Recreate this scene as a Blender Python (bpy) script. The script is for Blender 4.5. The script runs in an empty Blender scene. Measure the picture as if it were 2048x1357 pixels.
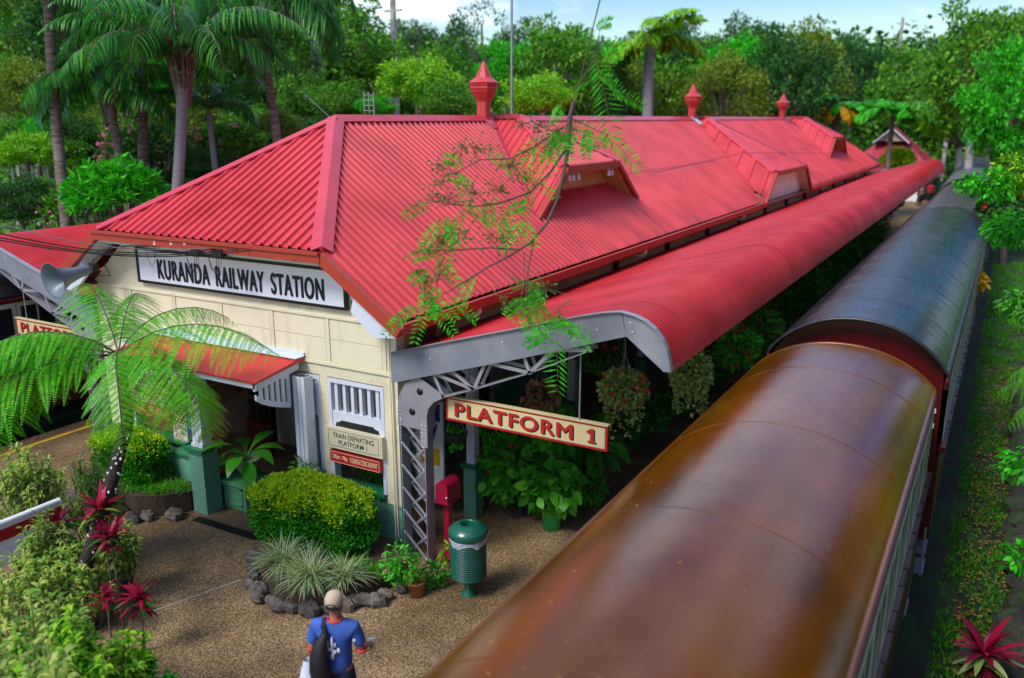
import bpy, math, random
import numpy as np
from mathutils import Vector, Matrix

PI = math.pi
S = bpy.context.scene
# ---------------------------------------------------------------- camera
EYE = 6.7
F_PX = 1710.55
PITCH = math.radians(14.4724)
YAW = math.radians(29.7574)
hd = np.array([-math.sin(YAW), math.cos(YAW), 0.0]); RT = np.array([math.cos(YAW), math.sin(YAW), 0.0])
FW = hd*math.cos(PITCH) + np.array([0, 0, -math.sin(PITCH)])
UP = hd*math.sin(PITCH) + np.array([0, 0, math.cos(PITCH)])
cam_d = bpy.data.cameras.new('camera'); cam = bpy.data.objects.new('camera', cam_d)
S.collection.objects.link(cam); S.camera = cam
cam.matrix_world = Matrix(((RT[0], UP[0], -FW[0], 0), (RT[1], UP[1], -FW[1], 0), (RT[2], UP[2], -FW[2], EYE), (0, 0, 0, 1)))
cam_d.sensor_width = 36; cam_d.lens = F_PX/2048*36
cam_d.clip_start = 0.1; cam_d.clip_end = 3000
cam_d.dof.use_dof = True; cam_d.dof.focus_distance = 14.0; cam_d.dof.aperture_fstop = 0.62

# ---------------------------------------------------------------- sky, sun, exposure
SUN_EL, SUN_ROT = 50, 200        # veiled sun, high behind the camera and a little to the left
W = bpy.data.worlds.new('World'); S.world = W; W.use_nodes = True
nt = W.node_tree; N = nt.nodes; N.clear()
sky = N.new('ShaderNodeTexSky'); sky.sky_type = 'NISHITA'; sky.sun_disc = False
sky.sun_elevation = math.radians(SUN_EL); sky.sun_rotation = math.radians(SUN_ROT)
sky.air_density = 1.2; sky.dust_density = 1.0
tc = N.new('ShaderNodeTexCoord'); mp = N.new('ShaderNodeMapping'); mp.inputs['Scale'].default_value = (1.0, 1.0, 2.6); mp.inputs['Location'].default_value = (.35, .1, 0)
nz = N.new('ShaderNodeTexNoise'); nz.inputs['Scale'].default_value = 2.3; nz.inputs['Detail'].default_value = 7; nz.inputs['Roughness'].default_value = .55
rp = N.new('ShaderNodeValToRGB'); rp.color_ramp.elements[0].position = .49; rp.color_ramp.elements[1].position = .66
rp.color_ramp.elements[0].color = (0.0, .0, .0, 1); rp.color_ramp.elements[1].color = (1, 1, 1, 1)
mx = N.new('ShaderNodeMixRGB'); mx.inputs['Color2'].default_value = (9.0, 9.6, 10.6, 1)
bg = N.new('ShaderNodeBackground'); bg.inputs['Strength'].default_value = 0.145
out = N.new('ShaderNodeOutputWorld'); L = nt.links.new
L(tc.outputs['Generated'], mp.inputs['Vector']); L(mp.outputs[0], nz.inputs['Vector']); L(nz.outputs['Fac'], rp.inputs['Fac'])
hs = N.new('ShaderNodeHueSaturation'); hs.inputs['Saturation'].default_value = 1.9; hs.inputs['Hue'].default_value = .535; hs.inputs['Value'].default_value = .75
L(sky.outputs[0], hs.inputs['Color']); L(rp.outputs[0], mx.inputs['Fac']); L(hs.outputs[0], mx.inputs['Color1']); L(mx.outputs[0], bg.inputs['Color']); L(bg.outputs[0], out.inputs['Surface'])
sd = bpy.data.lights.new('sun', 'SUN'); sd.energy = 2.0; sd.angle = math.radians(20); sd.color = (1, .96, .9)
sun = bpy.data.objects.new('sun', sd); S.collection.objects.link(sun)
_el, _az = math.radians(SUN_EL), math.radians(SUN_ROT)
sdir = Vector((math.sin(_az)*math.cos(_el), math.cos(_az)*math.cos(_el), math.sin(_el)))
sun.rotation_euler = sdir.to_track_quat('Z', 'Y').to_euler()
S.view_settings.view_transform = 'Standard'; S.view_settings.look = 'None'
S.view_settings.exposure = 0.68; S.view_settings.gamma = 1.0
S.cycles.max_bounces = 8; S.cycles.diffuse_bounces = 6; S.cycles.transparent_max_bounces = 6

# ---------------------------------------------------------------- pixel rays (positions read off the photograph)
def ray(px, py): return FW*F_PX + RT*(px-1024) - UP*(py-678.5)
def onz(px, py, z):
    d = ray(px, py); q = d*((z-EYE)/d[2]); q[2] += EYE; return q
def onx(px, py, x):
    d = ray(px, py); q = d*(x/d[0]); q[2] += EYE; return q
def ony(px, py, y):
    d = ray(px, py); q = d*(y/d[1]); q[2] += EYE; return q
def atd(px, py, dep): return np.array([0, 0, EYE]) + ray(px, py)/F_PX*dep

# ---------------------------------------------------------------- materials
def newmat(name):
    m = bpy.data.materials.new(name); m.use_nodes = True
    nt = m.node_tree; b = nt.nodes['Principled BSDF']; return m, nt, b
def mat(name, col, rough=.6, var=.12, scale=4, bump=0.0, bscale=60, metal=0, spec=.5, dirt=None, dscale=2.0, dpos=(.5, .75), stretch=(1, 1, 1), coat=0):
    """procedural paint/plaster/metal: base colour broken up by noise, optional dirt colour and bump"""
    m, nt, b = newmat(name); N = nt.nodes; L = nt.links.new
    tc = N.new('ShaderNodeTexCoord'); mp = N.new('ShaderNodeMapping'); mp.inputs['Scale'].default_value = stretch
    L(tc.outputs['Object'], mp.inputs['Vector'])
    n = N.new('ShaderNodeTexNoise'); n.inputs['Scale'].default_value = scale; n.inputs['Detail'].default_value = 6
    L(mp.outputs[0], n.inputs['Vector'])
    r = N.new('ShaderNodeValToRGB'); c = np.array(col)
    r.color_ramp.elements[0].position = .3; r.color_ramp.elements[1].position = .7
    r.color_ramp.elements[0].color = (*np.clip(c*(1-var), 0, 1), 1); r.color_ramp.elements[1].color = (*np.clip(c*(1+var), 0, 1), 1)
    L(n.outputs['Fac'], r.inputs['Fac']); last = r.outputs[0]
    if dirt is not None:
        n2 = N.new('ShaderNodeTexNoise'); n2.inputs['Scale'].default_value = dscale; n2.inputs['Detail'].default_value = 8; n2.inputs['Roughness'].default_value = .65
        L(mp.outputs[0], n2.inputs['Vector'])
        r2 = N.new('ShaderNodeValToRGB'); r2.color_ramp.elements[0].position = dpos[0]; r2.color_ramp.elements[1].position = dpos[1]
        L(n2.outputs['Fac'], r2.inputs['Fac'])
        mxx = N.new('ShaderNodeMixRGB'); L(r2.outputs[0], mxx.inputs['Fac']); L(last, mxx.inputs['Color1']); mxx.inputs['Color2'].default_value = (*dirt, 1); last = mxx.outputs[0]
    L(last, b.inputs['Base Color'])
    b.inputs['Roughness'].default_value = rough; b.inputs['Metallic'].default_value = metal; b.inputs['Specular IOR Level'].default_value = spec
    if coat: b.inputs['Coat Weight'].default_value = coat; b.inputs['Coat Roughness'].default_value = .15
    if bump:
        n3 = N.new('ShaderNodeTexNoise'); n3.inputs['Scale'].default_value = bscale; n3.inputs['Detail'].default_value = 4
        L(tc.outputs['Object'], n3.inputs['Vector'])
        bp = N.new('ShaderNodeBump'); bp.inputs['Strength'].default_value = bump; bp.inputs['Distance'].default_value = .02
        L(n3.outputs['Fac'], bp.inputs['Height']); L(bp.outputs[0], b.inputs['Normal'])
    return m
def leafmat(name, cols, rough=.5, trans=.25, spec=.25):
    """leaves: every leaf (mesh island) takes its own colour from the ramp"""
    m, nt, b = newmat(name); N = nt.nodes; L = nt.links.new
    g = N.new('ShaderNodeNewGeometry'); r = N.new('ShaderNodeValToRGB')
    e = r.color_ramp.elements
    while len(e) < len(cols): e.new(.5)
    for i, c in enumerate(cols): e[i].position = i/(len(cols)-1); e[i].color = (*c, 1)
    L(g.outputs['Random Per Island'], r.inputs['Fac']); L(r.outputs[0], b.inputs['Base Color'])
    b.inputs['Roughness'].default_value = rough; b.inputs['Specular IOR Level'].default_value = spec
    tr = N.new('ShaderNodeBsdfTranslucent'); mg = N.new('ShaderNodeMixRGB'); mg.blend_type = 'MULTIPLY'; mg.inputs['Fac'].default_value = 1
    mg.inputs['Color2'].default_value = (1.5, 1.7, .7, 1); L(r.outputs[0], mg.inputs['Color1']); L(mg.outputs[0], tr.inputs['Color'])
    ms = N.new('ShaderNodeMixShader'); ms.inputs['Fac'].default_value = trans
    o = nt.nodes['Material Output']; L(b.outputs[0], ms.inputs[1]); L(tr.outputs[0], ms.inputs[2]); L(ms.outputs[0], o.inputs['Surface'])
    return m

# ---------------------------------------------------------------- objects
COL = S.collection
def tag(o, label=None, cat=None, group=None, kind=None):
    if label: o['label'] = label
    if cat: o['category'] = cat
    if group: o['group'] = group
    if kind: o['kind'] = kind
    return o
def thing(name, label, cat, loc=(0, 0, 0), group=None):
    o = bpy.data.objects.new(name, None); COL.objects.link(o); o.location = loc; o.empty_display_size = .2
    return tag(o, label, cat, group)
ROOT = {}
def link(name, me, m, parent=None, world=True):
    """link a mesh; verts are in world coordinates unless world=False, moved to the parent thing's base"""
    o = bpy.data.objects.new(name, me); COL.objects.link(o)
    for mm in (m if isinstance(m, (list, tuple)) else [m]): me.materials.append(mm)
    if parent is not None:
        o.parent = parent
        p = parent
        while p.parent: p = p.parent
        if world: me.transform(Matrix.Translation(-Vector(p.location)))
    return o
class MB:
    def __init__(s): s.v = []; s.f = []; s.mi = []; s.cur = 0; s.sm = []; s.isl = []
    def add(s, vs, fs, smooth=False):
        k = len(s.v); f0 = len(s.f); s.v += [tuple(map(float, v)) for v in vs]
        for f in fs: s.f.append(tuple(i+k for i in f)); s.mi.append(s.cur); s.sm.append(smooth)
        s.isl.append((k, len(s.v), f0, len(s.f)))
        return s
    def box(s, x0, x1, y0, y1, z0, z1):
        return s.add([(x0, y0, z0), (x1, y0, z0), (x1, y1, z0), (x0, y1, z0), (x0, y0, z1), (x1, y0, z1), (x1, y1, z1), (x0, y1, z1)],
              [(0, 3, 2, 1), (4, 5, 6, 7), (0, 1, 5, 4), (1, 2, 6, 5), (2, 3, 7, 6), (3, 0, 4, 7)])
    def beam(s, a, b, w, h, up=(0, 0, 1)):
        a = Vector(a); b = Vector(b); d = (b-a).normalized(); up = Vector(up)
        sd = d.cross(up)
        if sd.length < 1e-4: sd = d.cross(Vector((1, 0, 0)))
        sd.normalize(); u = sd.cross(d)
        vs = [p + sd*(i*w/2) + u*(j*h/2) for p in (a, b) for i, j in ((-1, -1), (1, -1), (1, 1), (-1, 1))]
        return s.add(vs, [(0, 3, 2, 1), (4, 5, 6, 7), (0, 1, 5, 4), (1, 2, 6, 5), (2, 3, 7, 6), (3, 0, 4, 7)])
    def prism(s, poly, a, b, ax='y'):
        """extrude a 2-D polygon between a and b along an axis"""
        n = len(poly)
        def P(p, t): return {'y': (p[0], t, p[1]), 'x': (t, p[0], p[1]), 'z': (p[0], p[1], t)}[ax]
        vs = [P(p, a) for p in poly] + [P(p, b) for p in poly]
        fs = [tuple(range(n))[::-1], tuple(range(n, 2*n))] + [(i, (i+1) % n, (i+1) % n+n, i+n) for i in range(n)]
        return s.add(vs, fs)
    def tube(s, pts, rad, n=8, cap=True, sq=None):
        pts = [Vector(p) for p in pts]; k = len(pts)
        rad = rad if isinstance(rad, (list, tuple)) else [rad]*k
        vs = []; pu = None
        for i, p in enumerate(pts):
            d = (pts[min(i+1, k-1)]-pts[max(i-1, 0)]).normalized()
            u = (pu - d*pu.dot(d)) if pu is not None else d.cross(Vector((0, 0, 1)) if abs(d.z) < .95 else Vector((1, 0, 0)))
            u.normalize(); pu = u; w = d.cross(u)
            for j in range(n):
                a = 2*PI*j/n; vs.append(p+(u*math.cos(a)+w*math.sin(a))*rad[i])
        fs = [(i*n+j, i*n+(j+1) % n, (i+1)*n+(j+1) % n, (i+1)*n+j) for i in range(k-1) for j in range(n)]
        s.add(vs, fs, True)
        if cap: s.add([vs[j] for j in range(n)], [tuple(range(n))[::-1]]); s.add([vs[(k-1)*n+j] for j in range(n)], [tuple(range(n))])
        return s
    def lathe(s, prof, c=(0, 0, 0), n=24, smooth=True):
        vs = [(c[0]+r*math.cos(2*PI*j/n), c[1]+r*math.sin(2*PI*j/n), c[2]+z) for r, z in prof for j in range(n)]
        fs = [(i*n+j, i*n+(j+1) % n, (i+1)*n+(j+1) % n, (i+1)*n+j) for i in range(len(prof)-1) for j in range(n)]
        return s.add(vs, fs, smooth)
    def ell(s, c, r, n=12, m=8, noise=0, rng=None):
        vs = []; 
        for i in range(m+1):
            t = PI*i/m
            for j in range(n):
                a = 2*PI*j/n; k = 1+(rng.uniform(-noise, noise) if rng and 0 < i < m else 0)
                vs.append((c[0]+r[0]*k*math.sin(t)*math.cos(a), c[1]+r[1]*k*math.sin(t)*math.sin(a), c[2]+r[2]*k*math.cos(t)))
        fs = [(i*n+j, (i+1)*n+j, (i+1)*n+(j+1) % n, i*n+(j+1) % n) for i in range(m) for j in range(n)]
        return s.add(vs, fs, True)
    SPLIT = {'barge_board', 'end_wall', 'plinth', 'plinth_cap', 'gutter', 'soffit', 'step', 'side_wall', 'wall_flashing', 'roof_seam', 'downpipe', 'cant_rail', 'inner_wall', 'eave_lining', 'gable_soffit', 'hood_bracket', 'window_frame', 'side_panel', 'bare_metal_patch', 'valley_flashing', 'purlins', 'window_pane', 'front_wall', 'ceiling', 'window', 'gable_roof', 'cladding_panel', 'sleeve_cuff', 'lightening_hole', 'rivets', 'vent_flashing', 'gablet_wall', 'border_line', 'lamp_head', 'eyes', 'window_rail', 'shirt_print'}
    def build(s, name, m, parent=None, world=True, smooth=False):
        if name in s.SPLIT and len(s.isl) > 1:
            # pieces that do not touch become parts of their own
            n = len(s.isl); B = []
            for v0, v1, f0, f1 in s.isl: a = np.array(s.v[v0:v1]); B.append((a.min(0)-.012, a.max(0)+.012))
            lo = np.array([b[0] for b in B]); hi = np.array([b[1] for b in B]); lab = list(range(n))
            def fd(i):
                while lab[i] != i: i = lab[i]
                return i
            for i in range(n):
                for j in np.nonzero(((lo <= hi[i]) & (hi >= lo[i])).all(1))[0]:
                    if j > i: lab[fd(int(j))] = fd(i)
            gr = {}
            for i in range(n): gr.setdefault(fd(i), []).append(i)
            if 1 < len(gr) <= 40:
                first = None
                for ids in gr.values():
                    q = MB()
                    for i in ids:
                        v0, v1, f0, f1 = s.isl[i]; k = len(q.v); q.v += s.v[v0:v1]
                        for fi in range(f0, f1): q.f.append(tuple(a-v0+k for a in s.f[fi])); q.mi.append(s.mi[fi]); q.sm.append(s.sm[fi])
                    o = q.build(name, m, parent, world, smooth); first = first or o
                return first
        me = bpy.data.meshes.new(name); me.from_pydata(s.v, [], s.f)
        me.polygons.foreach_set('material_index', s.mi); me.polygons.foreach_set('use_smooth', [a or smooth for a in s.sm]); me.update()
        return link(name, me, m, parent, world)
def quads_mesh(name, Q, mi=None):
    """Q: (n,4,3) array of quads -> mesh, each quad its own island"""
    Q = np.asarray(Q, dtype=np.float32).reshape(-1, 4, 3); n = len(Q)
    me = bpy.data.meshes.new(name); me.vertices.add(n*4); me.loops.add(n*4); me.polygons.add(n)
    me.vertices.foreach_set('co', Q.reshape(-1)); me.loops.foreach_set('vertex_index', np.arange(n*4, dtype=np.int32))
    me.polygons.foreach_set('loop_start', np.arange(0, n*4, 4, dtype=np.int32)); me.polygons.foreach_set('loop_total', np.full(n, 4, dtype=np.int32))
    if mi is not None: me.polygons.foreach_set('material_index', np.asarray(mi, dtype=np.int32))
    me.update(calc_edges=True); return me
def unit(a): return a/np.maximum(np.linalg.norm(a, axis=-1, keepdims=True), 1e-9)
def leaf_quads(C, U, V):
    """rhombic leaves: base C, tip C+U, half width V"""
    return np.stack([C, C+U*.42+V, C+U, C+U*.42-V], axis=1)
def rand_leaves(rng, C, size, width=.4, up=.5, out=None, outw=.6, droop=0.0):
    """leaves at points C with random lean; up pulls normals upward, out = direction field leaves point along"""
    n = len(C); d = rng.normal(size=(n, 3)); d[:, 2] *= (1-up)
    if out is not None: d = d*(1-outw) + unit(out)*outw*1.5
    d[:, 2] -= droop; d = unit(d)
    s = size*rng.uniform(.6, 1.3, n)[:, None]
    nrm = rng.normal(size=(n, 3))*(1-up) + np.array([0, 0, 1.0])*up
    w = unit(np.cross(d, nrm))
    return leaf_quads(C, d*s, w*s*width*.5)
def strips(P, Wd):
    """P (n,k,3) centre lines, Wd (n,k,3) half-width vectors -> quads chained (n*(k-1),4,3)"""
    a, b = P[:, :-1], P[:, 1:]; wa, wb = Wd[:, :-1], Wd[:, 1:]
    return np.stack([a-wa, a+wa, b+wb, b-wb], axis=2).reshape(-1, 4, 3)
def copy_tree(o, parent=None):
    c = o.copy(); COL.objects.link(c)
    if parent is not None: c.parent = parent
    for ch in list(o.children): copy_tree(ch, c)
    return c
def text(body, w, h, m, parent, origin, name='lettering', ext=.004, bold=0.0, rotz=0.0, space=1.0, shear=0, fat=0.0):
    """lettering standing upright facing -y (rotz=0), scaled to width w and height h, origin = lower left"""
    cu = bpy.data.curves.new(name, 'FONT'); cu.body = body; cu.size = 1; cu.offset = bold; cu.extrude = .01; cu.space_character = space; cu.shear = shear
    ob = bpy.data.objects.new('tmp', cu); COL.objects.link(ob)
    dg = bpy.context.evaluated_depsgraph_get(); me = bpy.data.meshes.new_from_object(ob.evaluated_get(dg))
    bpy.data.objects.remove(ob); bpy.data.curves.remove(cu)
    co = np.empty(len(me.vertices)*3); me.vertices.foreach_get('co', co); co = co.reshape(-1, 3)
    mn, mxv = co.min(0), co.max(0)
    x = (co[:, 0]-mn[0])/(mxv[0]-mn[0])*w; z = (co[:, 1]-mn[1])/(mxv[1]-mn[1])*h; y = -(co[:, 2])/.01*ext
    c, s = math.cos(rotz), math.sin(rotz)
    co = np.stack([origin[0]+x*c-y*s, origin[1]+x*s+y*c, origin[2]+z], 1)
    me.vertices.foreach_set('co', co.reshape(-1)); me.update()
    me.name = name
    if fat:        # heavier strokes: the same letters again, a little to either side and a hair proud
        import bmesh
        bm = bmesh.new(); bm.from_mesh(me)
        for i, (dx, dz) in enumerate(((fat, 0), (-fat, 0), (0, fat*.7), (0, -fat*.7))):
            m2 = me.copy(); m2.transform(Matrix.Translation((dx, -.0007*(i+1), dz))); bm.from_mesh(m2); bpy.data.meshes.remove(m2)
        bm.to_mesh(me); bm.free()
    return link(name, me, m, parent)
# ================================================================ MATERIALS
M = {}
M['cream'] = mat('cream_stucco', (.74, .69, .47), .75, .06, 1.5, bump=.6, bscale=38, dirt=(.36, .30, .16), dscale=1.4, dpos=(.52, .9))
M['cream_flat'] = mat('cream_board', (.76, .71, .49), .6, .04, 1.5, dirt=(.40, .33, .18), dscale=1.7, dpos=(.54, .9), stretch=(1.6, 1, .5))
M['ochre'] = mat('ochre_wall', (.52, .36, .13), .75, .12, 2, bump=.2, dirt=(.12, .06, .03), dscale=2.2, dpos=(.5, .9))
M['green_st'] = mat('green_stucco', (.12, .33, .22), .7, .12, 2, bump=.9, bscale=30, dirt=(.06, .16, .10), dscale=2, dpos=(.5, .85))
M['green_cap'] = mat('green_cap_paint', (.01, .16, .06), .4, .12, 3)
M['white'] = mat('white_trim', (.62, .66, .74), .45, .05, 2, dirt=(.35, .33, .3), dscale=3, dpos=(.62, .9))
M['boardw'] = mat('sign_white', (.80, .83, .88), .5, .04, 2)
M['black'] = mat('black_paint', (.008, .008, .009), .4, .1, 4)
M['navy'] = mat('letter_black', (.01, .012, .02), .4, .1, 4)
M['grey'] = mat('grey_flashing', (.19, .205, .24), .42, .14, 1.2, spec=.5, dirt=(.3, .31, .34), dscale=1.4, dpos=(.5, .75))
M['greyd'] = mat('dark_grey_flashing', (.06, .06, .075), .5, .2, 1.5, stretch=(1, .3, 3))
M['steel'] = mat('grey_steel', (.30, .30, .33), .4, .08, 3, metal=.2, dirt=(.18, .14, .11), dscale=5, dpos=(.6, .85))
M['fascia'] = mat('red_fascia', (.42, .045, .022), .45, .12, 3, dirt=(.22, .03, .015), dscale=3, dpos=(.45, .8), stretch=(1, 1, 4))
M['hood'] = mat('red_hood', (.55, .035, .03), .5, .1, 1.5, dirt=(.35, .03, .02), dscale=2, dpos=(.5, .8))
M['maroon'] = mat('maroon_wood', (.05, .008, .008), .3, .2, 4, coat=.3)
M['inside'] = mat('inner_wall_cream', (.45, .44, .34), .8, .2, 2)
M['glassd'] = mat('dark_glass', (.015, .018, .02), .08, .1, 2, spec=.8)
M['rubber'] = mat('black_rubber', (.012, .012, .012), .7, .1, 5)
M['bark'] = mat('bark', (.13, .10, .075), .85, .35, 6, bump=.8, bscale=25, dirt=(.35, .33, .28), dscale=2, dpos=(.55, .7))
M['barkw'] = mat('pale_bark', (.45, .42, .37), .8, .25, 5, bump=.5, bscale=20, dirt=(.12, .1, .08), dscale=3, dpos=(.5, .7))

def roofmat(name, col, streak, zlo, zhi, rough=.38, joint=None):
    """ribbed roof sheet: faded paint, mildew streaks running down to the eaves"""
    m, nt, b = newmat(name); N = nt.nodes; L = nt.links.new
    tc = N.new('ShaderNodeTexCoord'); n = N.new('ShaderNodeTexNoise'); n.inputs['Scale'].default_value = .8; n.inputs['Detail'].default_value = 7
    L(tc.outputs['Object'], n.inputs['Vector']); r = N.new('ShaderNodeValToRGB'); c = np.array(col)
    r.color_ramp.elements[0].position = .3; r.color_ramp.elements[1].position = .7
    r.color_ramp.elements[0].color = (*c*.80, 1); r.color_ramp.elements[1].color = (*np.minimum(c*1.12+.02, 1), 1)
    L(n.outputs['Fac'], r.inputs['Fac'])
    mp = N.new('ShaderNodeMapping'); mp.inputs['Scale'].default_value = streak; L(tc.outputs['Object'], mp.inputs['Vector'])
    n2 = N.new('ShaderNodeTexNoise'); n2.inputs['Scale'].default_value = 1.0; n2.inputs['Detail'].default_value = 6; n2.inputs['Roughness'].default_value = .6
    L(mp.outputs[0], n2.inputs['Vector'])
    sx = N.new('ShaderNodeSeparateXYZ'); L(tc.outputs['Object'], sx.inputs[0])
    mr = N.new('ShaderNodeMapRange'); mr.inputs['From Min'].default_value = zhi; mr.inputs['From Max'].default_value = zlo; mr.inputs['To Min'].default_value = 0; mr.inputs['To Max'].default_value = .44
    L(sx.outputs['Z'], mr.inputs['Value'])
    ad = N.new('ShaderNodeMath'); ad.operation = 'ADD'; L(n2.outputs['Fac'], ad.inputs[0]); L(mr.outputs[0], ad.inputs[1])
    r2 = N.new('ShaderNodeValToRGB'); r2.color_ramp.elements[0].position = .64; r2.color_ramp.elements[1].position = .98
    r2.color_ramp.elements[1].color = (.85, .85, .85, 1)
    L(ad.outputs[0], r2.inputs['Fac'])
    mx = N.new('ShaderNodeMixRGB'); L(r2.outputs[0], mx.inputs['Fac']); L(r.outputs[0], mx.inputs['Color1']); mx.inputs['Color2'].default_value = (.05, .012, .02, 1)
    L(mx.outputs[0], b.inputs['Base Color'])
    n3 = N.new('ShaderNodeTexNoise'); n3.inputs['Scale'].default_value = 3; L(tc.outputs['Object'], n3.inputs['Vector'])
    m3 = N.new('ShaderNodeMapRange'); m3.inputs['To Min'].default_value = rough-.08; m3.inputs['To Max'].default_value = rough+.1; L(n3.outputs['Fac'], m3.inputs['Value']); L(m3.outputs[0], b.inputs['Roughness']); b.inputs['Specular IOR Level'].default_value = .3
    return m
M['roof'] = roofmat('faded_red_roof', (.58, .042, .050), (.4, 5, .4), -1.3+4.0, 4.9)
M['roof_f'] = roofmat('faded_red_roof_front', (.58, .042, .050), (5, .4, .4), 3.6, 4.9)
M['canopy'] = roofmat('bright_red_canopy', (.44, .008, .008), (.3, 3, .3), 2.2, 2.9, rough=.42)
M['roof_d'] = mat('dull_red_roof', (.42, .03, .05), .5, .12, 1, dirt=(.2, .02, .03), dscale=1.5, dpos=(.45, .8))

def pave():
    m, nt, b = newmat('pebble_paving'); N = nt.nodes; L = nt.links.new
    tc = N.new('ShaderNodeTexCoord')
    v = N.new('ShaderNodeTexVoronoi'); v.inputs['Scale'].default_value = 70; L(tc.outputs['Object'], v.inputs['Vector'])
    sep = N.new('ShaderNodeSeparateColor'); L(v.outputs['Color'], sep.inputs[0])
    r = N.new('ShaderNodeValToRGB'); e = r.color_ramp.elements
    for k in range(3): e.new(.5)
    for i, (p, c) in enumerate([(0, (.06, .04, .02)), (.3, (.17, .115, .055)), (.6, (.30, .20, .095)), (.85, (.42, .31, .16)), (1, (.62, .50, .32))]): e[i].position = p; e[i].color = (*c, 1)
    L(sep.outputs[0], r.inputs['Fac'])
    n = N.new('ShaderNodeTexNoise'); n.inputs['Scale'].default_value = .9; n.inputs['Detail'].default_value = 6; L(tc.outputs['Object'], n.inputs['Vector'])
    r2 = N.new('ShaderNodeValToRGB'); r2.color_ramp.elements[0].position = .35; r2.color_ramp.elements[1].position = .7
    r2.color_ramp.elements[0].color = (.50, .43, .32, 1); r2.color_ramp.elements[1].color = (1.05, 1, .95, 1); L(n.outputs['Fac'], r2.inputs['Fac'])
    mx = N.new('ShaderNodeMixRGB'); mx.blend_type = 'MULTIPLY'; mx.inputs['Fac'].default_value = 1; L(r.outputs[0], mx.inputs['Color1']); L(r2.outputs[0], mx.inputs['Color2'])
    L(mx.outputs[0], b.inputs['Base Color']); b.inputs['Roughness'].default_value = .7
    bp = N.new('ShaderNodeBump'); bp.inputs['Strength'].default_value = .8; bp.inputs['Distance'].default_value = .012; bp.invert = True
    L(v.outputs['Distance'], bp.inputs['Height']); L(bp.outputs[0], b.inputs['Normal']); return m
M['pave'] = pave()
def soilgrass():
    m, nt, b = newmat('mossy_soil'); N = nt.nodes; L = nt.links.new
    tc = N.new('ShaderNodeTexCoord'); n = N.new('ShaderNodeTexNoise'); n.inputs['Scale'].default_value = 1.6; n.inputs['Detail'].default_value = 9; n.inputs['Roughness'].default_value = .7
    L(tc.outputs['Object'], n.inputs['Vector']); r = N.new('ShaderNodeValToRGB'); e = r.color_ramp.elements; e.new(.5)
    for i, (p, c) in enumerate([(.38, (.022, .016, .010)), (.5, (.035, .07, .014)), (.62, (.03, .13, .014))]): e[i].position = p; e[i].color = (*c, 1)
    L(n.outputs['Fac'], r.inputs['Fac']); L(r.outputs[0], b.inputs['Base Color']); b.inputs['Roughness'].default_value = .9
    n3 = N.new('ShaderNodeTexNoise'); n3.inputs['Scale'].default_value = 30; L(tc.outputs['Object'], n3.inputs['Vector'])
    bp = N.new('ShaderNodeBump'); bp.inputs['Strength'].default_value = 1; bp.inputs['Distance'].default_value = .04; L(n3.outputs['Fac'], bp.inputs['Height']); L(bp.outputs[0], b.inputs['Normal']); return m
M['soil'] = soilgrass()
M['slab'] = mat('stone_slab', (.16, .10, .06), .5, .4, 1.6, dirt=(.06, .04, .03), dscale=3, dpos=(.4, .7))
M['ballast'] = mat('ballast', (.028, .024, .018), .9, .5, 25, bump=1, bscale=40, dirt=(.015, .06, .01), dscale=1.3, dpos=(.48, .62))
M['yellow'] = mat('yellow_line', (.7, .42, .02), .6, .1, 6, dirt=(.3, .2, .06), dscale=5)
def rockmat():
    m, nt, b = newmat('field_stone'); N = nt.nodes; L = nt.links.new
    g = N.new('ShaderNodeNewGeometry'); r = N.new('ShaderNodeValToRGB'); e = r.color_ramp.elements; e.new(.5)
    for i, c in enumerate([(.05, .045, .04), (.13, .115, .10), (.22, .17, .11)]): e[i].position = i/2; e[i].color = (*c, 1)
    L(g.outputs['Random Per Island'], r.inputs['Fac'])
    tc = N.new('ShaderNodeTexCoord'); n = N.new('ShaderNodeTexNoise'); n.inputs['Scale'].default_value = 9; n.inputs['Detail'].default_value = 8; n.inputs['Roughness'].default_value = .7; L(tc.outputs['Object'], n.inputs['Vector'])
    r2 = N.new('ShaderNodeValToRGB'); r2.color_ramp.elements[0].position = .35; r2.color_ramp.elements[1].position = .65; r2.color_ramp.elements[0].color = (.3, .3, .3, 1); r2.color_ramp.elements[1].color = (1.3, 1.3, 1.3, 1); L(n.outputs['Fac'], r2.inputs['Fac'])
    mx = N.new('ShaderNodeMixRGB'); mx.blend_type = 'MULTIPLY'; mx.inputs['Fac'].default_value = 1; L(r.outputs[0], mx.inputs['Color1']); L(r2.outputs[0], mx.inputs['Color2']); L(mx.outputs[0], b.inputs['Base Color'])
    b.inputs['Roughness'].default_value = .85; bp = N.new('ShaderNodeBump'); bp.inputs['Strength'].default_value = .7; bp.inputs['Distance'].default_value = .04; L(n.outputs['Fac'], bp.inputs['Height']); L(bp.outputs[0], b.inputs['Normal']); return m
M['rock'] = rockmat()
M['rock_dark'] = mat('mossy_dark_rock', (.035, .032, .026), .9, .5, 8, bump=.8, bscale=12, dirt=(.03, .07, .015), dscale=3, dpos=(.45, .6))

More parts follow.
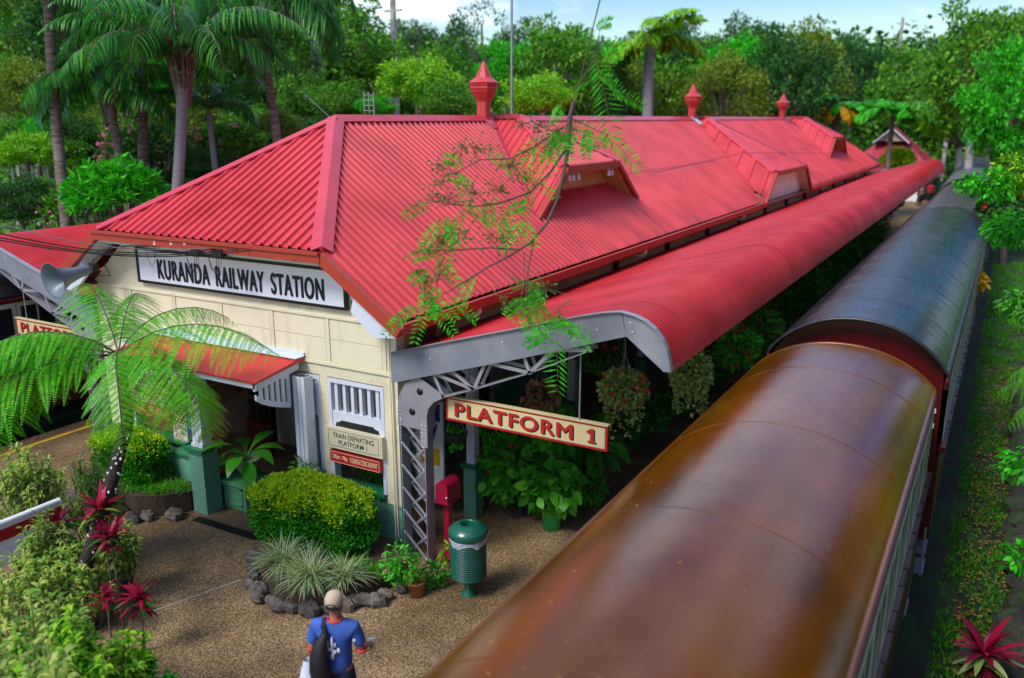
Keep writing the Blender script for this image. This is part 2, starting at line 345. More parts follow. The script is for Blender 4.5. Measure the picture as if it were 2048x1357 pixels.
# leaves
M['lf_jungle'] = leafmat('leaf_jungle', [(.015, .07, .006), (.045, .19, .012), (.10, .32, .016), (.20, .44, .025)])
M['lf_dark'] = leafmat('leaf_dark', [(.008, .045, .008), (.022, .11, .014), (.05, .19, .02)])
M['lf_lime'] = leafmat('leaf_lime', [(0.0675, 0.232, 0.01), (0.162, 0.464, 0.012), (0.351, 0.6, 0.02)])
M['lf_olive'] = leafmat('leaf_olive', [(0.054, 0.116, 0.01), (0.135, 0.232, 0.015), (0.2565, 0.3335, 0.03)])
M['lf_bright'] = leafmat('leaf_bright', [(0.02025, 0.174, 0.008), (0.0405, 0.406, 0.012), (0.081, 0.58, 0.015)])
M['lf_palm'] = leafmat('leaf_palm', [(.014, .10, .02), (.035, .22, .03), (.10, .36, .03)], rough=.35)
M['lf_fern'] = leafmat('leaf_fern', [(.035, .27, .003), (.07, .37, .004), (.14, .46, .006)], trans=.22)
M['lf_fern_old'] = leafmat('leaf_fern_bronze', [(0.162, 0.145, 0.01), (0.27, 0.1885, 0.012), (0.108, 0.29, 0.01)], trans=.3)
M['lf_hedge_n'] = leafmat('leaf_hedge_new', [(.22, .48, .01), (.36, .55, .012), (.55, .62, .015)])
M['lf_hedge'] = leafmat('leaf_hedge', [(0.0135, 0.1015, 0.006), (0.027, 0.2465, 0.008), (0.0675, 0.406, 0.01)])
M['lf_var'] = leafmat('leaf_variegated', [(.08, .24, .02), (.26, .44, .05), (.50, .56, .14), (.05, .17, .015)])
M['lf_red'] = leafmat('leaf_cordyline', [(.05, .004, .010), (.22, .004, .025), (.42, .012, .06), (.03, .008, .01)], rough=.35)
M['lf_green_s'] = leafmat('leaf_shade', [(.02, .13, .012), (.05, .28, .02), (.09, .4, .03)])
M['lf_pot'] = leafmat('leaf_big', [(.03, .2, .015), (.06, .36, .02), (.12, .48, .03)], rough=.3)
M['lf_pale'] = leafmat('leaf_pale_trail', [(.16, .28, .05), (.3, .42, .1), (.42, .48, .2)])
M['lf_pink'] = leafmat('leaf_pink', [(.28, .10, .08), (.4, .18, .12), (.2, .25, .06)])
M['fl_red'] = leafmat('petal_red', [(.6, .01, .01), (.75, .03, .02)], trans=.1)
M['fl_pink'] = leafmat('petal_pink', [(.55, .12, .22), (.7, .25, .35)], trans=.15)
M['lf_yel'] = leafmat('leaf_yellow', [(.6, .42, .02), (.65, .3, .01)])
M['lf_lir'] = leafmat('blade_striped', [(.12, .25, .10), (.30, .42, .24), (.45, .46, .22), (.1, .2, .08)])
M['lf_grass'] = leafmat('grass_blade', [(.03, .16, .008), (.06, .30, .012), (.12, .42, .02)])
M['lf_dead'] = leafmat('fallen_leaf', [(.25, .13, .02), (.5, .3, .03), (.2, .12, .06)])

# ================================================================ SETTING
def terrain_z(x, y):
    x = np.asarray(x, float); y = np.asarray(y, float)
    z = np.where(x > -3.25, -.62, -.04)
    z = np.where(x < -17.7, -.62, z)
    l = np.clip(-x-25, 0, 400); z = z + np.clip(l, 0, 60)*.10 + np.clip(l-60, 0, 300)*.10
    rr = np.clip(x-1.0, 0, 400); z = z + np.clip(rr, 0, 4)*.42 + np.clip(rr-4, 0, 200)*.08
    b = np.clip(y-120, 0, 500); z = z + b*.03
    return z
xs = sorted(set(list(np.linspace(-400, -60, 12)) + list(np.arange(-60, -18, 2.5)) + [-17.71, -17.69, -12, -3.26, -3.24, 0, .9, 1.05] + list(np.arange(1.5, 8, .5)) + list(np.linspace(8, 300, 14))))
ys = sorted(set(list(np.arange(-30, 130, 5)) + list(np.linspace(130, 900, 20))))
rg = np.random.default_rng(4)
vs = []; fs = []
for j, y in enumerate(ys):
    for i, x in enumerate(xs):
        jit = rg.uniform(-.18, .18) if (x > 1.2 or x < -24) else 0
        vs.append((x, y, float(terrain_z(x, y))+jit))
nx = len(xs)
for j in range(len(ys)-1):
    for i in range(nx-1): fs.append((j*nx+i, j*nx+i+1, (j+1)*nx+i+1, (j+1)*nx+i))
g = MB(); g.add(vs, fs, False); tag(g.build('ground', M['soil']), kind='structure')
# platform and forecourt
g = MB(); g.box(-17.7, -3.25, -8, 95, -.9, 0.0)
tag(g.build('platform_pavement', M['pave']), kind='structure')
g = MB()
for x in (-17.25,): g.box(x-.06, x+.06, -5, 90, .0, .004)
tag(g.build('yellow_line', M['yellow']), kind='structure')
g = MB(); g.box(-3.95, -3.93, -5, 60, 0, .004); jm = mat('joint_line', (.03, .022, .015), .9); tag(g.build('paving_joint', jm), kind='structure'); g = MB(); g.box(-5.50, -5.465, -5, 60, 0, .004)
a, b2 = onz(300, 1225, 0), onz(482, 1160, 0)
tag(g.build('paving_joint', jm), kind='structure')
g = MB(); g.beam((a[0], a[1], .003), (b2[0], b2[1], .003), .02, .004)
tag(g.build('pavement_strip', mat('pale_strip', (.5, .45, .38), .6)), kind='structure')
g = MB(); g.box(-12.6, -9.35, 9.05, 12.4, .0, .006)
tag(g.build('entrance_paving', M['slab']), kind='structure')
g = MB(); g.box(-16.0, -7.3, 12.4, 57, .0, .006)
tag(g.build('station_floor', mat('floor', (.20, .15, .10), .7, .3, 2)), kind='structure')
g = MB(); g.box(-3.25, -.15, -10, 130, -.66, -.55); g.box(-22.5, -17.75, -10, 130, -.66, -.56)
tag(g.build('track_bed', M['ballast']), kind='structure')
# hills far behind
vs = []; fs = []; n = 60
for i in range(n+1):
    a = math.radians(-100+150*i/n); 
    for k, (d, h) in enumerate([(330, 0), (380, 16), (440, 30+6*math.sin(i*.5)), (520, 34+10*math.sin(i*.31+1))]):
        vs.append((math.sin(a)*d, math.cos(a)*d, h+3*math.sin(i*1.3+k)))
for i in range(n):
    for k in range(3): fs.append((i*4+k, (i+1)*4+k, (i+1)*4+k+1, i*4+k+1))
g = MB(); g.add(vs, fs, True); tag(g.build('hills', mat('hill_forest', (.03, .07, .045), .9, .5, .05, bump=1, bscale=.3)), kind='structure')
# ================================================================ STATION BUILDING
XC, RZ, TS = -11.1, 6.7, .727
YF, HD, HW, EW = 9.35, 3.4, 2.57, 3.85
YB = 59.2
XR, XL = XC+EW, XC-EW
EZ = RZ-TS*EW; HZ = RZ-TS*HW
stn = thing('station_building', 'long cream railway station with faded red ribbed metal roof and three pointed roof vents', 'station', (XC, 9.82, 0))

def rib_profile(a, b, pitch=.19, h=.042):
    """abscissae and heights of a trapezoid rib profile"""
    out = []; u = a
    while u < b:
        for du, hh in ((0, 0), (.58, 0), (.68, 1), (.86, 1), (.96, 0)):
            q = u+du*pitch
            if q < b: out.append((q, hh*h))
        u += pitch
    out.append((b, 0)); return out
def rib_sheet(mb, prof, top, bot, nrm):
    vs = []; k = len(prof); nn = Vector(nrm).normalized()
    for u, h in prof: vs.append(Vector(top(u))+nn*h); vs.append(Vector(bot(u))+nn*h)
    fs = []
    for i in range(k-1):
        if (vs[2*i]-vs[2*i+1]).length + (vs[2*i+2]-vs[2*i+3]).length > .02: fs.append((2*i, 2*i+1, 2*i+3, 2*i+2))
    mb.add(vs, fs)

def off_top(y):   # front and back hips clip the main slopes
    if y < YF+HD: return HW*(YF+HD-y)/HD
    if y > YB-HD: return HW*(y-(YB-HD))/HD
    return 0.0
for s, nm in ((1, 'R'), (-1, 'L')):
    g = MB(); pr = rib_profile(YF, YB)
    rib_sheet(g, pr, lambda y: (XC+s*off_top(y), y, RZ-TS*off_top(y)), lambda y: (XC+s*(3.42 if s > 0 and 30.28 < y < 37.92 else EW), y, RZ-TS*(3.42 if s > 0 and 30.28 < y < 37.92 else EW)), (s*TS, 0, 1))
    g.build('roof_slope', M['roof'], stn)
g = MB(); pr = rib_profile(XC-HW, XC+HW)
rib_sheet(g, pr, lambda x: (x, YF+HD*(1-abs(x-XC)/HW), HZ+(RZ-HZ)*(1-abs(x-XC)/HW)), lambda x: (x, YF, HZ), (0, -(RZ-HZ)/HD, 1))
g.build('roof_hip', M['roof_f'], stn)
g = MB()
rib_sheet(g, pr, lambda x: (x, YB-HD*(1-abs(x-XC)/HW), HZ+(RZ-HZ)*(1-abs(x-XC)/HW)), lambda x: (x, YB, HZ), (0, (RZ-HZ)/HD, 1))
g.build('roof_hip', M['roof_f'], stn)
def capping(mb, a, b, w=.3, n1=None, n2=None, lift=.04):
    """folded flashing along a ridge or hip, its two wings lying on the two slopes"""
    a = Vector(a); b = Vector(b); up = Vector((0, 0, lift+.03))
    d = (b-a).normalized()
    for nrm in (n1, n2):
        nrm = Vector(nrm).normalized(); wv = d.cross(nrm).normalized()
        mid = wv if (wv.z < 0) else -wv
        p = [a+up, b+up, b+mid*w+nrm*.058, a+mid*w+nrm*.058]
        mb.add(p+[q-nrm*.030 for q in p], [(0, 1, 2, 3), (4, 7, 6, 5), (2, 6, 7, 3)])
NR, NL, NF, NB = (TS, 0, 1), (-TS, 0, 1), (0, -(RZ-HZ)/HD, 1), (0, (RZ-HZ)/HD, 1)
M['cap'] = mat('ridge_capping', (.54, .042, .06), .4, .08, 1.5)
g = MB(); capping(g, (XC, YF+HD, RZ), (XC, YB-HD, RZ), .17, NR, NL)
g.tube([(XC, YF+HD, RZ+.03), (XC, YB-HD, RZ+.03)], .035, 6)
for s, n in ((1, NR), (-1, NL)):
    capping(g, (XC+s*HW, YF, HZ), (XC, YF+HD, RZ), .15, n, NF); capping(g, (XC+s*HW, YB, HZ), (XC, YB-HD, RZ), .15, n, NB)
    g.tube([(XC+s*HW, YF, HZ+.02), (XC, YF+HD, RZ+.03)], .03, 6)
g.build('ridge_capping', M['cap'], stn)
# screws on the hip
g = MB()
for row in (.14, .3, .7):
    for x in np.arange(XC-HW+.145, XC+HW, .19):
        t = row
        if t < 1-abs(x-XC)/HW-.05:
            y = YF+HD*t; z = HZ+(RZ-HZ)*t
            g.ell((x, y, z+.04), (.009, .009, .006), 5, 3)
for off in (.55, 1.65, 2.75, 3.6):
    for y in np.arange(YF+.145, YB, .38):
        if off > off_top(y)+.2 and not (off > 2.0 and 30 < y < 38) and not (abs(y-18.4) < 2.9 and off < 2.75) and not (abs(y-34.1) < off) and not (abs(y-50.9) < 2.9 and off < 2.75):
            g.ell((XC+off, y, RZ-TS*off+.05), (.010, .010, .006), 5, 3)
tag(g.build('roof_screws', M['rubber'], stn), kind='stuff')
g = MB()      # overlaps of the long sheets
for y0_, y1_, off in ((21.6, 30.4, 2.05), (38.6, 47.5, 2.05)):
    g.beam((XC+off, y0_, RZ-TS*off+.046), (XC+off, y1_, RZ-TS*off+.046), .02, .004, up=(TS, 0, 1))
g.build('lap_line', M['roof_d'], stn)

# gutters and barge boards
g = MB()
def gutter_y(y0, y1, s=1):
    x = XC+s*EW
    g.add([(x-s*.02, y0, EZ-.17), (x-s*.02, y1, EZ-.17), (x+s*.12, y0, EZ-.17), (x+s*.12, y1, EZ-.17), (x+s*.14, y0, EZ-.015), (x+s*.14, y1, EZ-.015), (x+s*.09, y0, EZ-.015), (x+s*.09, y1, EZ-.015), (x+s*.02, y0, EZ-.03), (x+s*.02, y1, EZ-.03)],
          [(0, 1, 3, 2), (2, 3, 5, 4), (4, 5, 7, 6), (6, 7, 9, 8), (0, 2, 4, 6, 8), (1, 9, 7, 5, 3), (0, 8, 9, 1)])
gutter_y(YF, 30.25); gutter_y(37.95, YB); gutter_y(YF, YB, -1)
g.build('gutter', M['fascia'], stn)
g = MB()
for y in (YF-.03, YB+.03):
    g.box(XC-HW-.03, XC+HW+.03, y-.07, y+.03, HZ-.17, HZ-.012)
    g.box(XC-HW-.03, XC+HW+.03, y-.1, y-.07, HZ-.05, HZ-.0)
    for s in (1, -1): g.beam((XC+s*HW, y-.01, HZ-.09), (XC+s*(EW+.12), y-.01, EZ-.12-.0), .09, .17)
g.build('barge_board', M['fascia'], stn)
g = MB()     # white soffit under the barge
for s in (1, -1):
    g.beam((XC+s*HW, YF+.22, HZ-.13), (XC+s*(EW+.0), YF+.22, EZ-.16), .42, .02)
    g.prism([(XC+s*3.12, 4.24), (XC+s*3.86, 3.68), (XC+s*3.45, 3.64), (XC+s*3.05, 3.98)], 9.36, 9.42)
g.box(XC-HW, XC+HW, YF-.0, 9.82, HZ-.21, HZ-.18)
g.box(XC-HW-.01, XC+HW+.01, YF+.03, YF+.07, HZ-.235, HZ-.17)
g.build('soffit', M['white'], stn)
g = MB(); g.box(XC+EW-.45, XC+EW-.02, YF+.05, YB-.1, EZ-.19, EZ-.15); g.box(XC-EW+.02, XC-EW+.45, YF+.05, YB-.1, EZ-.19, EZ-.15)
for y in np.arange(11.1, 58, 3.45):
    g.box(-7.62, -7.5, y-.06, y+.06, 3.05, 3.74)
g.build('eave_lining', M['maroon'], stn)

# cross gables and roof gablets
def cross_gable(yc, xf, ht, dep, rib, wall, recess, wmat):
    def xh(off): return xf-dep*(1-off/ht)          # hip edge x for an offset from the ridge
    base = xf-XC
    for s in (1, -1):
        g = MB()
        def top(x):
            o = 0 if x <= xf-dep else ht*(x-(xf-dep))/dep
            return (x, yc+s*o, RZ-TS*o)
        def bot(x):
            o = x-XC; return (x, yc+s*o, RZ-TS*o)
        rib_sheet(g, rib_profile(XC+.02, xf, rib[0], rib[1]), lambda x: tuple(np.add(top(x), (0, 0, .03))), lambda x: tuple(np.add(bot(x), (0, 0, .02))), (0, s*TS, 1))
        g.build('gable_roof', M['roof'], stn)
    g = MB(); zt = RZ-TS*ht
    rib_sheet(g, rib_profile(yc-ht, yc+ht, .19, .03), lambda y: (xh(abs(y-yc)) , y, RZ-TS*abs(y-yc)+.03), lambda y: (xf, y, zt+.03), ((RZ-zt)/dep, 0, 1))
    g.build('gable_hip', M['roof'], stn)
    g = MB()
    for s in (1, -1):
        capping(g, (xf, yc+s*ht, zt+.02), (xf-dep, yc, RZ+.03), .13, (0, s*TS, 1), ((RZ-zt)/dep, 0, 1))
        capping(g, (XC, yc, RZ+.03), (xf-dep, yc, RZ+.03), .13, (0, 1*TS, 1), (0, -TS, 1))
    g.build('gable_capping', M['cap'], stn)
    g = MB(); g.box(xf-.02, xf+.08, yc-ht-.04, yc+ht+.04, zt-.13, zt+.03)
    for s in (1, -1): g.beam((xf+.03, yc+s*ht, zt-.05), (xf+.03, yc+s*(base+.02), RZ-TS*base-.06), .1, .15, up=(1, 0, 0))
    g.build('barge_board', M['fascia'], stn)
    g = MB()
    for s in (1, -1): g.beam((xf-recess/2, yc+s*(ht-.02), zt-.12), (xf-recess/2, yc+s*(base-.06), RZ-TS*base-.12), recess, .02, up=(0, 0, 1))
    g.box(xf-recess, xf-.02, yc-ht+.02, yc+ht-.02, zt-.15, zt-.13)
    g.build('gable_soffit', wall, stn)
    g = MB(); b0 = base-.05
    g.prism([(yc-b0, RZ-TS*base-.12), (yc-ht, zt-.14), (yc+ht, zt-.14), (yc+b0, RZ-TS*base-.12)], xf-recess-.06, xf-recess, 'x')
    g.build('gable_wall', wmat, stn)
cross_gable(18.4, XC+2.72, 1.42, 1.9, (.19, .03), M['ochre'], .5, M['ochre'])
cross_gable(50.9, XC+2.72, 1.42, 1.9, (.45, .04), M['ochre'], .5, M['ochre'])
cross_gable(34.1, XR+.02, HW, HD, (.62, .05), M['cream'], .36, M['cream_flat'])
# lead flashing at the foot of the near gablet, insulators under its eave
g = MB()
for s in (1, -1):
    a = Vector((XC+.15, 18.4+s*.15, RZ-.05)); b = Vector((XC+2.72, 18.4+s*2.76, RZ-TS*2.72)); g.beam(a, b+Vector((0, 0, .02)), .12, .012, up=(TS, 0, 1))
g.build('valley_flashing', M['roof_d'], stn)
M['porc'] = mat('porcelain', (.7, .72, .74), .15, .05, 5)
for y in (17.15, 17.35, 17.62, 19.3, 19.5):
    g = MB(); g.lathe([(0, 0), (.045, 0), (.055, .03), (.03, .05), (.05, .07), (.03, .1), (.035, .13), (0, .15)], (XC+2.74, y, 5.36), 10); g.tube([(XC+2.74, y, 5.5), (XC+2.74, y, 5.6)], .01, 6)
    g.build('insulator', M['porc'], stn)

# ventilators on the ridge
M['vent'] = mat('vent_red', (.52, .045, .045), .4, .12, 3, dirt=(.3, .05, .04), dscale=4, dpos=(.5, .8))
for y in (18.06, 33.68, 49.0):
    g = MB(); g.lathe([(.17, -.25), (.17, .38), (.19, .42), (.31, .62), (.31, .66)], (XC, y, RZ), 8, False); v = g.build('ventilator', M['vent'], stn)
    g = MB(); g.lathe([(.31, .66), (.345, .68), (.345, .72), (.32, .74), (.345, .76), (.345, .79), (.36, .80), (.37, .82), (.20, .94), (.13, 1.08), (.02, 1.3), (0, 1.31)], (XC, y, RZ), 8, False)
    g.build('vent_cone', M['vent'], v)
    g = MB()
    for s in (1, -1): g.beam((XC+s*.05, y, RZ+.05), (XC+s*.42, y, RZ-TS*.42+.075), .5, .012, up=(s*TS, 0, 1))
    g.build('vent_flashing', M['white'] if 30 < y < 40 else M['cap'], v)
# paint worn off the sheet below the first and second vents
g = MB()
for (y0, d0) in ((18.2, .25), (33.9, .3)):
    for k in range(7):
        y = y0+rg.uniform(-.3, .4); o = d0+rg.uniform(0, .35); a = rg.uniform(.05, .16)
        p = Vector((XC+o, y, RZ-TS*o+.05)); pts = []
        for t in range(6): th = t*PI/3; pts.append(p+Vector((math.cos(th)*a*.4, math.sin(th)*a, -TS*math.cos(th)*a*.4))*rg.uniform(.6, 1.1) if False else p+Vector((math.cos(th)*a*.4, math.sin(th)*a*rg.uniform(.6, 1.2), -TS*math.cos(th)*a*.4)))
        g.add(pts, [tuple(range(6))])
g.build('bare_metal_patch', M['boardw'], stn)

# ---- walls
YW = 9.82
g = MB()
g.prism([(-14.6, 2.74), (-7.6, 2.74), (-7.6, 3.78), (-8.62, 4.64), (-13.58, 4.64), (-14.6, 3.78)], YW, YW+.2)
g.box(-7.87, -7.6, YW, YW+.2, .82, 2.74); g.box(-9.15, -8.99, YW, YW+.2, .95, 2.74)
g.box(-12.75, -12.5, YW, YW+.2, .95, 2.74); g.box(-14.6, -13.92, YW, YW+.2, .95, 2.74)
fw = g.build('front_wall', M['cream'], stn)
g = MB()         # smooth boards, battens and grooves over the lower gable
def zpan(): return (2.98, 3.70)
xb = [-14.55, -13.6, -12.43, -11.27, -10.1, -8.92, -7.82]
for a, b in zip(xb[:-1], xb[1:]):
    g.box(a+.05, b-.05, YW-.012, YW+.01, 3.0, 3.36); g.box(a+.05, b-.05, YW-.012, YW+.01, 3.372, 3.69)
g.build('cladding_panel', M['cream_flat'], fw)
g = MB(); g.box(-14.6, -7.6, YW-.035, YW+.01, 3.7, 3.735); g.box(-14.6, -7.59, YW-.03, YW+.01, 2.93, 2.985)
for x in xb: g.box(x-.035, x+.035, YW-.02, YW+.01, 2.985, 3.7)
g.build('batten', M['cream_flat'], fw)
g = MB()
g.box(-7.88, -7.585, YW-.012, YW+.21, 0, .82)
g.box(-9.3, -7.88, YW-.004, YW+.2, -.02, .9); g.box(-14.6, -12.45, YW-.01, YW+.2, -.1, .9)
g.build('plinth', M['green_st'], stn)
g = MB(); g.box(-9.35, -7.9, YW-.07, YW+.24, .9, .955); g.box(-13.95, -12.42, YW-.09, YW+.24, .9, .955)
g.build('plinth_cap', M['green_cap'], stn)
def louvre_bay(x0, x1, n, ztop=2.72, zb=.955, sill=2.06):
    w = .065; g = MB(); y0, y1 = YW+.0, YW+.14
    g.box(x0, x0+w, y0-.01, y1, zb, ztop); g.box(x1-w, x1, y0-.01, y1, zb, ztop); g.box(x0+w, x1-w, y0-.01, y1, ztop-w, ztop)
    # skirt board with cut corners
    a, b = x0+w, x1-w; c = (b-a)*.12
    g.prism([(a, sill-.2), (a+c*.35, sill-.15), (a+c*.6, sill-.06), (a+c, sill-.06), (a+c*1.5, sill-.02), (b-c*1.5, sill-.02), (b-c, sill-.06), (b-c*.6, sill-.06), (b-c*.35, sill-.15), (b, sill-.2), (b, sill+.12), (a, sill+.12)], y0+.005, y1-.03)
    fr = g.build('window_frame', M['white'], stn)
    g = MB(); wd = (b-a)
    for k in range(n):
        xc = a+wd*(k+.5)/n; g.box(xc-.03, xc+.03, y0+.02, y1-.04, sill+.12, ztop-w)
    g.build('louvre_slats', M['white'], fr)
louvre_bay(-8.99, -7.87, 6); louvre_bay(-13.92, -12.75, 6); louvre_bay(-9.44, -9.15, 2); louvre_bay(-12.5, -12.2, 2)
# entrance posts with stuccoed piers
def post(x, y, zc, w=.34, base=0.0):
    g = MB(); g.box(x-w/2, x+w/2, y-w/2, y+w/2, base, zc-.07); p = g.build('pier', M['green_st'], stn)
    g = MB(); g.box(x-w/2-.05, x+w/2+.05, y-w/2-.05, y+w/2+.05, zc-.07, zc-.0); g.build('pier_cap', M['green_cap'], p)
    g = MB()
    for dx in (-.085, 0, .085): g.box(x+dx-.036, x+dx+.036, y-.10, y+.10, zc, 2.75)
    g.box(x-.1, x+.1, y-.075, y+.075, zc, 2.75); g.box(x-.14, x+.14, y-.12, y+.12, zc, zc+.06)
    g.build('post', M['white'], p)
post(-11.55, 9.40, 1.22); post(-9.33, 9.62, 1.12, .3)
g = MB(); g.box(-12.5, -11.7, 9.5, YW-.02, -.1, .85); w = g.build('plinth', M['green_st'], stn)
g = MB(); g.box(-12.5, -11.68, 9.45, YW-.02, .85, .9); g.build('plinth_cap', M['green_cap'], w)
# hood over the entrance
g = MB(); hx0, hx1, hy = -12.85, -9.42, 8.72
g.prism([(YW, 3.02), (hy, 2.86), (hy, 2.83), (YW, 2.96)], hx0, hx1, 'x')
hood = g.build('entrance_hood', M['hood'], stn)
g = MB(); g.box(hx0, hx1, YW-.05, YW-.005, 3.02, 3.075); g.beam((hx0, YW-.13, 3.016), (hx1, YW-.13, 3.016), .2, .012, up=(0, 0, 1)); g.build('flashing', M['white'], hood)
g = MB()
for x in (hx1-.09, hx0+.04):
    g.prism([(YW-.12, 2.94), (hy+.03, 2.82), (hy+.03, 2.70), (YW-.12, 2.82)], x, x+.045, 'x')
    yy = np.linspace(hy+.05, YW-.35, 9); zz = 2.66-.42*np.sqrt(np.clip((yy-hy)/.75, 0, 1))
    poly = [(y, z) for y, z in zip(yy, zz)]+[(y, z+.09) for y, z in zip(yy[::-1], zz[::-1])]
    for i in range(8): g.prism([poly[i], poly[i+1], poly[16-i], poly[17-i]], x, x+.045, 'x')
    for k in range(6):
        y = hy+.16+k*.115; z = 2.66-.42*math.sqrt((y-hy)/.75); g.box(x+.008, x+.036, y-.032, y+.032, z+.04, 2.80)
for x0b, x1b in ((hx0+.1, -11.75),):
    for i in range(8):
        a, b = x0b+(x1b-x0b)*i/8, x0b+(x1b-x0b)*(i+1)/8; za, zb2 = 2.72-.26*math.sqrt(i/8), 2.72-.26*math.sqrt((i+1)/8)
        g.prism([(a, za-.07), (b, zb2-.07), (b, zb2+.0), (a, za+.0)], hy+.06, hy+.10)
        if i > 1: g.box(a-.025, a+.025, hy+.065, hy+.095, za-.02, 2.8)
g.box(hx0+.02, hx1-.02, hy+.03, hy+.07, 2.74, 2.83)
g.box(hx0+.05, hx1-.05, 9.35, 9.45, 2.74, 2.87)
g.build('hood_bracket', M['white'], hood)
# inner walls, ceiling, doors
g = MB(); g.box(-13.3, -9.3, 12.4, 12.55, 0, 3.0); g.box(-9.35, -9.2, 12.4, 57, 1.0, 3.0); g.box(-13.0, -12.85, 12.4, 57, 0, 3.0); g.box(-13.3, -12.85, 57, 57.1, 0, 3)
g.build('inner_wall', M['inside'], stn)
g = MB(); g.box(-9.33, -9.19, 12.4, 57, .0, 1.0); g.build('inner_dado', M['green_st'], stn)
g = MB(); g.box(-14.6, -7.62, YW+.2, 58.5, 3.0, 3.06); g.build('ceiling', M['inside'], stn)
for k in range(11):
    y = 14+k*4; g = MB(); g.box(-9.19, -9.15, y, y+1.0, 0, 2.1); d = g.build('door', M['maroon'], stn)
    g = MB(); g.box(-9.15, -9.14, y+.15, y+.85, 1.1, 1.9); g.build('door_glass', M['glassd'], d)
g = MB()          # folded entrance doors
g.box(-12.95, -12.25, 11.65, 11.70, .03, 2.15); ed = g.build('door', M['maroon'], stn)
g = MB()
for xx in (-12.86, -12.54):
    for z0, z1 in ((.75, 1.2), (1.3, 1.9)): g.box(xx, xx+.22, 11.64, 11.65, z0, z1)
g.build('door_glass', M['glassd'], ed)
# side walls over the awnings, posts below
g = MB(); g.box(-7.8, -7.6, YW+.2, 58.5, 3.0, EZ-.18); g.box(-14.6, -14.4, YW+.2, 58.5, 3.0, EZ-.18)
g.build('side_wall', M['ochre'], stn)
g = MB(); g.box(-7.6, -7.57, YW+.22, 58.5, 3.06, 3.34); g.box(-14.63, -14.6, YW+.22, 58.5, 3.06, 3.34)
g.build('wall_flashing', M['greyd'], stn)
for k in range(12):
    y = 11.56+k*3.9; g = MB(); g.box(-7.5, -7.26, y-.12, y+.12, 0, .92); p = g.build('pier', M['green_st'], stn)
    g = MB(); g.box(-7.54, -7.22, y-.16, y+.16, .92, .98); g.build('pier_cap', M['green_cap'], p)
    g = MB(); g.box(-7.46, -7.3, y-.08, y+.08, .98, 3.0); g.build('post', M['white'], p)
# downpipes off the gutter
g = MB()
for y in (11.5, 18.9, 27.5, 41.0, 50.5):
    g.tube([(XR+.06, y, EZ-.16), (XR+.06, y, EZ-.25), (XR-.0, y, EZ-.32), (XR-.22, y, EZ-.34)], .042, 8)
g.build('downpipe', M['cream_flat'], stn)
# conduit and meter box at the near corner
g = MB(); g.tube([(-7.66, YW-.03, .1), (-7.68, YW-.03, 3.0), (-7.64, YW-.03, 3.1), (-7.45, YW+.15, 3.2), (-7.4, YW+.3, 3.35)], .014, 6)
g.tube([(-7.72, YW-.03, 3.6), (-7.71, YW-.03, .2)], .012, 6); g.build('conduit', M['cream_flat'], stn)
g = MB(); g.box(-7.57, -7.42, 10.3, 10.6, 3.38, 3.62); g.tube([(-7.4, 10.6, 3.4), (-7.36, 10.8, 3.3), (-7.36, 10.95, 3.45), (-7.4, 11.0, 3.6)], .02, 6); g.build('meter_box', M['maroon'], stn)
g = MB(); g.box(-8.34, -8.24, YW-.11, YW-.01, 3.88, 4.05); g.build('wall_light', M['black'], stn)
tva = thing('tv_antenna', 'small pale television antenna on a short mast at the near end of the ridge', 'antenna', (XC, 13.9, RZ))
g = MB(); g.tube([(XC, 13.9, RZ-.1), (XC, 13.9, RZ+.5)], .015, 6); g.build('mast', M['steel'], tva)
g = MB()
for z in (.15, .25, .35, .45): g.beam((XC-.22, 13.85, RZ+z), (XC-.02, 13.9, RZ+z), .012, .012)
for x in (-.22, -.1): g.beam((XC+x, 13.87, RZ+.1), (XC+x, 13.87, RZ+.5), .012, .012)
g.build('grid', M['steel'], tva)
mst = thing('radio_mast', 'tall thin grey mast rising from the ridge right of the nearest vent', 'mast', (XC, 19.4, RZ))
g = MB(); g.tube([(XC, 19.4, RZ-.1), (XC, 19.4, RZ+1.2), (XC, 19.4, RZ+6)], [.03, .03, .03], 8); g.build('pole', M['steel'], mst)
g = MB(); g.lathe([(.09, -.05), (.09, .06), (.05, .1), (.03, .14)], (XC, 19.4, RZ), 10); g.build('foot', M['fascia'], mst)

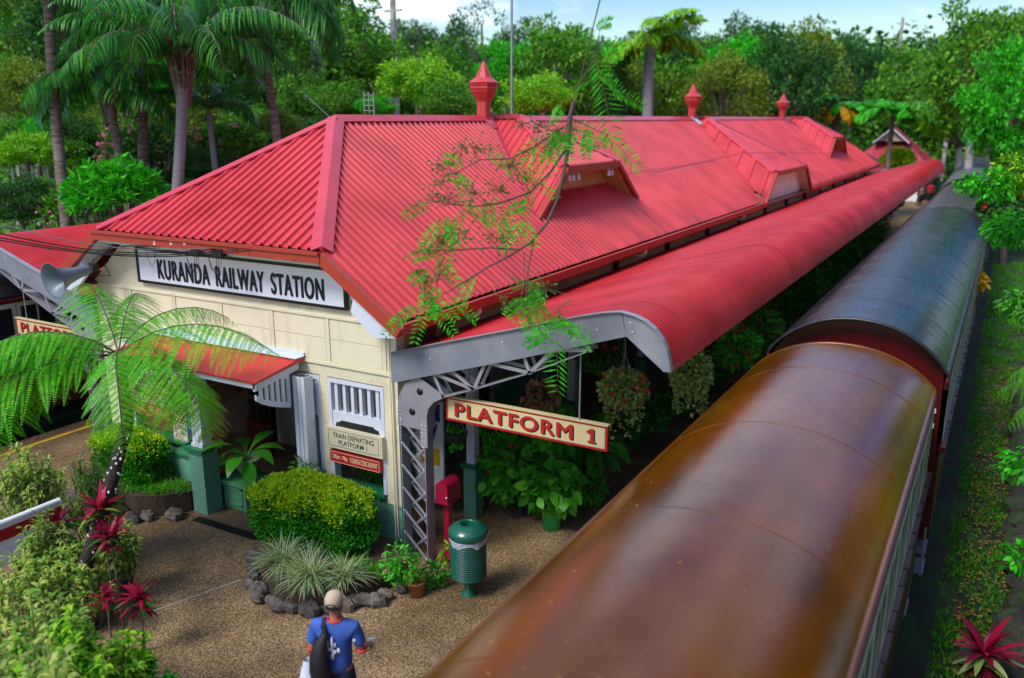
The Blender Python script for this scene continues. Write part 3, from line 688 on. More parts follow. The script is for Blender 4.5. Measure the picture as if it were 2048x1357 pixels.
# ================================================================ PLATFORM AWNINGS
def awning(sx, label, cx):
    """sx=1: right side awning; mirrored for the left"""
    X = lambda x: x if sx > 0 else 2*XC-x
    root = thing('platform_awning', label, 'awning', (X(-7.6), 9.8, 0))
    top = [(-7.62, 3.30), (-6.6, 3.60), (-5.6, 3.89), (-4.9, 4.10), (-4.5, 4.215), (-4.2, 4.29), (-3.98, 4.325), (-3.82, 4.31), (-3.68, 4.26), (-3.55, 4.17), (-3.45, 4.05), (-3.385, 3.92), (-3.345, 3.78), (-3.325, 3.66)]
    y0, y1 = 9.78, 57.2
    ys = np.arange(y0, y1, .1/5); prof = .5-.5*np.cos(2*PI*(ys-y0)/.1)
    tp = np.array(top); d = np.gradient(tp, axis=0); nr = np.stack([-d[:, 1], d[:, 0]], 1); nr /= np.linalg.norm(nr, axis=1)[:, None]; nr *= np.sign(nr[:, 1:2]+1e-9) if False else 1
    k = len(top); V = np.zeros((len(ys), k, 3)); h = .02
    for j in range(k):
        V[:, j, 0] = tp[j, 0]+nr[j, 0]*prof*h; V[:, j, 2] = tp[j, 1]+nr[j, 1]*prof*h; V[:, j, 1] = ys
    if sx < 0: V[:, :, 0] = 2*XC-V[:, :, 0]
    me = bpy.data.meshes.new('roof_sheet'); n = len(ys)
    idx = np.arange(n*k).reshape(n, k); F = np.stack([idx[:-1, :-1], idx[1:, :-1], idx[1:, 1:], idx[:-1, 1:]], -1).reshape(-1, 4)
    me.vertices.add(n*k); me.vertices.foreach_set('co', V.reshape(-1)); me.loops.add(F.size); me.loops.foreach_set('vertex_index', F.reshape(-1).astype(np.int32)); me.polygons.add(len(F))
    me.polygons.foreach_set('loop_start', np.arange(0, F.size, 4, dtype=np.int32)); me.polygons.foreach_set('loop_total', np.full(len(F), 4, dtype=np.int32)); me.polygons.foreach_set('use_smooth', np.ones(len(F), bool)); me.update(calc_edges=True)
    sh = link('roof_sheet', me, M['canopy'], root)
    g = MB()
    for a, b in zip(top[:-2], top[1:-1]): g.add([(X(a[0]), y0, a[1]-.05), (X(b[0]), y0, b[1]-.05), (X(b[0]), y1, b[1]-.05), (X(a[0]), y1, a[1]-.05)], [(0, 1, 2, 3)])
    g.build('bounce_lining', M['boardw'], sh)  # pale sheet added under the roof to bounce light onto the platform
    g = MB()       # lap joints and screw lines along the sheet
    for y in np.arange(y0+.76, y1, 1.52):
        for j in range(2, k-1):
            a = tp[j]+nr[j]*.02; b = tp[j+1]+nr[j+1]*.02
            g.beam((X(a[0]), y, a[1]), (X(b[0]), y, b[1]), .007 if int(y/.76) % 3 else .014, .003, up=(0, 0, 1) if j < 9 else (1, 0, 0))
    for j, st in ((4, .15), (9, .15)):
        for y in np.arange(y0+.1, y1, st): 
            a = tp[j]+nr[j]*.02; g.add([(X(a[0])-.008, y-.012, a[1]), (X(a[0])+.008, y-.012, a[1]), (X(a[0])+.008, y+.012, a[1]+.004), (X(a[0])-.008, y+.012, a[1]+.004)], [(0, 1, 2, 3)])
    g.build('joint_strip', mat('joint_dark', (.30, .01, .012), .5), sh)
    # grey end fascia following the curve
    for yy in (9.70, 57.3):
        g = MB(); low = [(-7.62, 2.87), (-6.6, 3.19), (-5.6, 3.50), (-4.9, 3.73), (-4.5, 3.86), (-4.2, 3.96), (-3.9, 4.06)]
        for i in range(len(low)-1): g.prism([(X(low[i][0]), low[i][1]), (X(low[i+1][0]), low[i+1][1]), (X(top[i+1][0]) if i+1 < 6 else X(-3.98), top[i+1][1]+.04), (X(top[i][0]), top[i][1]+.04)], yy, yy+.06)
        tip = [(t[0]+.02, t[1]+.02) for t in top[6:]]
        for i in range(len(tip)-1): g.prism([(X(-3.9+(i*.072)), 4.06-i*.055), (X(-3.9+(i+1)*.072), 4.06-(i+1)*.055), (X(tip[i+1][0]), tip[i+1][1]), (X(tip[i][0]), tip[i][1])], yy, yy+.06)
        ef = g.build('end_fascia', M['grey'], root)
        g = MB()
        pts = [(t[0], t[1]+.045) for t in top[:7]]+[(t[0]+.03, t[1]+.03) for t in top[7:]]
        for a, b in zip(pts[:-1], pts[1:]):
            g.beam((X(a[0]), yy+.01, a[1]), (X(b[0]), yy+.01, b[1]), .1, .008, up=(0, 0, 1) if a[0] < -3.5 else (1, 0, 0))
        g.build('edge_trim', M['steel'], ef)
        g = MB()
        for x, z in ((-6.9, 3.35), (-5.7, 3.75), (-5.0, 3.98), (-3.85, 4.24), (-3.82, 4.13), (-4.3, 4.1)): g.ell((X(x), yy-.004, z), (.012, .006, .012), 8, 4)
        g.build('rivets', M['porc'], ef)
    g = MB(); g.beam((X(-7.62), y0-.02, 3.29), (X(-7.62), y1, 3.29), .05, .06); g.beam((X(-3.34), y0, 3.68), (X(-3.34), y1, 3.68), .03, .05)
    for x, z in ((-6.5, 3.5), (-5.3, 3.88), (-4.3, 4.14)): g.beam((X(x), y0, z), (X(x), y1, z), .06, .08)
    g.build('purlins', M['steel'], root)
    # lattice frames
    for fi, y in enumerate(np.arange(9.86, 56, 7.7)):
        rt = MB(); y = float(y)
        # column chords
        for x in (-7.52, -7.08):
            for dy in (-.07, .07): rt.beam((X(x), y+dy, 0), (X(x), y+dy, 2.25), .07, .014, up=(1, 0, 0)); 
            rt.box(min(X(x-.008), X(x+.008)), max(X(x-.008), X(x+.008)), y-.1, y+.1, 0, 2.25)
        for dy in (-.105, .105):
            for k2 in range(6):
                z0 = .08+k2*.37
                rt.beam((X(-7.5), y+dy, z0+.37), (X(-7.1), y+dy, z0), .042, .009, up=(0, 1, 0))
        for k2 in range(6):
            z0 = .08+k2*.37; rt.beam((X(-7.1), y+.09, z0+.37), (X(-7.5), y+.09, z0), .042, .009, up=(0, 1, 0))
        cm = rt.build('lattice_column', M['steel'], root)
        rt = MB()    # knee: outer curve to the fascia, inner curve into the sloping chord
        outer = [(-7.56, 2.2), (-7.55, 2.5), (-7.50, 2.72), (-7.40, 2.88), (-7.2, 3.02), (-6.6, 3.22), (-5.4, 3.60), (-4.5, 3.86)]
        inner = [(-7.04, 2.2), (-7.04, 2.42), (-7.0, 2.56), (-6.9, 2.68), (-6.72, 2.78), (-6.2, 2.98), (-5.3, 3.36), (-4.4, 3.80)]
        for cc in (outer, inner):
            for a, b in zip(cc[:-1], cc[1:]): rt.beam((X(a[0]), y, a[1]), (X(b[0]), y, b[1]), .22, .014, up=(0, 0, 1) if abs(b[0]-a[0]) > abs(b[1]-a[1]) else (1, 0, 0))
        for dy in (-.106, .098):
            for i in range(4): rt.prism([(X(outer[i][0]), outer[i][1]), (X(inner[i][0]), inner[i][1]), (X(inner[i+1][0]), inner[i+1][1]), (X(outer[i+1][0]), outer[i+1][1])], y+dy, y+dy+.008)
            oi = outer[4:]; ii = inner[4:]
            for i in range(3):
                o0, o1, i0, i1 = oi[i], oi[i+1], ii[i], ii[i+1]; om = ((o0[0]+o1[0])/2, (o0[1]+o1[1])/2)
                rt.beam((X(i0[0]), y+dy, i0[1]), (X(om[0]), y+dy, om[1]), .05, .008, up=(0, 1, 0)); rt.beam((X(om[0]), y+dy, om[1]), (X(i1[0]), y+dy, i1[1]), .05, .008, up=(0, 1, 0))
                rt.beam((X(o0[0]), y+dy, o0[1]), (X(i0[0]), y+dy, i0[1]), .05, .008, up=(0, 1, 0))
        kn = rt.build('knee_truss', M['steel'], root)
        if fi == 0:
            rt = MB()
            for (x, z) in ((-7.29, 2.46), (-7.14, 2.78)): rt.lathe([(0, 0), (.055, 0), (.055, .004), (0, .004)], (0, 0, 0), 16); 
            vs = rt.v; nv = len(vs)//2
            rt.v = [(X(-7.29)+v[0], y-.108-v[2], 2.46+v[1]) for v in vs[:nv]]+[(X(-7.14)+v[0], y-.108-v[2], 2.80+v[1]) for v in vs[nv:]]
            rt.build('lightening_hole', M['black'], kn)
            rt = MB()
            for z in np.arange(2.0, 2.7, .055):
                for x in (-7.545, -7.505): rt.ell((X(x), y-.118, z), (.009, .008, .009), 6, 4)
            for z in np.arange(1.98, 2.4, .06):
                for x in (-7.11, -7.06): rt.ell((X(x), y-.118, z), (.009, .008, .009), 6, 4)
            for k2 in range(7):
                z0 = .08+k2*.37
                for x in (-7.5, -7.1): rt.ell((X(x), y-.116, z0), (.013, .01, .013), 6, 4)
            rt.build('rivets', M['porc'], kn)
            rt = MB(); rt.box(min(X(-7.15), X(-7.02)), max(X(-7.15), X(-7.02)), y-.116, y-.108, 1.93, 2.42); rt.build('splice_plate', M['steel'], cm)
    return root
aw1 = awning(1, 'long bright red barrel-edged awning over the platform beside the brown train', 1)
aw2 = awning(-1, 'red awning with grey end board on the far left side of the station', -1)
# ================================================================ SIGNS
M['signcream'] = mat('sign_cream', (.62, .52, .26), .5, .04, 3)
M['signcream2'] = mat('sign_buff', (.60, .55, .38), .5, .04, 3)
M['signred'] = mat('sign_red', (.42, .012, .015), .4, .05, 3)
M['letred'] = mat('letter_red', (.40, .015, .012), .45, .05, 3)
M['letcream'] = mat('letter_cream', (.75, .66, .38), .5, .02, 3)

p0 = ony(281, 556, 9.8); p1 = ony(692.5, 614, 9.8); q1 = ony(692, 557.5, 9.8)
sx0, sx1, sz0, sz1 = -13.2, -8.5, 3.92, 4.46
t = thing('station_name_sign', 'long white station name board with black border and lettering under the front eave', 'sign', (-10.85, 9.76, sz0))
g = MB(); g.box(sx0, sx1, 9.755, 9.80, sz0, sz1); g.build('board', M['boardw'], t)
g = MB()
g.box(sx0-.045, sx1+.045, 9.735, 9.80, sz0-.045, sz0); g.box(sx0-.045, sx1+.045, 9.735, 9.80, sz1, sz1+.04); g.box(sx0-.045, sx0, 9.735, 9.80, sz0, sz1); g.box(sx1, sx1+.045, 9.735, 9.80, sz0, sz1)
g.build('frame', M['black'], t)
ztx = sz0+.065
for w, a, b in (('KURANDA', 315, 419), ('RAILWAY', 430, 527), ('STATION', 540, 646)):
    xa, xb = ony(a, 530, 9.75)[0], ony(b, 560, 9.75)[0]
    text(w, xb-xa, .335, M['navy'], t, (xa, 9.752, ztx), fat=.011, bold=.0, ext=.006, space=1.12)

def platform_sign(label, x0, x1, y, z0, z1, word, num, zrod):
    t = thing('platform_sign', label, 'sign', ((x0+x1)/2, y, z0))
    g = MB(); g.box(x0, x1, y, y+.05, z0, z1); g.build('frame', M['signred'], t)
    g = MB(); g.box(x0+.035, x1-.035, y-.004, y, z0+.035, z1-.035); g.box(x0-.01, x1+.01, y-.02, y+.07, z1, z1+.015); g.build('board', M['signcream'], t)
    H = (z1-z0)*.56; zb = z0+(z1-z0)*.24; wd = (x1-x0)
    for dx, dz, yy, m, nm in ((.018, -.014, .0045, M['black'], 'letter_shadow'), (0, 0, .0095, M['letred'], 'lettering')):
        text(word, wd*.735, H, m, t, (x0+wd*.065+dx, y-yy, zb+dz), name=nm, fat=.011, ext=.0015, space=1.12)
        if num == '1':
            w_ = wd*.05; xx = x0+wd*.885+dx; zz = zb+dz; g = MB()
            g.prism([(xx+w_*.1, zz), (xx+w_*1.0, zz), (xx+w_*1.0, zz+H*.14), (xx+w_*.8, zz+H*.14), (xx+w_*.8, zz+H), (xx+w_*.45, zz+H), (xx, zz+H*.82), (xx, zz+H*.66), (xx+w_*.38, zz+H*.74), (xx+w_*.38, zz+H*.14), (xx+w_*.1, zz+H*.14)], y-yy-.0015, y-yy+.0015)
            g.build(nm, m, t)
        else: text(num, wd*.055, H, m, t, (x0+wd*.885+dx, y-yy, zb+dz), name=nm, bold=.045, ext=.0015)
    for fx in (.14, .835):
        x = x0+wd*fx; g = MB(); g.tube([(x, y+.025, z1+.01), (x, y+.025, zrod(x))], .012, 6); g.build('hanger_rod', M['steel'], t)
platform_sign('hanging PLATFORM 1 sign with red letters on cream, beside the brown train', -6.78, -4.2, 9.9, 2.385, 2.745, 'PLATFORM', '1', lambda x: 4.0+(x+4.2)*.3)
platform_sign('hanging PLATFORM 2 sign with red letters half hidden behind the tree fern', -17.35, -14.78, 9.8, 2.38, 2.73, 'PLATFORM', '2', lambda x: 4.0-(x+18)*.3)

def departing(label, rl, x0, x1, z0, z1, plat, tm):
    y = 9.78
    t = thing('departure_sign', label, 'sign', ((x0+x1)/2, y, z0))
    g = MB(); g.box(x0, x1, y-.05, y+.03, z0, z1); g.build('board', M['signcream2'], t)
    g = MB()
    for a, b, c, d in ((x0+.07, x1-.07, z0+.04, z0+.045), (x0+.07, x1-.07, z1-.045, z1-.04), (x0+.07, x0+.075, z0+.04, z1-.04), (x1-.075, x1-.07, z0+.04, z1-.04)): g.box(a, b, y-.053, y-.05, c, d)
    g.build('border_line', M['black'], t)
    text('TRAIN DEPARTING', (x1-x0)*.72, .085, M['black'], t, (x0+(x1-x0)*.14, y-.051, z0+.185), bold=.01, ext=.001)
    text('PLATFORM '+plat, (x1-x0)*.5, .08, M['black'], t, (x0+(x1-x0)*.24, y-.051, z0+.075), bold=.01, ext=.001)
    a, b = x0+.07, x1-.06
    r = thing('time_board', rl, 'sign', ((a+b)/2, y, z0-.24))
    g = MB(); g.box(a, b, y-.05, y+.03, z0-.245, z0-.05); g.build('board', M['signred'], r)
    g = MB()
    for p in ((a+.012, b-.012, z0-.236, z0-.230), (a+.012, b-.012, z0-.065, z0-.059), (a+.012, a+.018, z0-.236, z0-.059), (b-.018, b-.012, z0-.236, z0-.059)): g.box(p[0], p[1], y-.053, y-.05, p[2], p[3])
    g.build('border_line', M['letcream'], r)
    w = b-a
    text(tm, w*.17, .095, M['letcream'], r, (a+w*.05, y-.051, z0-.195), bold=.008, ext=.001)
    text('KURANDA SCENIC RAILWAY', w*.53, .09, M['letcream'], r, (a+w*.42, y-.051, z0-.19), bold=.006, ext=.001)
    g = MB()
    for dz in (0, .035):
        pts = [(a+w*(.26+.11*i/6), y-.053, z0-.165+dz+.018*math.sin(i/6*2*PI)) for i in range(7)]
        g.tube(pts, .007, 5)
    g.build('wave_mark', M['letcream'], r)
departing('buff TRAIN DEPARTING PLATFORM 1 sign on the window bay above the hedge', 'red 2.00pm time board hanging under the PLATFORM 1 departure sign', -9.02, -7.87, 1.585, 1.935, '1', '2.00pm')
departing('buff TRAIN DEPARTING PLATFORM 2 sign on the left window bay by the tree fern', 'red 1.30pm time board hanging under the PLATFORM 2 departure sign', -13.88, -12.72, 1.585, 1.925, '2', '1.30pm')
t = thing('blue_notice', 'blue notice board with pale emblem between the white entrance post and cream pillar', 'notice', (-12.15, 9.75, 1.15))
M['blue'] = mat('blue_enamel', (.01, .04, .38), .35, .05, 3)
g = MB(); g.box(-12.32, -11.98, 9.72, 9.75, 1.18, 2.1); g.build('board', M['blue'], t)
g = MB(); g.lathe([(0, 0), (.07, 0), (.07, .004), (0, .004)], (0, 0, 0), 20); g.v = [(-12.15+v[0], 9.718-v[2], 1.78+v[1]*1.3) for v in g.v]
for k in range(5): g.box(-12.28, -12.02-.02*(k % 2), 9.717, 9.72, 1.5-k*.05, 1.51-k*.05)
g.build('emblem', M['boardw'], t)
t = thing('blue_poster_board', 'upright blue and white advertising board behind the lattice column', 'sign', (-7.9, 11.2, 0))
g = MB(); g.box(-8.3, -7.75, 11.2, 11.24, .3, 2.1); g.build('board', M['boardw'], t)
g = MB(); g.box(-8.25, -7.8, 11.19, 11.2, 1.75, 2.05); g.prism([(-8.2, 1.35), (-7.95, 1.35), (-7.85, 1.7), (-8.1, 1.6)], 11.19, 11.2); g.build('blue_panel', M['blue'], t)
g = MB(); g.box(-8.22, -7.82, 11.19, 11.2, .95, 1.25); g.build('yellow_panel', M['yellow'], t)

# loudspeaker
t = thing('horn_loudspeaker', 'grey horn loudspeaker bracketed to the left end of the front eave', 'loudspeaker', (-14.1, 9.25, 4.0))
A = Vector(ony(180, 538, 9.25)); B = Vector(ony(106, 562, 8.55)); d = (B-A).normalized()
M['horn'] = mat('horn_grey', (.12, .17, .20), .4, .08, 3)
def revolve(mb, A, d, prof, n=28):
    d = Vector(d).normalized(); u = d.cross(Vector((0, 0, 1))).normalized(); w = d.cross(u)
    vs = [A+d*z+(u*math.cos(2*PI*j/n)+w*math.sin(2*PI*j/n))*r for z, r in prof for j in range(n)]
    mb.add(vs, [(i*n+j, i*n+(j+1) % n, (i+1)*n+(j+1) % n, (i+1)*n+j) for i in range(len(prof)-1) for j in range(n)], True)
Ln = (B-A).length
g = MB(); revolve(g, A, d, [(.0, .0), (0, .07), (.05, .085), (.1, .09), (Ln*.4, .11), (Ln*.65, .15), (Ln*.85, .21), (Ln*.97, .28), (Ln, .31), (Ln+.01, .315), (Ln, .30), (Ln*.9, .2), (Ln*.6, .1), (Ln*.55, .05), (Ln*.7, .045), (Ln*.72, 0)]); g.build('horn', M['horn'], t)
g = MB(); revolve(g, A-d*.14, d, [(0, 0), (0, .07), (.14, .07), (.15, .0)], 16); g.beam(A+Vector((.0, 0, -.13)), A+Vector((.25, .2, -.13)), .03, .01); g.beam(A+Vector((0, 0, -.13)), A+Vector((0, 0, .1)), .03, .01); g.beam(A+Vector((.25, .2, -.13)), A+Vector((.2, .15, .1)), .03, .01); g.tube([A, A+Vector((.1, .03, .18)), A+Vector((.3, .1, .28)), A+Vector((.7, .2, .55))], .01, 5)
g.build('driver_bracket', M['rubber'], t)

# overhead service cables running to the eave, with junction boxes
for i, (ly, lz, x2, lab) in enumerate(((440, 0, 460, 'top'), (462, 0, 480, 'second'), (472, 0, 520, 'third'), (478, 0, 545, 'lowest'))):
    a = Vector(ony(-60, ly-8, 6.2)); b = Vector(ony(x2-40, 497+i*1.5, 9.28))
    pts = [a.lerp(b, k/12)+Vector((0, 0, -.18*math.sin(PI*k/12))) for k in range(13)]
    g = MB(); g.tube(pts, .009 if i else .007, 5)
    o = g.build('service_cable', M['black'] if i else M['steel']); tag(o, {'top': 'thin pale overhead cable, highest of those running left from the eave', 'second': 'black overhead cable just under the pale one at the front eave', 'third': 'black overhead cable third down of those meeting the front eave', 'lowest': 'lowest black overhead cable, ending by the junction boxes'}[lab], 'cable', 'cables strung to the front eave')
for nm, px, lab in (('big', 436, 'larger black junction box under the front eave above the lettering'), ('small', 392, 'smaller black junction box left of the larger one under the eave')):
    c = ony(px, 506, 9.26); w = .11 if nm == 'big' else .075
    t = thing('junction_box', lab, 'junction box', tuple(c))
    g = MB(); g.box(c[0]-w, c[0]+w, 9.22, 9.34, c[2]-.06, c[2]+.06); g.box(c[0]-w-.01, c[0]+w+.01, 9.21, 9.35, c[2]+.04, c[2]+.065); g.build('case', M['rubber'], t)
    g = MB()
    for k in range(3): g.tube([(c[0]-.05+k*.045, 9.27, c[2]-.05), (c[0]-.07+k*.05, 9.27, c[2]-.2), (c[0]-.12+k*.03, 9.27, c[2]-.33+k*.02), (c[0]-.2+k*.01, 9.27, c[2]-.26), (c[0]-.25, 9.27, c[2]-.05)], .0045, 5)
    g.build('wire_loop', M['rubber'], t)
g = MB()
for a, dd in ((288, 34), (350, 12)):
    p = ony(a, 488+(a-290)*.1, 9.27); q = ony(a+24, 490+(a-290)*.1, 9.27); m = (Vector(p)+Vector(q))/2-Vector((0, 0, dd*.011))
    g.tube([p, Vector(p).lerp(m, .6)-Vector((0.02, 0, .06)), m, Vector(q).lerp(m, .6)-Vector((-.02, 0, .06)), q], .0045, 5)
g.tube([ony(205, 500, 9.27), ony(260, 492, 9.27), ony(330, 493, 9.27), ony(420, 503, 9.27)], .012, 5)
tag(g.build('looped_wiring', M['rubber']), 'loops of black wiring hanging along the white soffit over the name board', 'wiring')
g = MB()
for px in (312, 345, 372): c = ony(px, 491, 9.28); g.lathe([(0, 0), (.035, 0), (.045, .03), (.025, .05), (.04, .07), (0, .09)], tuple(c), 10)
tag(g.build('cable_insulators', M['porc']), 'row of white cable insulators fixed under the front eave', 'insulator')
# thin wire from ridge to trees
g = MB(); g.tube([(-11.6, 14.5, 5.9), tuple(atd(610, 190, 24))], .008, 4); tag(g.build('guy_wire', M['steel']), 'thin guy wire rising from the roof hip towards the palms', 'wire')
g = MB(); g.tube([(-7.3, 19.5, 5.45), (-8.0, 30, 5.55), (-7.9, 40, 5.2), (-7.3, 48, 4.9)], .009, 4); tag(g.build('roof_wire', M['black']), 'thin black wire crossing the long roof slope between two gablets', 'wire')

# ================================================================ TRAINS
def car_paint(name, col, rough, patch):
    m, nt, b = newmat(name); N = nt.nodes; L = nt.links.new
    tc = N.new('ShaderNodeTexCoord'); n = N.new('ShaderNodeTexNoise'); n.inputs['Scale'].default_value = .8; n.inputs['Detail'].default_value = 7; n.inputs['Roughness'].default_value = .6
    mp = N.new('ShaderNodeMapping'); mp.inputs['Scale'].default_value = (1, .5, 1); L(tc.outputs['Object'], mp.inputs['Vector']); L(mp.outputs[0], n.inputs['Vector'])
    r = N.new('ShaderNodeValToRGB'); c = np.array(col); p = np.array(patch)
    r.color_ramp.elements[0].position = .38; r.color_ramp.elements[1].position = .68; r.color_ramp.elements[0].color = (*c, 1); r.color_ramp.elements[1].color = (*p, 1)
    L(n.outputs['Fac'], r.inputs['Fac']); L(r.outputs[0], b.inputs['Base Color'])
    m3 = N.new('ShaderNodeMapRange'); m3.inputs['From Min'].default_value = .3; m3.inputs['From Max'].default_value = .7; m3.inputs['To Min'].default_value = rough*.6; m3.inputs['To Max'].default_value = rough*1.5
    n4 = N.new('ShaderNodeTexNoise'); n4.inputs['Scale'].default_value = 2.2; n4.inputs['Detail'].default_value = 8; n4.inputs['Roughness'].default_value = .7; L(tc.outputs['Object'], n4.inputs['Vector']); L(n4.outputs['Fac'], m3.inputs['Value']); L(m3.outputs[0], b.inputs['Roughness'])
    n5 = N.new('ShaderNodeTexNoise'); n5.inputs['Scale'].default_value = 55; n5.inputs['Detail'].default_value = 3; L(tc.outputs['Object'], n5.inputs['Vector'])
    n6 = N.new('ShaderNodeTexNoise'); n6.inputs['Scale'].default_value = 2.0; mp6 = N.new('ShaderNodeMapping'); mp6.inputs['Scale'].default_value = (1.0, 1.0, 1); L(tc.outputs['Object'], mp6.inputs['Vector']); L(mp6.outputs[0], n6.inputs['Vector'])
    b1 = N.new('ShaderNodeBump'); b1.inputs['Strength'].default_value = .22; b1.inputs['Distance'].default_value = .01; L(n5.outputs['Fac'], b1.inputs['Height'])
    b2 = N.new('ShaderNodeBump'); b2.inputs['Strength'].default_value = .12; b2.inputs['Distance'].default_value = .04; L(n6.outputs['Fac'], b2.inputs['Height']); L(b1.outputs[0], b2.inputs['Normal']); L(b2.outputs[0], b.inputs['Normal'])
    b.inputs['Specular IOR Level'].default_value = .42; b.inputs['Coat Weight'].default_value = .0; b.inputs['Coat Roughness'].default_value = .14; return m
M['brownroof'] = car_paint('brown_roof_paint', (.165, .051, .0008), .14, (.070, .021, .001))
M['darkroof'] = car_paint('charcoal_roof_paint', (.017, .017, .019), .24, (.032, .032, .034))
M['duskroof'] = car_paint('dusky_roof_paint', (.06, .045, .04), .34, (.045, .04, .04))
M['greyroof'] = car_paint('grey_roof_paint', (.13, .14, .15), .4, (.09, .095, .1))
M['carred'] = mat('carriage_maroon', (.085, .006, .006), .3, .15, 3, dirt=(.04, .006, .005), dscale=4)
M['cant'] = mat('cant_rail_red', (.24, .03, .04), .35, .12, 5, dirt=(.35, .12, .13), dscale=14, dpos=(.58, .7))
M['carcream'] = mat('window_cream', (.48, .50, .34), .5, .08, 4)
M['iron'] = mat('underframe_iron', (.02, .018, .016), .7, .3, 6)
def carriage(label, xl, xr, y0, y1, ze, rise, roofm, x2=0.0, detail=True):
    """y0 near end, y1 far end; x2 sideways shift of the far end along the gentle curve"""
    xc, hw = (xl+xr)/2, (xr-xl)/2
    root = thing('train_carriage', label, 'train carriage', (xc, (y0+y1)/2, -.6))
    sh = lambda y: x2*(y-y0)/(y1-y0)
    def sec(n=28, ex=0.0):
        out = []
        for i in range(n+1):
            u = -1+2*i/n; a = u*PI/2*.985
            s = math.sin(a); uu = (s*.55+u*.45)
            out.append((uu*(hw+ex), rise*(max(0, 1-abs(uu)**2.15))**.82))
        return out
    S0 = sec(); g = MB(); ny = int((y1-y0)/.6)
    vs = []; 
    for j in range(ny+1):
        y = y0+(y1-y0)*j/ny
        for u, z in S0: vs.append((xc+u+sh(y), y, ze+z))
    k = len(S0)
    g.add(vs, [(j*k+i, j*k+i+1, (j+1)*k+i+1, (j+1)*k+i) for j in range(ny) for i in range(k-1)], True)
    # rolled rim at both ends and edges turned down
    for y in (y0, y1): g.tube([(xc+u+sh(y), y, ze+z-.01) for u, z in S0], .028, 6)
    for sx in (-1, 1): g.beam((xc+sx*hw, y0, ze-.01), (xc+sx*hw+x2, y1, ze-.01), .03, .06)
    rf = g.build('roof', roofm, root)
    g = MB()
    for y in np.arange(y0+1.7, y1-.5, 2.45):
        y = float(y); g.tube([(xc+u+sh(y), y, ze+z-.004) for u, z in S0[2:-2]], .008, 4)
    g.build('roof_seam', roofm, rf)
    if detail:
        g = MB()
        for y in np.arange(y0+2.5, y1, 5.0):
            for sx in (-1,):
                pass
    wi = .0
    g = MB()
    for y, dy in ((y0+.22, -.04), (y1-.22, .04)):
        poly = [(xc+u*.965+sh(y), ze+z*.97-.03) for u, z in S0]+[(xr-wi+sh(y), .35), (xl+wi+sh(y), .35)]
        g.prism(poly, y, y+.05)
    g.build('end_wall', M['carred'], root)
    g = MB()
    for sx in (-1, 1):
        x = xc+sx*(hw-wi)
        g.beam((x, y0+.25, 1.05), (x+x2, y1-.25, 1.05), .06, 1.35)
        g.beam((x, y0+.25, 2.86), (x+x2, y1-.25, 2.86), .06, .12)
        g.beam((x+sx*.05, y0+.25, 1.86), (x+sx*.05+x2, y1-.25, 1.86), .10, .07)
    g.box(xl+.1, xr-.1, y0+.3, y1-.3, .3, .42)
    g.build('side_panel', M['carred'], root)
    g = MB()
    for sx in (-1, 1):
        x = xc+sx*(hw+.012); g.beam((x, y0+.05, ze-.09), (x+x2, y1-.05, ze-.09), .03, .12)
    g.build('cant_rail', M['cant'], root)
    # window posts and panes
    g = MB(); gp = MB(); nW = int((y1-y0-1)/.92)
    for sx in (-1, 1):
        x = xc+sx*(hw-wi+.005)
        for k2 in range(nW+1):
            y = y0+.5+k2*(y1-y0-1)/nW; xx = x+sh(y)
            sp = (y1-y0-1)/nW
            if sx > 0 and k2 < nW:
                w = MB(); ya, yb = y+.006, y+sp-.006
                w.box(xx+.03, xx+.036, ya, ya+.09, 1.96, 2.76); w.box(xx+.03, xx+.036, yb-.09, yb, 1.96, 2.76); w.box(xx+.03, xx+.036, ya, yb, 2.76, 2.86); w.box(xx+.03, xx+.036, ya, yb, 1.9, 1.96)
                w.box(xx+.03, xx+.036, (ya+yb)/2-.02, (ya+yb)/2+.02, 1.96, 2.76)
                wo = MB(); wo.v, wo.f, wo.mi, wo.sm = w.v, w.f, w.mi, w.sm; wo = wo.build('window', M['carcream'], root)
                w = MB(); w.box(xx+.026, xx+.033, ya+.09, yb-.09, 1.96, 2.76); w.build('glass_pane', M['glassd'], wo)
            if sx < 0: g.box(xx-.035, xx+.035, y-.075, y+.075, 1.9, 2.86)
        if sx < 0: g.beam((x, y0+.4, 2.80), (x+x2, y1-.4, 2.80), .075, .09); g.beam((x, y0+.4, 1.93), (x+x2, y1-.4, 1.93), .075, .06); gp.beam((x-sx*.03, y0+.4, 2.36), (x-sx*.03+x2, y1-.4, 2.36), .008, .86)
    wf = g.build('window_row', M['carcream'], root); gp.build('window_pane', M['glassd'], wf)
    if detail:
        g = MB()
        for k2 in range(nW):
            y = y0+.5+(k2+.5)*(y1-y0-1)/nW; xx = xr-wi+.06+sh(y); g.tube([(xx, y-.2, 2.02), (xx+.045, y-.2, 2.02), (xx+.045, y+.2, 2.02), (xx, y+.2, 2.02)], .009, 5)
        g.build('window_rail', M['iron'], root)
    g = MB(); g.box(xl+.35, xr-.35, y0+.2, y1-.2, -.02, .3)
    for y in (y0+2.2, y1-2.2):
        g.box(xl+.3, xr-.3, y-1.2, y+1.2, -.3, .05)
    g.build('underframe', M['iron'], root)
    for y in (y0+1.4, y0+3.0, y1-3.0, y1-1.4):
        for x in (xl+.65, xr-.65):
            g = MB(); g.lathe([(0, -.05), (.38, -.05), (.42, -.03), (.42, .05), (0, .05)], (0, 0, 0), 20); g.v = [(x+v[2], y+v[0], -.2+v[1]) for v in g.v]; g.build('wheel', M['iron'], root)
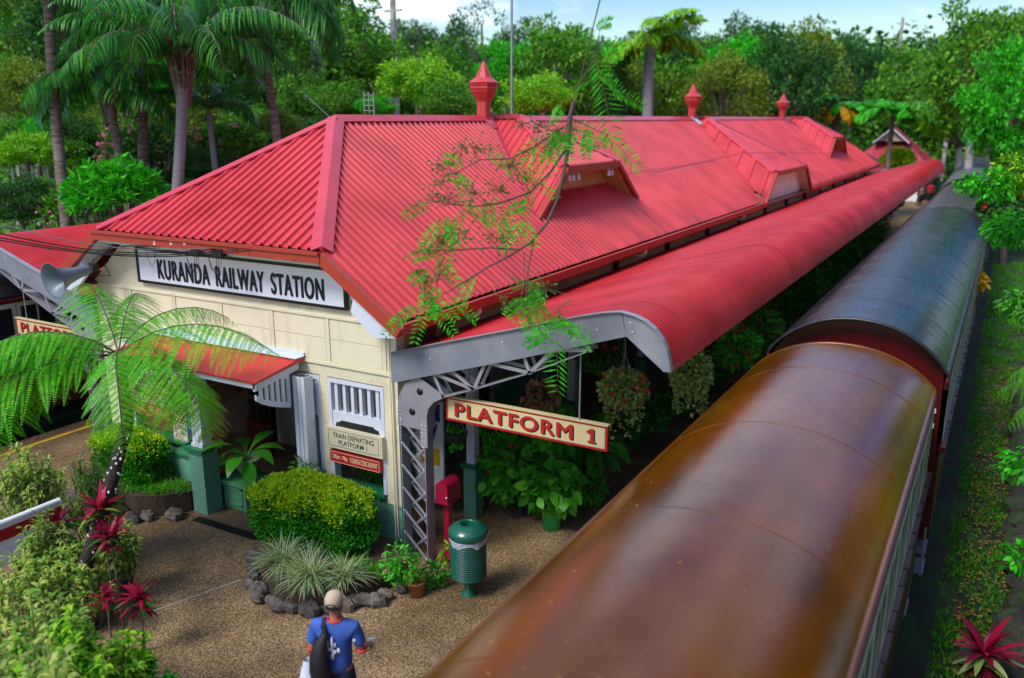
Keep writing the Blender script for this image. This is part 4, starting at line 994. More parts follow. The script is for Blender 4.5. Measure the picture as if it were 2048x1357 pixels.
    for y in (y0+.4, y1-.4):
        g = MB()
        for z in (-.2, .15):
            g.box(xr-.25, xr+.02, y-.25, y+.25, z, z+.03)
        for dy in (-.25, .25): g.box(xr-.03, xr, y+dy-.015, y+dy+.015, -.22, .6)
        g.build('step', M['steel'], root)
    g = MB(); g.tube([(xc+sh(y1), y1-.3, .1), (xc+sh(y1), y1+.45, .1)], .08, 8); g.build('coupler', M['iron'], root)
    return root
c1 = carriage('train carriage with a glossy orange-brown roof, nearest of the train', -3.02, -.52, -5.0, 12.85, 3.0, .52, M['brownroof'])
c2 = carriage('train carriage with a shiny charcoal roof, second from the front of the photo', -2.98, -.42, 13.45, 33.2, 3.12, .66, M['darkroof'])
c3 = carriage('train carriage with a dull dusky brown roof, behind the charcoal one', -2.9, -.48, 33.9, 48.6, 3.1, .55, M['duskroof'], x2=-.05)
c4 = carriage('train carriage with a pale grey roof, fourth along the platform', -2.95, -.42, 49.4, 68, 3.2, .62, M['greyroof'], x2=-.35, detail=False)
c5 = carriage('farthest train carriage, pale grey roof under the market umbrellas', -3.3, -.8, 68.8, 88, 3.1, .6, M['greyroof'], x2=-.6, detail=False)
text('3', .05, .09, M['boardw'], c2, tuple(ony(1860, 857, 13.64)), name='number', bold=.03)
text('2', .05, .07, M['boardw'], c2, tuple(ony(1865, 826, 13.64)), name='number', bold=.02)
c6 = carriage('black-roofed train carriage standing at platform 2 behind the tree fern', -20.9, -18.25, -6, 22, 3.0, .55, M['darkroof'])

# ================================================================ PLATFORM FURNITURE
c = onz(938, 1188, 0)
M['bingreen'] = mat('bin_green', (.006, .10, .06), .3, .1, 4, coat=.3)
t = thing('litter_bin', 'dark green ribbed litter bin with domed lid on the paving by the lattice column', 'bin', tuple(c))
bz = .27
prof = [(.0, bz), (.20, bz), (.24, bz+.03)]
for k in range(17): z = bz+.05+k*.034; prof += [(.262, z), (.262, z+.017), (.25, z+.022), (.25, z+.03)]
prof += [(.25, bz+.66)]
g = MB(); g.lathe(prof, tuple(c), 36); body = g.build('ribbed_body', M['bingreen'], t)
g = MB(); g.lathe([(.27, .93), (.285, .95), (.285, 1.02), (.27, 1.05), (.2, 1.10), (.13, 1.13), (.11, 1.13), (.10, 1.11), (.10, 1.0)], tuple(c), 36); g.build('lid', M['bingreen'], t)
g = MB(); g.lathe([(0, 1.03), (.10, 1.03)], tuple(c), 24); g.build('opening', M['black'], t)
g = MB(); g.lathe([(0, bz+.01), (.07, bz), (.06, .12), (.10, .05), (.12, 0)], tuple(c), 20); g.build('pedestal', M['bingreen'], t)
g = MB(); rr = random.Random(3)
n = 40; vs = []
for i, (r0, z0) in enumerate(((.262, .95), (.272, .915), (.268, .88), (.27, .86))):
    for j in range(n): vs.append((c[0]+(r0+rr.uniform(-.006, .008))*math.cos(2*PI*j/n), c[1]+(r0+rr.uniform(-.006, .008))*math.sin(2*PI*j/n), z0+(rr.uniform(-.02, .015) if i == 3 else 0)+(.03*math.sin(j*.8) if i == 3 else 0)))
g.add(vs, [(i*n+j, i*n+(j+1) % n, (i+1)*n+(j+1) % n, (i+1)*n+j) for i in range(3) for j in range(n)])
g.build('bin_liner', mat('liner_plastic', (.35, .42, .45), .25, .2, 8), t)

t = thing('red_mailbox', 'dark red post-mounted mailbox with curved top beside the lattice column', 'mailbox', (-6.9, 10.1, 0))
M['mbred'] = mat('mailbox_red', (.28, .004, .03), .35, .08, 3)
g = MB()
arc = [(-6.9+.11*math.cos(a), 1.25+.10*math.sin(a)) for a in np.linspace(0, PI, 11)]
g.prism([(-6.79, 1.02), *arc, (-7.01, 1.02)], 9.9, 10.25); g.build('box', M['mbred'], t)
g = MB(); g.box(-6.95, -6.85, 10.02, 10.12, 0.0, 1.0); g.box(-7.05, -6.75, 9.9, 10.25, 0, .06); g.box(-7.03, -6.77, 9.88, 10.27, 1.0, 1.02); g.build('post', M['mbred'], t)
g = MB(); g.ell((-6.80, 9.89, 1.12), (.015, .015, .015), 8, 5); g.build('lock', M['porc'], t)

M['potgreen'] = mat('pot_green', (.03, .62, .16), .45, .15, 2, dirt=(.02, .42, .10), dscale=3, dpos=(.5, .8))
def pot(mb, c, r, h, base=.78):
    mb.lathe([(0, .01), (r*base, .0), (r*.97, h*.86), (r*1.04, h*.86), (r*1.06, h), (r*.97, h), (r*.93, h*.9), (0, h*.9)], c, 26)

# planter box in the entrance
t = thing('planter_box', 'green panelled wooden planter box inside the entrance, beside the stuccoed pier', 'planter', (-11.1, 9.95, 0))
g = MB(); g.box(-11.38, -10.84, 9.62, 10.2, .02, .5); g.box(-11.42, -10.80, 9.58, 10.24, .47, .53)
b1 = g.build('box', mat('planter_green', (.08, .30, .14), .5, .1, 3), t)
g = MB()
for a in ((-10.84, 9.70, 10.12, .1, .43),):
    x, ya, yb, za, zb3 = a
    for p in ((ya, yb, za, za+.03), (ya, yb, zb3-.03, zb3), (ya, ya+.03, za, zb3), (yb-.03, yb, za, zb3)): g.box(x, x+.014, p[0], p[1], p[2], p[3])
for p in ((-11.3, -10.92, .1, .13), (-11.3, -10.92, .40, .43), (-11.3, -11.27, .1, .43), (-10.95, -10.92, .1, .43)): g.box(p[0], p[1], 9.606, 9.62, p[2], p[3])
g.build('panel_moulding', M['green_st'], b1)

# drain grate in front of the entrance
a, b = onz(392, 1038, 0), onz(500, 1073, 0)
t = thing('drain_grate', 'long narrow black drain grate across the foot of the entrance', 'drain', (float(a[0]+b[0])/2, float(a[1]+b[1])/2, 0))
A, B = Vector((a[0], a[1], .006)), Vector((b[0]+.3, b[1]+.02, .006)); g = MB(); g.beam(A, B, .17, .012); g.build('channel', M['black'], t)
g = MB(); n = 34
dd = (B-A); pv = Vector((-dd.y, dd.x, 0)).normalized()
for i in range(n): p = A+dd*((i+.5)/n)+Vector((0, 0, .009)); g.beam(p-pv*.07, p+pv*.07, .014, .008)
g.build('bars', M['iron'], t)
# drain on the far right
c = onz(2000, 692, -.58); t = thing('track_drain', 'small dark slotted drain set in the grass to the right of the train', 'drain', tuple(c))
g = MB(); g.box(c[0]-.35, c[0]+.35, c[1]-.15, c[1]+.15, -.60, -.55)
for k in range(9): g.box(c[0]-.33+k*.077, c[0]-.30+k*.077, c[1]-.13, c[1]+.13, -.55, -.53)
g.build('grate', M['iron'], t)

# ================================================================ PEOPLE
M['skin'] = mat('skin', (.42, .16, .09), .55, .08, 6)
M['tee'] = mat('blue_shirt', (.03, .10, .38), .8, .25, 5, dirt=(.05, .13, .42), dscale=3, dpos=(.5, .8))
M['trim'] = mat('shirt_trim', (.55, .05, .05), .8, .1, 5)
M['tan'] = mat('cap_tan', (.48, .38, .25), .85, .08, 10)
M['short'] = mat('navy_shorts', (.01, .015, .05), .8, .2, 5)
M['bag'] = mat('black_bag', (.008, .008, .01), .6, .2, 8)
M['cloth'] = mat('white_cloth', (.55, .6, .68), .8, .1, 6)
def skinned(name, nodes, edges, m, parent, sub=2):
    """nodes: name -> (co, rx, ry); grown with a skin modifier into one smooth surface"""
    ks = list(nodes); me = bpy.data.meshes.new(name); me.from_pydata([nodes[k][0] for k in ks], [(ks.index(a), ks.index(b)) for a, b in edges], [])
    o = link(name, me, m, parent, False); md = o.modifiers.new('skin', 'SKIN'); md.use_smooth_shade = True
    for i, k in enumerate(ks): me.skin_vertices[0].data[i].radius = (nodes[k][1], nodes[k][2]); me.skin_vertices[0].data[i].use_root = (i == 0)
    sb = o.modifiers.new('sub', 'SUBSURF'); sb.levels = sub; sb.render_levels = sub
    return o
def figure(label, loc, rot, scale, shirt, pants, hair, arm=0.0, female=False, full=True):
    t = thing('person', label, 'person', loc); t.rotation_euler.z = rot; t.scale = (scale,)*3
    # faces +y, height 1.75; arm bend: the right hand forward
    nd = {'pelvis': ((0, 0, .95), .14, .11), 'waist': ((0, 0, 1.10), .13, .10), 'chest': ((0, 0, 1.30), .165, .115), 'neckb': ((0, -.01, 1.46), .07, .07), 'neck': ((0, 0, 1.52), .055, .055), 'head1': ((0, .015, 1.60), .075, .085), 'head2': ((0, .01, 1.68), .078, .092), 'head3': ((0, 0, 1.74), .05, .06)}
    ed = [('pelvis', 'waist'), ('waist', 'chest'), ('chest', 'neckb'), ('neckb', 'neck'), ('neck', 'head1'), ('head1', 'head2'), ('head2', 'head3')]
    for s, k in ((1, 'r'), (-1, 'l')):
        fwd = arm if s > 0 else 0
        nd['sh'+k] = ((s*.19, -.01, 1.42), .06, .06); nd['el'+k] = ((s*.27, -.04+fwd*.05, 1.15), .042, .042); nd['wr'+k] = ((s*(.29-fwd*.02), .04+fwd*.22, .92+fwd*.14), .026, .030); nd['pa'+k] = ((s*(.285-fwd*.02), .06+fwd*.27, .85+fwd*.14), .022, .04)
        ed += [('chest', 'sh'+k), ('sh'+k, 'el'+k), ('el'+k, 'wr'+k), ('wr'+k, 'pa'+k)]
        px, py, pz = nd['pa'+k][0]
        for fi in range(4):
            q1 = (px+s*.0, py-.026+fi*.018, pz-.045); q2 = (px-s*.012, py-.026+fi*.018+fwd*.01, pz-.085+abs(fi-1.4)*.008)
            nd['f%d%s' % (fi, k)] = (q1, .009, .009); nd['g%d%s' % (fi, k)] = (q2, .007, .007); ed += [('pa'+k, 'f%d%s' % (fi, k)), ('f%d%s' % (fi, k), 'g%d%s' % (fi, k))]
        nd['t'+k] = ((px-s*.02, py+.045, pz-.01), .010, .010); nd['u'+k] = ((px-s*.028, py+.055, pz-.04), .008, .008); ed += [('pa'+k, 't'+k), ('t'+k, 'u'+k)]
        nd['hip'+k] = ((s*.09, 0, .88), .095, .095); nd['kn'+k] = ((s*.10, .03+s*.04, .48), .06, .06); nd['an'+k] = ((s*.10, -.02+s*.06, .09), .036, .04); nd['to'+k] = ((s*.11, .13+s*.06, .03), .03, .03)
        ed += [('pelvis', 'hip'+k), ('hip'+k, 'kn'+k), ('kn'+k, 'an'+k), ('an'+k, 'to'+k)]
    b = skinned('body', nd, ed, M['skin'], t)
    # face
    g = MB(); g.ell((0, .105, 1.635), (.014, .022, .024), 8, 6)
    for s in (1, -1): g.ell((s*.082, .0, 1.64), (.012, .022, .032), 8, 6)
    g.ell((0, .095, 1.59), (.028, .008, .007), 8, 5); g.build('face', M['skin'], b, False)
    g = MB()
    for s in (1, -1): g.ell((s*.032, .092, 1.665), (.013, .008, .008), 8, 5)
    g.build('eyes', M['black'], b, False)
    # shirt: slightly larger torso and sleeves
    sn = {'w0': ((0, 0, .84), .195, .17), 'waist': ((0, 0, 1.10), .165, .13), 'chest': ((0, -.005, 1.30), .195, .14), 'top': ((0, -.01, 1.42), .15, .10), 'nk': ((0, -.005, 1.49), .068, .066)}
    se = [('w0', 'waist'), ('waist', 'chest'), ('chest', 'top'), ('top', 'nk')]
    for s, k in ((1, 'r'), (-1, 'l')):
        fwd = arm if s > 0 else 0
        sn['s'+k] = ((s*.205, -.01, 1.415), .082, .08); sn['e'+k] = ((s*.265, -.03+fwd*.04, 1.19), .075, .075); se += [('top', 's'+k), ('s'+k, 'e'+k)]
    skinned('shirt', sn, se, shirt, b)
    pn = {'p': ((0, 0, 1.0), .165, .14), 'q': ((0, 0, .88), .16, .13)}; pe = [('p', 'q')]
    zl = .52 if not full else .12
    for s, k in ((1, 'r'), (-1, 'l')): pn['h'+k] = ((s*.095, 0, .80), .105, .11); pn['k'+k] = ((s*.10, .02+s*.04, zl+.02), .075 if full else .09, .08 if full else .09); pe += [('q', 'h'+k), ('h'+k, 'k'+k)]
    skinned('trousers', pn, pe, pants, b)
    for s in (1, -1): g = MB(); g.ell((s*.11, .06+s*.06, .04), (.05, .13, .045), 12, 8); g.build('shoe', M['bag'], b, False)
    if hair: g = MB(); g.ell((0, -.015, 1.70), (.098, .108, .085), 16, 10); g.build('hair', hair, b, False)
    return t, b
mp_ = onz(668, 1195, 1.78)
man, mb_ = figure('man in tan cap and blue printed shirt seen from behind, holding something white', (float(mp_[0]), float(mp_[1]), 0), math.radians(22), 1.02, M['tee'], M['short'], None, arm=1.0, full=False)
g = MB(); g.lathe([(.088, -.0), (.096, .03), (.094, .07), (.075, .115), (.04, .135), (0, .14)], (0, -.005, 1.675), 22); g.v = [(v[0], v[1]*1.18, v[2]) for v in g.v]
vs = []; n = 10                     # brim to the front
for i in range(n+1):
    a = PI*i/n; vs.append((.09*math.cos(a), .03+.07*math.sin(a), 1.69)); vs.append((.085*math.cos(a), .06+.15*math.sin(a), 1.675-.02*math.sin(a)))
g.add(vs, [(2*i, 2*i+1, 2*i+3, 2*i+2) for i in range(n)]); cap = g.build('cap', M['tan'], mb_, False)
g = MB(); g.tube([(.05*math.cos(a), -.112-.006*math.sin(a), 1.70+.028*math.sin(a)) for a in np.linspace(0, PI, 8)], .006, 5); g.box(-.06, .06, -.123, -.113, 1.682, 1.70); g.build('cap_strap', M['bag'], cap, False)
g = MB(); g.ell((0, -.075, 1.665), (.07, .042, .035), 12, 8); g.build('hair', mat('grey_hair', (.06, .05, .045), .9), mb_, False)
g = MB(); g.lathe([(.072, 1.475), (.086, 1.49), (.078, 1.515), (.07, 1.505)], (0, -.004, 0), 20); g.build('collar', M['trim'], mb_, False)
g = MB()
for s in (1, -1): g.lathe([(.05, 0), (.058, .006), (.060, .03), (.05, .04)], (s*.268, -.03+(.04 if s > 0 else 0), 1.125), 16)
g.build('sleeve_cuff', M['trim'], mb_, False)
# pale print on the back and sleeve
g = MB(); rr = random.Random(8)
for x, z, w, h in ((-.045, 1.27, .02, .07), (-.02, 1.22, .035, .03), (.005, 1.29, .02, .13), (.03, 1.20, .03, .035), (.075, 1.22, .022, .045), (.005, 1.15, .026, .06), (-.05, 1.22, .018, .05), (.04, 1.28, .014, .04), (.22, 1.30, .03, .035)):
    g.ell((x, -.150 if x < .2 else -.06, z), (w*.8, .012 if x < .2 else .03, h*.7), 8, 6, .25, rr)
g.build('shirt_print', M['cloth'], mb_, False)
# shoulder bag
g = MB()
sec = [(-.06, -.15, 1.42, .035, .03), (-.10, -.19, 1.32, .07, .05), (-.12, -.215, 1.16, .10, .075), (-.115, -.215, 1.0, .115, .085), (-.11, -.2, .88, .10, .075), (-.11, -.19, .84, .05, .04)]
n = 14; vs = [(x+rx*math.cos(2*PI*j/n), y+ry*math.sin(2*PI*j/n), z) for x, y, z, rx, ry in sec for j in range(n)]
g.add(vs, [(i*n+j, i*n+(j+1) % n, (i+1)*n+(j+1) % n, (i+1)*n+j) for i in range(len(sec)-1) for j in range(n)], True); g.add(vs[-n:], [tuple(range(n))[::-1]])
RM = Matrix.Rotation(man.rotation_euler.z, 4, 'Z')
def held(name, mb, m, label, cat):
    mb.v = [tuple(Vector(man.location)+RM@(Vector(v)*1.02)) for v in mb.v]
    o = mb.build(name, m); tag(o, label, cat); return o
bagm = MB(); bagm.add(g.v, g.f, True)
st = [(-.06, -.16, 1.38), (-.09, -.13, 1.47), (-.11, -.02, 1.50), (-.12, .08, 1.45), (-.13, .13, 1.3), (-.16, .12, 1.12), (-.19, -.02, .98), (-.17, -.16, .95)]
for a, b in zip(st[:-1], st[1:]): bagm.beam(a, b, .045, .012, up=(0, 1, 0) if abs(a[1]-b[1]) < .05 else (0, 0, 1))
held('shoulder_bag', bagm, M['bag'], 'slim black sling bag hanging on the back of the man in blue', 'bag')
g = MB(); rr = random.Random(5)
vs = []; 
for i in range(7):
    for j in range(8): a = 2*PI*j/8; z = 1.02-.06*i; rx = .05+.014*i+rr.uniform(-.008, .008); vs.append((-.30+rx*math.cos(a), -.06-.015*i+.05*math.sin(a)*(1+.15*i), z))
g.add(vs, [(i*8+j, i*8+(j+1) % 8, (i+1)*8+(j+1) % 8, (i+1)*8+j) for i in range(6) for j in range(8)], True)
held('white_jacket', g, M['cloth'], 'crumpled white jacket hanging over the left arm of the man in blue', 'jacket')
g = MB(); g.box(.225, .295, .36, .375, .90, 1.04); held('phone', g, M['cloth'], 'small white phone or folded paper in the right hand of the man', 'phone')

p = onz(1856, 407, 0); M['redtee'] = mat('red_shirt', (.55, .01, .03), .8, .1, 5); M['darkt'] = mat('dark_clothes', (.012, .012, .016), .8, .1, 5); M['hairb'] = mat('dark_hair', (.012, .008, .006), .7, .1, 5)
sc = 1.0
pf = onx(1856, 392, -3.75)
figure('distant person in a bright red top and dark trousers on the platform edge', (-5.3, 77.0, 0), .4, 1.0, M['redtee'], M['darkt'], M['hairb'])
figure('distant person in black clothes standing left of the one in red', (-6.0, 76.0, 0), 2.2, .98, M['darkt'], M['darkt'], M['hairb'])
figure('distant person in grey and black, beside the two others on the platform', (-5.75, 75.0, 0), 1.2, .97, M['inside'], M['darkt'], M['hairb'], arm=1.0)
t = thing('wheelie_bin', 'far green wheeled bin beyond the people on the platform', 'bin', (-5.6, 86, 0))
g = MB(); g.prism([(-6.2, .1), (-5.1, .1), (-5.0, 1.2), (-6.3, 1.2)], 85.6, 86.4); g.box(-6.35, -4.95, 85.55, 86.45, 1.2, 1.3); g.build('body', M['bingreen'], t)
g = MB(); g.tube([(-6.1, 86.45, .12), (-5.2, 86.45, .12)], .11, 12); g.build('wheels', M['rubber'], t)

# far buildings
def hut(name, label, x0, x1, y0, y1, zw, ridge, gab, wallm=M['boardw'], gable=True):
    t = thing(name, label, 'building', ((x0+x1)/2, (y0+y1)/2, 0)); xc = (x0+x1)/2; o = .6
    g = MB(); g.box(x0, x1, y0, y1, -.3, zw); g.build('wall', wallm, t)
    hl = (y1-y0)/2; ry0, ry1 = y0+hl*.7, y1-hl*.7
    g = MB(); g.add([(x0-o, y0-o, zw), (x1+o, y0-o, zw), (x1+o, y1+o, zw), (x0-o, y1+o, zw), (xc, ry0, ridge), (xc, ry1, ridge)], [(0, 1, 4), (1, 2, 5, 4), (2, 3, 5), (3, 0, 4, 5)]); rf = g.build('roof', M['roof_d'], t)
    g = MB(); g.box(x0-o-.03, x1+o+.03, y0-o-.05, y0-o, zw-.22, zw+.02); g.box(x1+o, x1+o+.05, y0-o-.03, y1+o, zw-.22, zw+.02); g.build('fascia', M['white'], t)
    if gable:
        g = MB(); w = (x1-x0)*.22; zt = ridge+.15; zb = ridge-gab; yg = y0-o+(ry0-y0+o)*.42
        g.prism([(xc-w, zb), (xc+w, zb), (xc, zt)], yg, yg+.1); g.build('gablet_wall', M['inside'], rf)
        g = MB()
        for s in (1, -1): g.add([(xc, yg-.3, zt+.1), (xc+s*(w+.3), yg-.3, zb-.1), (xc+s*(w+.3), ry0+.5, zb-.1), (xc, ry0+.5, zt+.1)], [(0, 1, 2, 3)])
        g.build('gablet_roof', M['roof_d'], rf)
        g = MB()
        for s in (1, -1): g.beam((xc, yg-.32, zt+.05), (xc+s*(w+.3), yg-.32, zb-.15), .08, .3, up=(0, 1, 0))
        g.build('barge_board', M['white'], rf)
    for k in range(2):
        g = MB(); yy = y0+1+k*(y1-y0-3); g.box(x1, x1+.05, yy, yy+1, .9, 2.0); f = g.build('window', M['glassd'], t)
    return t
hut('kiosk_building', 'small white building with dull red roof and little gablet beyond the station', -11.4, -6.4, 79, 87, 3.0, 5.7, .85)
hut('storehouse', 'low dark red roofed building joined to the far end of the station', -14.5, -7.9, 60.5, 68, 3.35, 5.3, .6, M['cream'], False)
hut('far_shed', 'farthest small red-roofed shed, right of the white kiosk', -7.5, -3.8, 98, 104, 3.4, 5.0, .8, M['cream'], False)
def market_umbrella(label, x, y, r, z, cols):
    t = thing('market_umbrella', label, 'umbrella', (x, y, 0)); g = MB(); g.tube([(x, y, 0), (x, y, z)], .04, 8); g.build('pole', M['steel'], t)
    g = MB(); n = 8
    for i in range(n):
        a, b = 2*PI*i/n, 2*PI*(i+1)/n; g.cur = i % len(cols)
        g.add([(x, y, z), (x+r*math.cos(a), y+r*math.sin(a), z-r*.42), (x+r*math.cos(b), y+r*math.sin(b), z-r*.42)], [(0, 1, 2)])
    g.build('canopy', cols, t)
ct = [mat('teal_canvas', (.05, .35, .35), .8), mat('cream_canvas', (.6, .5, .3), .8), mat('orange_canvas', (.6, .25, .08), .8)]
market_umbrella('large teal and cream striped market umbrella beyond the train', -.9, 98, 4.2, 5.6, ct)
market_umbrella('smaller white market umbrella left of the striped one', -5.0, 104, 2.5, 4.3, [M['boardw']])
t = thing('far_house', 'distant cream house with red roof at the right end of the view', 'house', (3.5, 120, 1))
g = MB(); g.box(-1, 9, 118, 126, 0, 5.6); g.build('wall', M['cream'], t); g = MB(); g.add([(-1.8, 117, 5.6), (9.8, 117, 5.6), (9.8, 127, 5.6), (-1.8, 127, 5.6), (1.5, 122, 7.2), (7, 122, 7.2)], [(0, 1, 5, 4), (1, 2, 5), (2, 3, 4, 5), (3, 0, 4)]); g.build('roof', M['roof_d'], t)
g = MB()
for k in range(3): g.box(.5+k*2.8, 1.9+k*2.8, 117.95, 118, 2.5, 4.2)
g.build('window', M['glassd'], t)
# poles in the background
for px, py, d, top, lab in ((793, 235, 42, 5, 'pale straight pole or dead trunk rising through the trees left of the nearest vent'), (1898, 235, 75, 175, 'short pale pole standing among the trees at the far right'), (1788, 200, 85, 40, 'tall pale pole rising behind the umbrella-shaped palm')):
    b = atd(px, py, d); zt = atd(px, top, d)[2]; t = thing('pole', lab, 'pole', (float(b[0]), float(b[1]), 0))
    g = MB(); g.tube([(b[0], b[1], -.3), (b[0], b[1], (zt)/2), (b[0], b[1], zt)], [.2, .18, .14], 8); g.build('shaft', M['barkw'], t)
    g = MB(); g.box(b[0]-.5, b[0]+.5, b[1]-.05, b[1]+.05, zt-.6, zt-.5); g.build('crossbar', M['barkw'], t)
c = atd(1800, 208, 80); t = thing('floodlight', 'white floodlight pair on a slim post behind the umbrella-shaped palm', 'light', (float(c[0]), float(c[1]), 0))
g = MB(); g.tube([(c[0], c[1], 0), (c[0], c[1], c[2])], .08, 8); g.build('post', M['steel'], t)
g = MB(); g.box(c[0]-1.7, c[0]-.5, c[1]-.2, c[1]+.2, c[2]-.1, c[2]+.15); g.box(c[0]+.3, c[0]+1.5, c[1]-.2, c[1]+.2, c[2]-.1, c[2]+.15); g.box(c[0]-1.7, c[0]+1.5, c[1]-.04, c[1]+.04, c[2]-.16, c[2]-.1); g.build('lamp_head', M['boardw'], t)
# barrier at far left
t = thing('banner_barrier', 'low white barrier with a red band at the far left among the shrubs', 'barrier', (-12.6, 6.7, 0))
a, b = Vector(onz(-60, 1062, .95)), Vector(onz(118, 992, .95)); a.z = b.z = 0
g = MB(); g.beam(a+Vector((0, 0, .52)), b+Vector((0, 0, .52)), .05, .62); g.tube([a+Vector((0, 0, .87)), b+Vector((0, 0, .87))], .05, 10); g.build('panel', M['boardw'], t)
g = MB(); nn = Vector((b.y-a.y, a.x-b.x, 0)).normalized()
if nn.y > 0: nn = -nn
g.beam(a+Vector((0, 0, .70))+nn*.03, b+Vector((0, 0, .70))+nn*.03, .01, .18); g.build('red_banner', M['signred'], t)
# ================================================================ PLANTS
RNG = np.random.default_rng(11)
class LM:
    """collects leaf quads and connected strips"""
    def __init__(s): s.V = []; s.F = []; s.M = []; s.n = 0
    def quads(s, Q, mi=0):
        Q = np.asarray(Q).reshape(-1, 4, 3); k = len(Q); s.V.append(Q.reshape(-1, 3)); s.F.append(np.arange(k*4).reshape(-1, 4)+s.n); s.M.append(np.full(k, mi)); s.n += k*4
    def strips(s, P, W, mi=0):
        n, k, _ = P.shape; V = np.stack([P-W, P+W], 2).reshape(-1, 3); b = (np.arange(n)*k*2)[:, None]+np.arange(k-1)*2
        F = np.stack([b, b+1, b+3, b+2], -1).reshape(-1, 4)+s.n; s.V.append(V); s.F.append(F); s.M.append(np.full(len(F), mi)); s.n += len(V)
    def mesh(s, name):
        V = np.concatenate(s.V).astype(np.float32); F = np.concatenate(s.F).astype(np.int32); m = np.concatenate(s.M).astype(np.int32)
        me = bpy.data.meshes.new(name); me.vertices.add(len(V)); me.vertices.foreach_set('co', V.reshape(-1)); me.loops.add(F.size); me.loops.foreach_set('vertex_index', F.reshape(-1)); me.polygons.add(len(F))
        me.polygons.foreach_set('loop_start', np.arange(0, F.size, 4, dtype=np.int32)); me.polygons.foreach_set('loop_total', np.full(len(F), 4, dtype=np.int32)); me.polygons.foreach_set('material_index', m); me.update(calc_edges=True); return me
    def build(s, name, m, parent=None, world=True): return link(name, s.mesh(name), m, parent, world)

def rachis(base, az, elev, length, droop, n=24, curl=0.0):
    t = np.linspace(0, 1, n); e = elev-droop*t**1.15; a = az+curl*t; st = length/(n-1)
    d = np.stack([np.cos(e)*np.cos(a), np.cos(e)*np.sin(a), np.sin(e)], 1); p = np.cumsum(np.vstack([np.zeros(3), d[:-1]*st]), 0)+np.asarray(base); return p, d
def interp(p, t):
    n = len(p)-1; f = np.clip(t*n, 0, n-1e-6); i = f.astype(int); w = (f-i)[:, None]; return p[i]*(1-w)+p[i+1]*w
def fern_frond(lm, wood, rng, base, az, elev, L, droop, npin=24, pw=.21, npl=24, mi=0):
    p, d = rachis(base, az, elev, L, droop, 24, rng.uniform(-.25, .25))
    t = np.linspace(.10, .99, npin); P = interp(p, t); D = unit(interp(d, t)); up = np.array([0, 0, 1.0]); sd = unit(np.cross(D, up)); nm = unit(np.cross(sd, D))
    ln = L*pw*(np.sin(np.clip(t, 0, 1)**.75*PI*.93)**.65+.05)*np.clip((1.02-t)*4, 0, 1)**.5
    for s in (1, -1):
        pd = unit(sd*s+D*.30-nm*.22+rng.normal(size=(npin, 3))*.09)
        u = np.linspace(.04, .98, npl)
        C = P[:, None]+pd[:, None]*(ln[:, None]*u)[..., None]; C[..., 2] -= (ln[:, None]*u**1.6*.55)*rng.uniform(.7, 1.2, npin)[:, None]       # tips hang
        tang = pd[:, None]-np.array([0, 0, 1.0])*(.6*u[None, :, None]); tang = unit(tang)
        across = unit(np.cross(tang, nm[:, None]))
        pl = (ln[:, None]*.16*(1-u**2.0)+.006)[..., None]; spc = (ln/npl)[:, None, None]*.52
        for s2 in (1, -1):
            U = (across*s2+tang*.45); U = unit(U)*pl; Vv = tang*spc; lm.quads(leaf_quads(C.reshape(-1, 3), U.reshape(-1, 3), np.broadcast_to(Vv, C.shape).reshape(-1, 3)), mi)
    if wood is not None: wood.tube([tuple(q) for q in p[::3]], [float(.011*(1-k/9)+.002) for k in range(len(p[::3]))], 5)
def palm_frond(lm, wood, rng, base, az, elev, L, droop, n=60, ll=.8, hang=.9, w=.022, mi=0):
    p, d = rachis(base, az, elev, L, droop, 24, rng.uniform(-.2, .2))
    t = np.linspace(.16, .99, n); P = interp(p, t); D = unit(interp(d, t)); up = np.array([0, 0, 1.0]); sd = unit(np.cross(D, up))
    ln = ll*(np.sin(np.clip(t*1.02, 0, 1)*PI*.9)**.5+.15)*np.clip((1.05-t)*3, .25, 1)
    for s in (1, -1):
        dr = unit(sd*s+D*.55+rng.normal(size=(n, 3))*.13+up*.15); k = 4; Q = np.zeros((n, k, 3)); W = np.zeros((n, k, 3)); q = P.copy(); dv = dr.copy()
        for i in range(k):
            Q[:, i] = q; wd = unit(np.cross(dv, up)+1e-4); W[:, i] = wd*w*[.5, 1, .75, .05][i]; dv = unit(dv-up*hang*.55*(i+1)/2*rng.uniform(.7, 1.2, n)[:, None]); q = q+dv*(ln/(k-1))[:, None]
        lm.strips(Q, W, mi)
    if wood is not None: wood.tube([tuple(q) for q in p[::3]], [float(.035*(1-k/9)+.006) for k in range(len(p[::3]))], 5)

# ---------------- crowns shared between the background trees (unit radius)
def crown(seed, ncl, nl, size, width=.5, flat=.8, up=.35, droop=.1, clr=(.16, .30), shell=.55, m='lf_jungle', fan=False):
    rng = np.random.default_rng(seed); lm = LM()
    c = rng.normal(size=(ncl, 3)); c = unit(c)*(shell+(1-shell)*rng.random((ncl, 1))**.6)*.82; c[:, 2] *= flat; c = c[c[:, 2] > -.62*flat]
    c += rng.normal(size=c.shape)*.05
    for q in c:
        r = rng.uniform(*clr); k = int(nl*(r/clr[1])**2)
        o = unit(rng.normal(size=(k, 3))); rad = rng.random((k, 1))**.45*r; P = q+o*rad*np.array([1, 1, .62])
        lm.quads(rand_leaves(rng, P, size, width, up, o, .5, droop))
    me = lm.mesh('crown_leaves'); me.materials.append(M[m]); wd = MB(); 
    for q in c[::3]: wd.tube([(0, 0, -.55), tuple(q*.45+np.array([0, 0, -.2])), tuple(q*.92)], [.035, .018, .006], 5)
    return me, wd
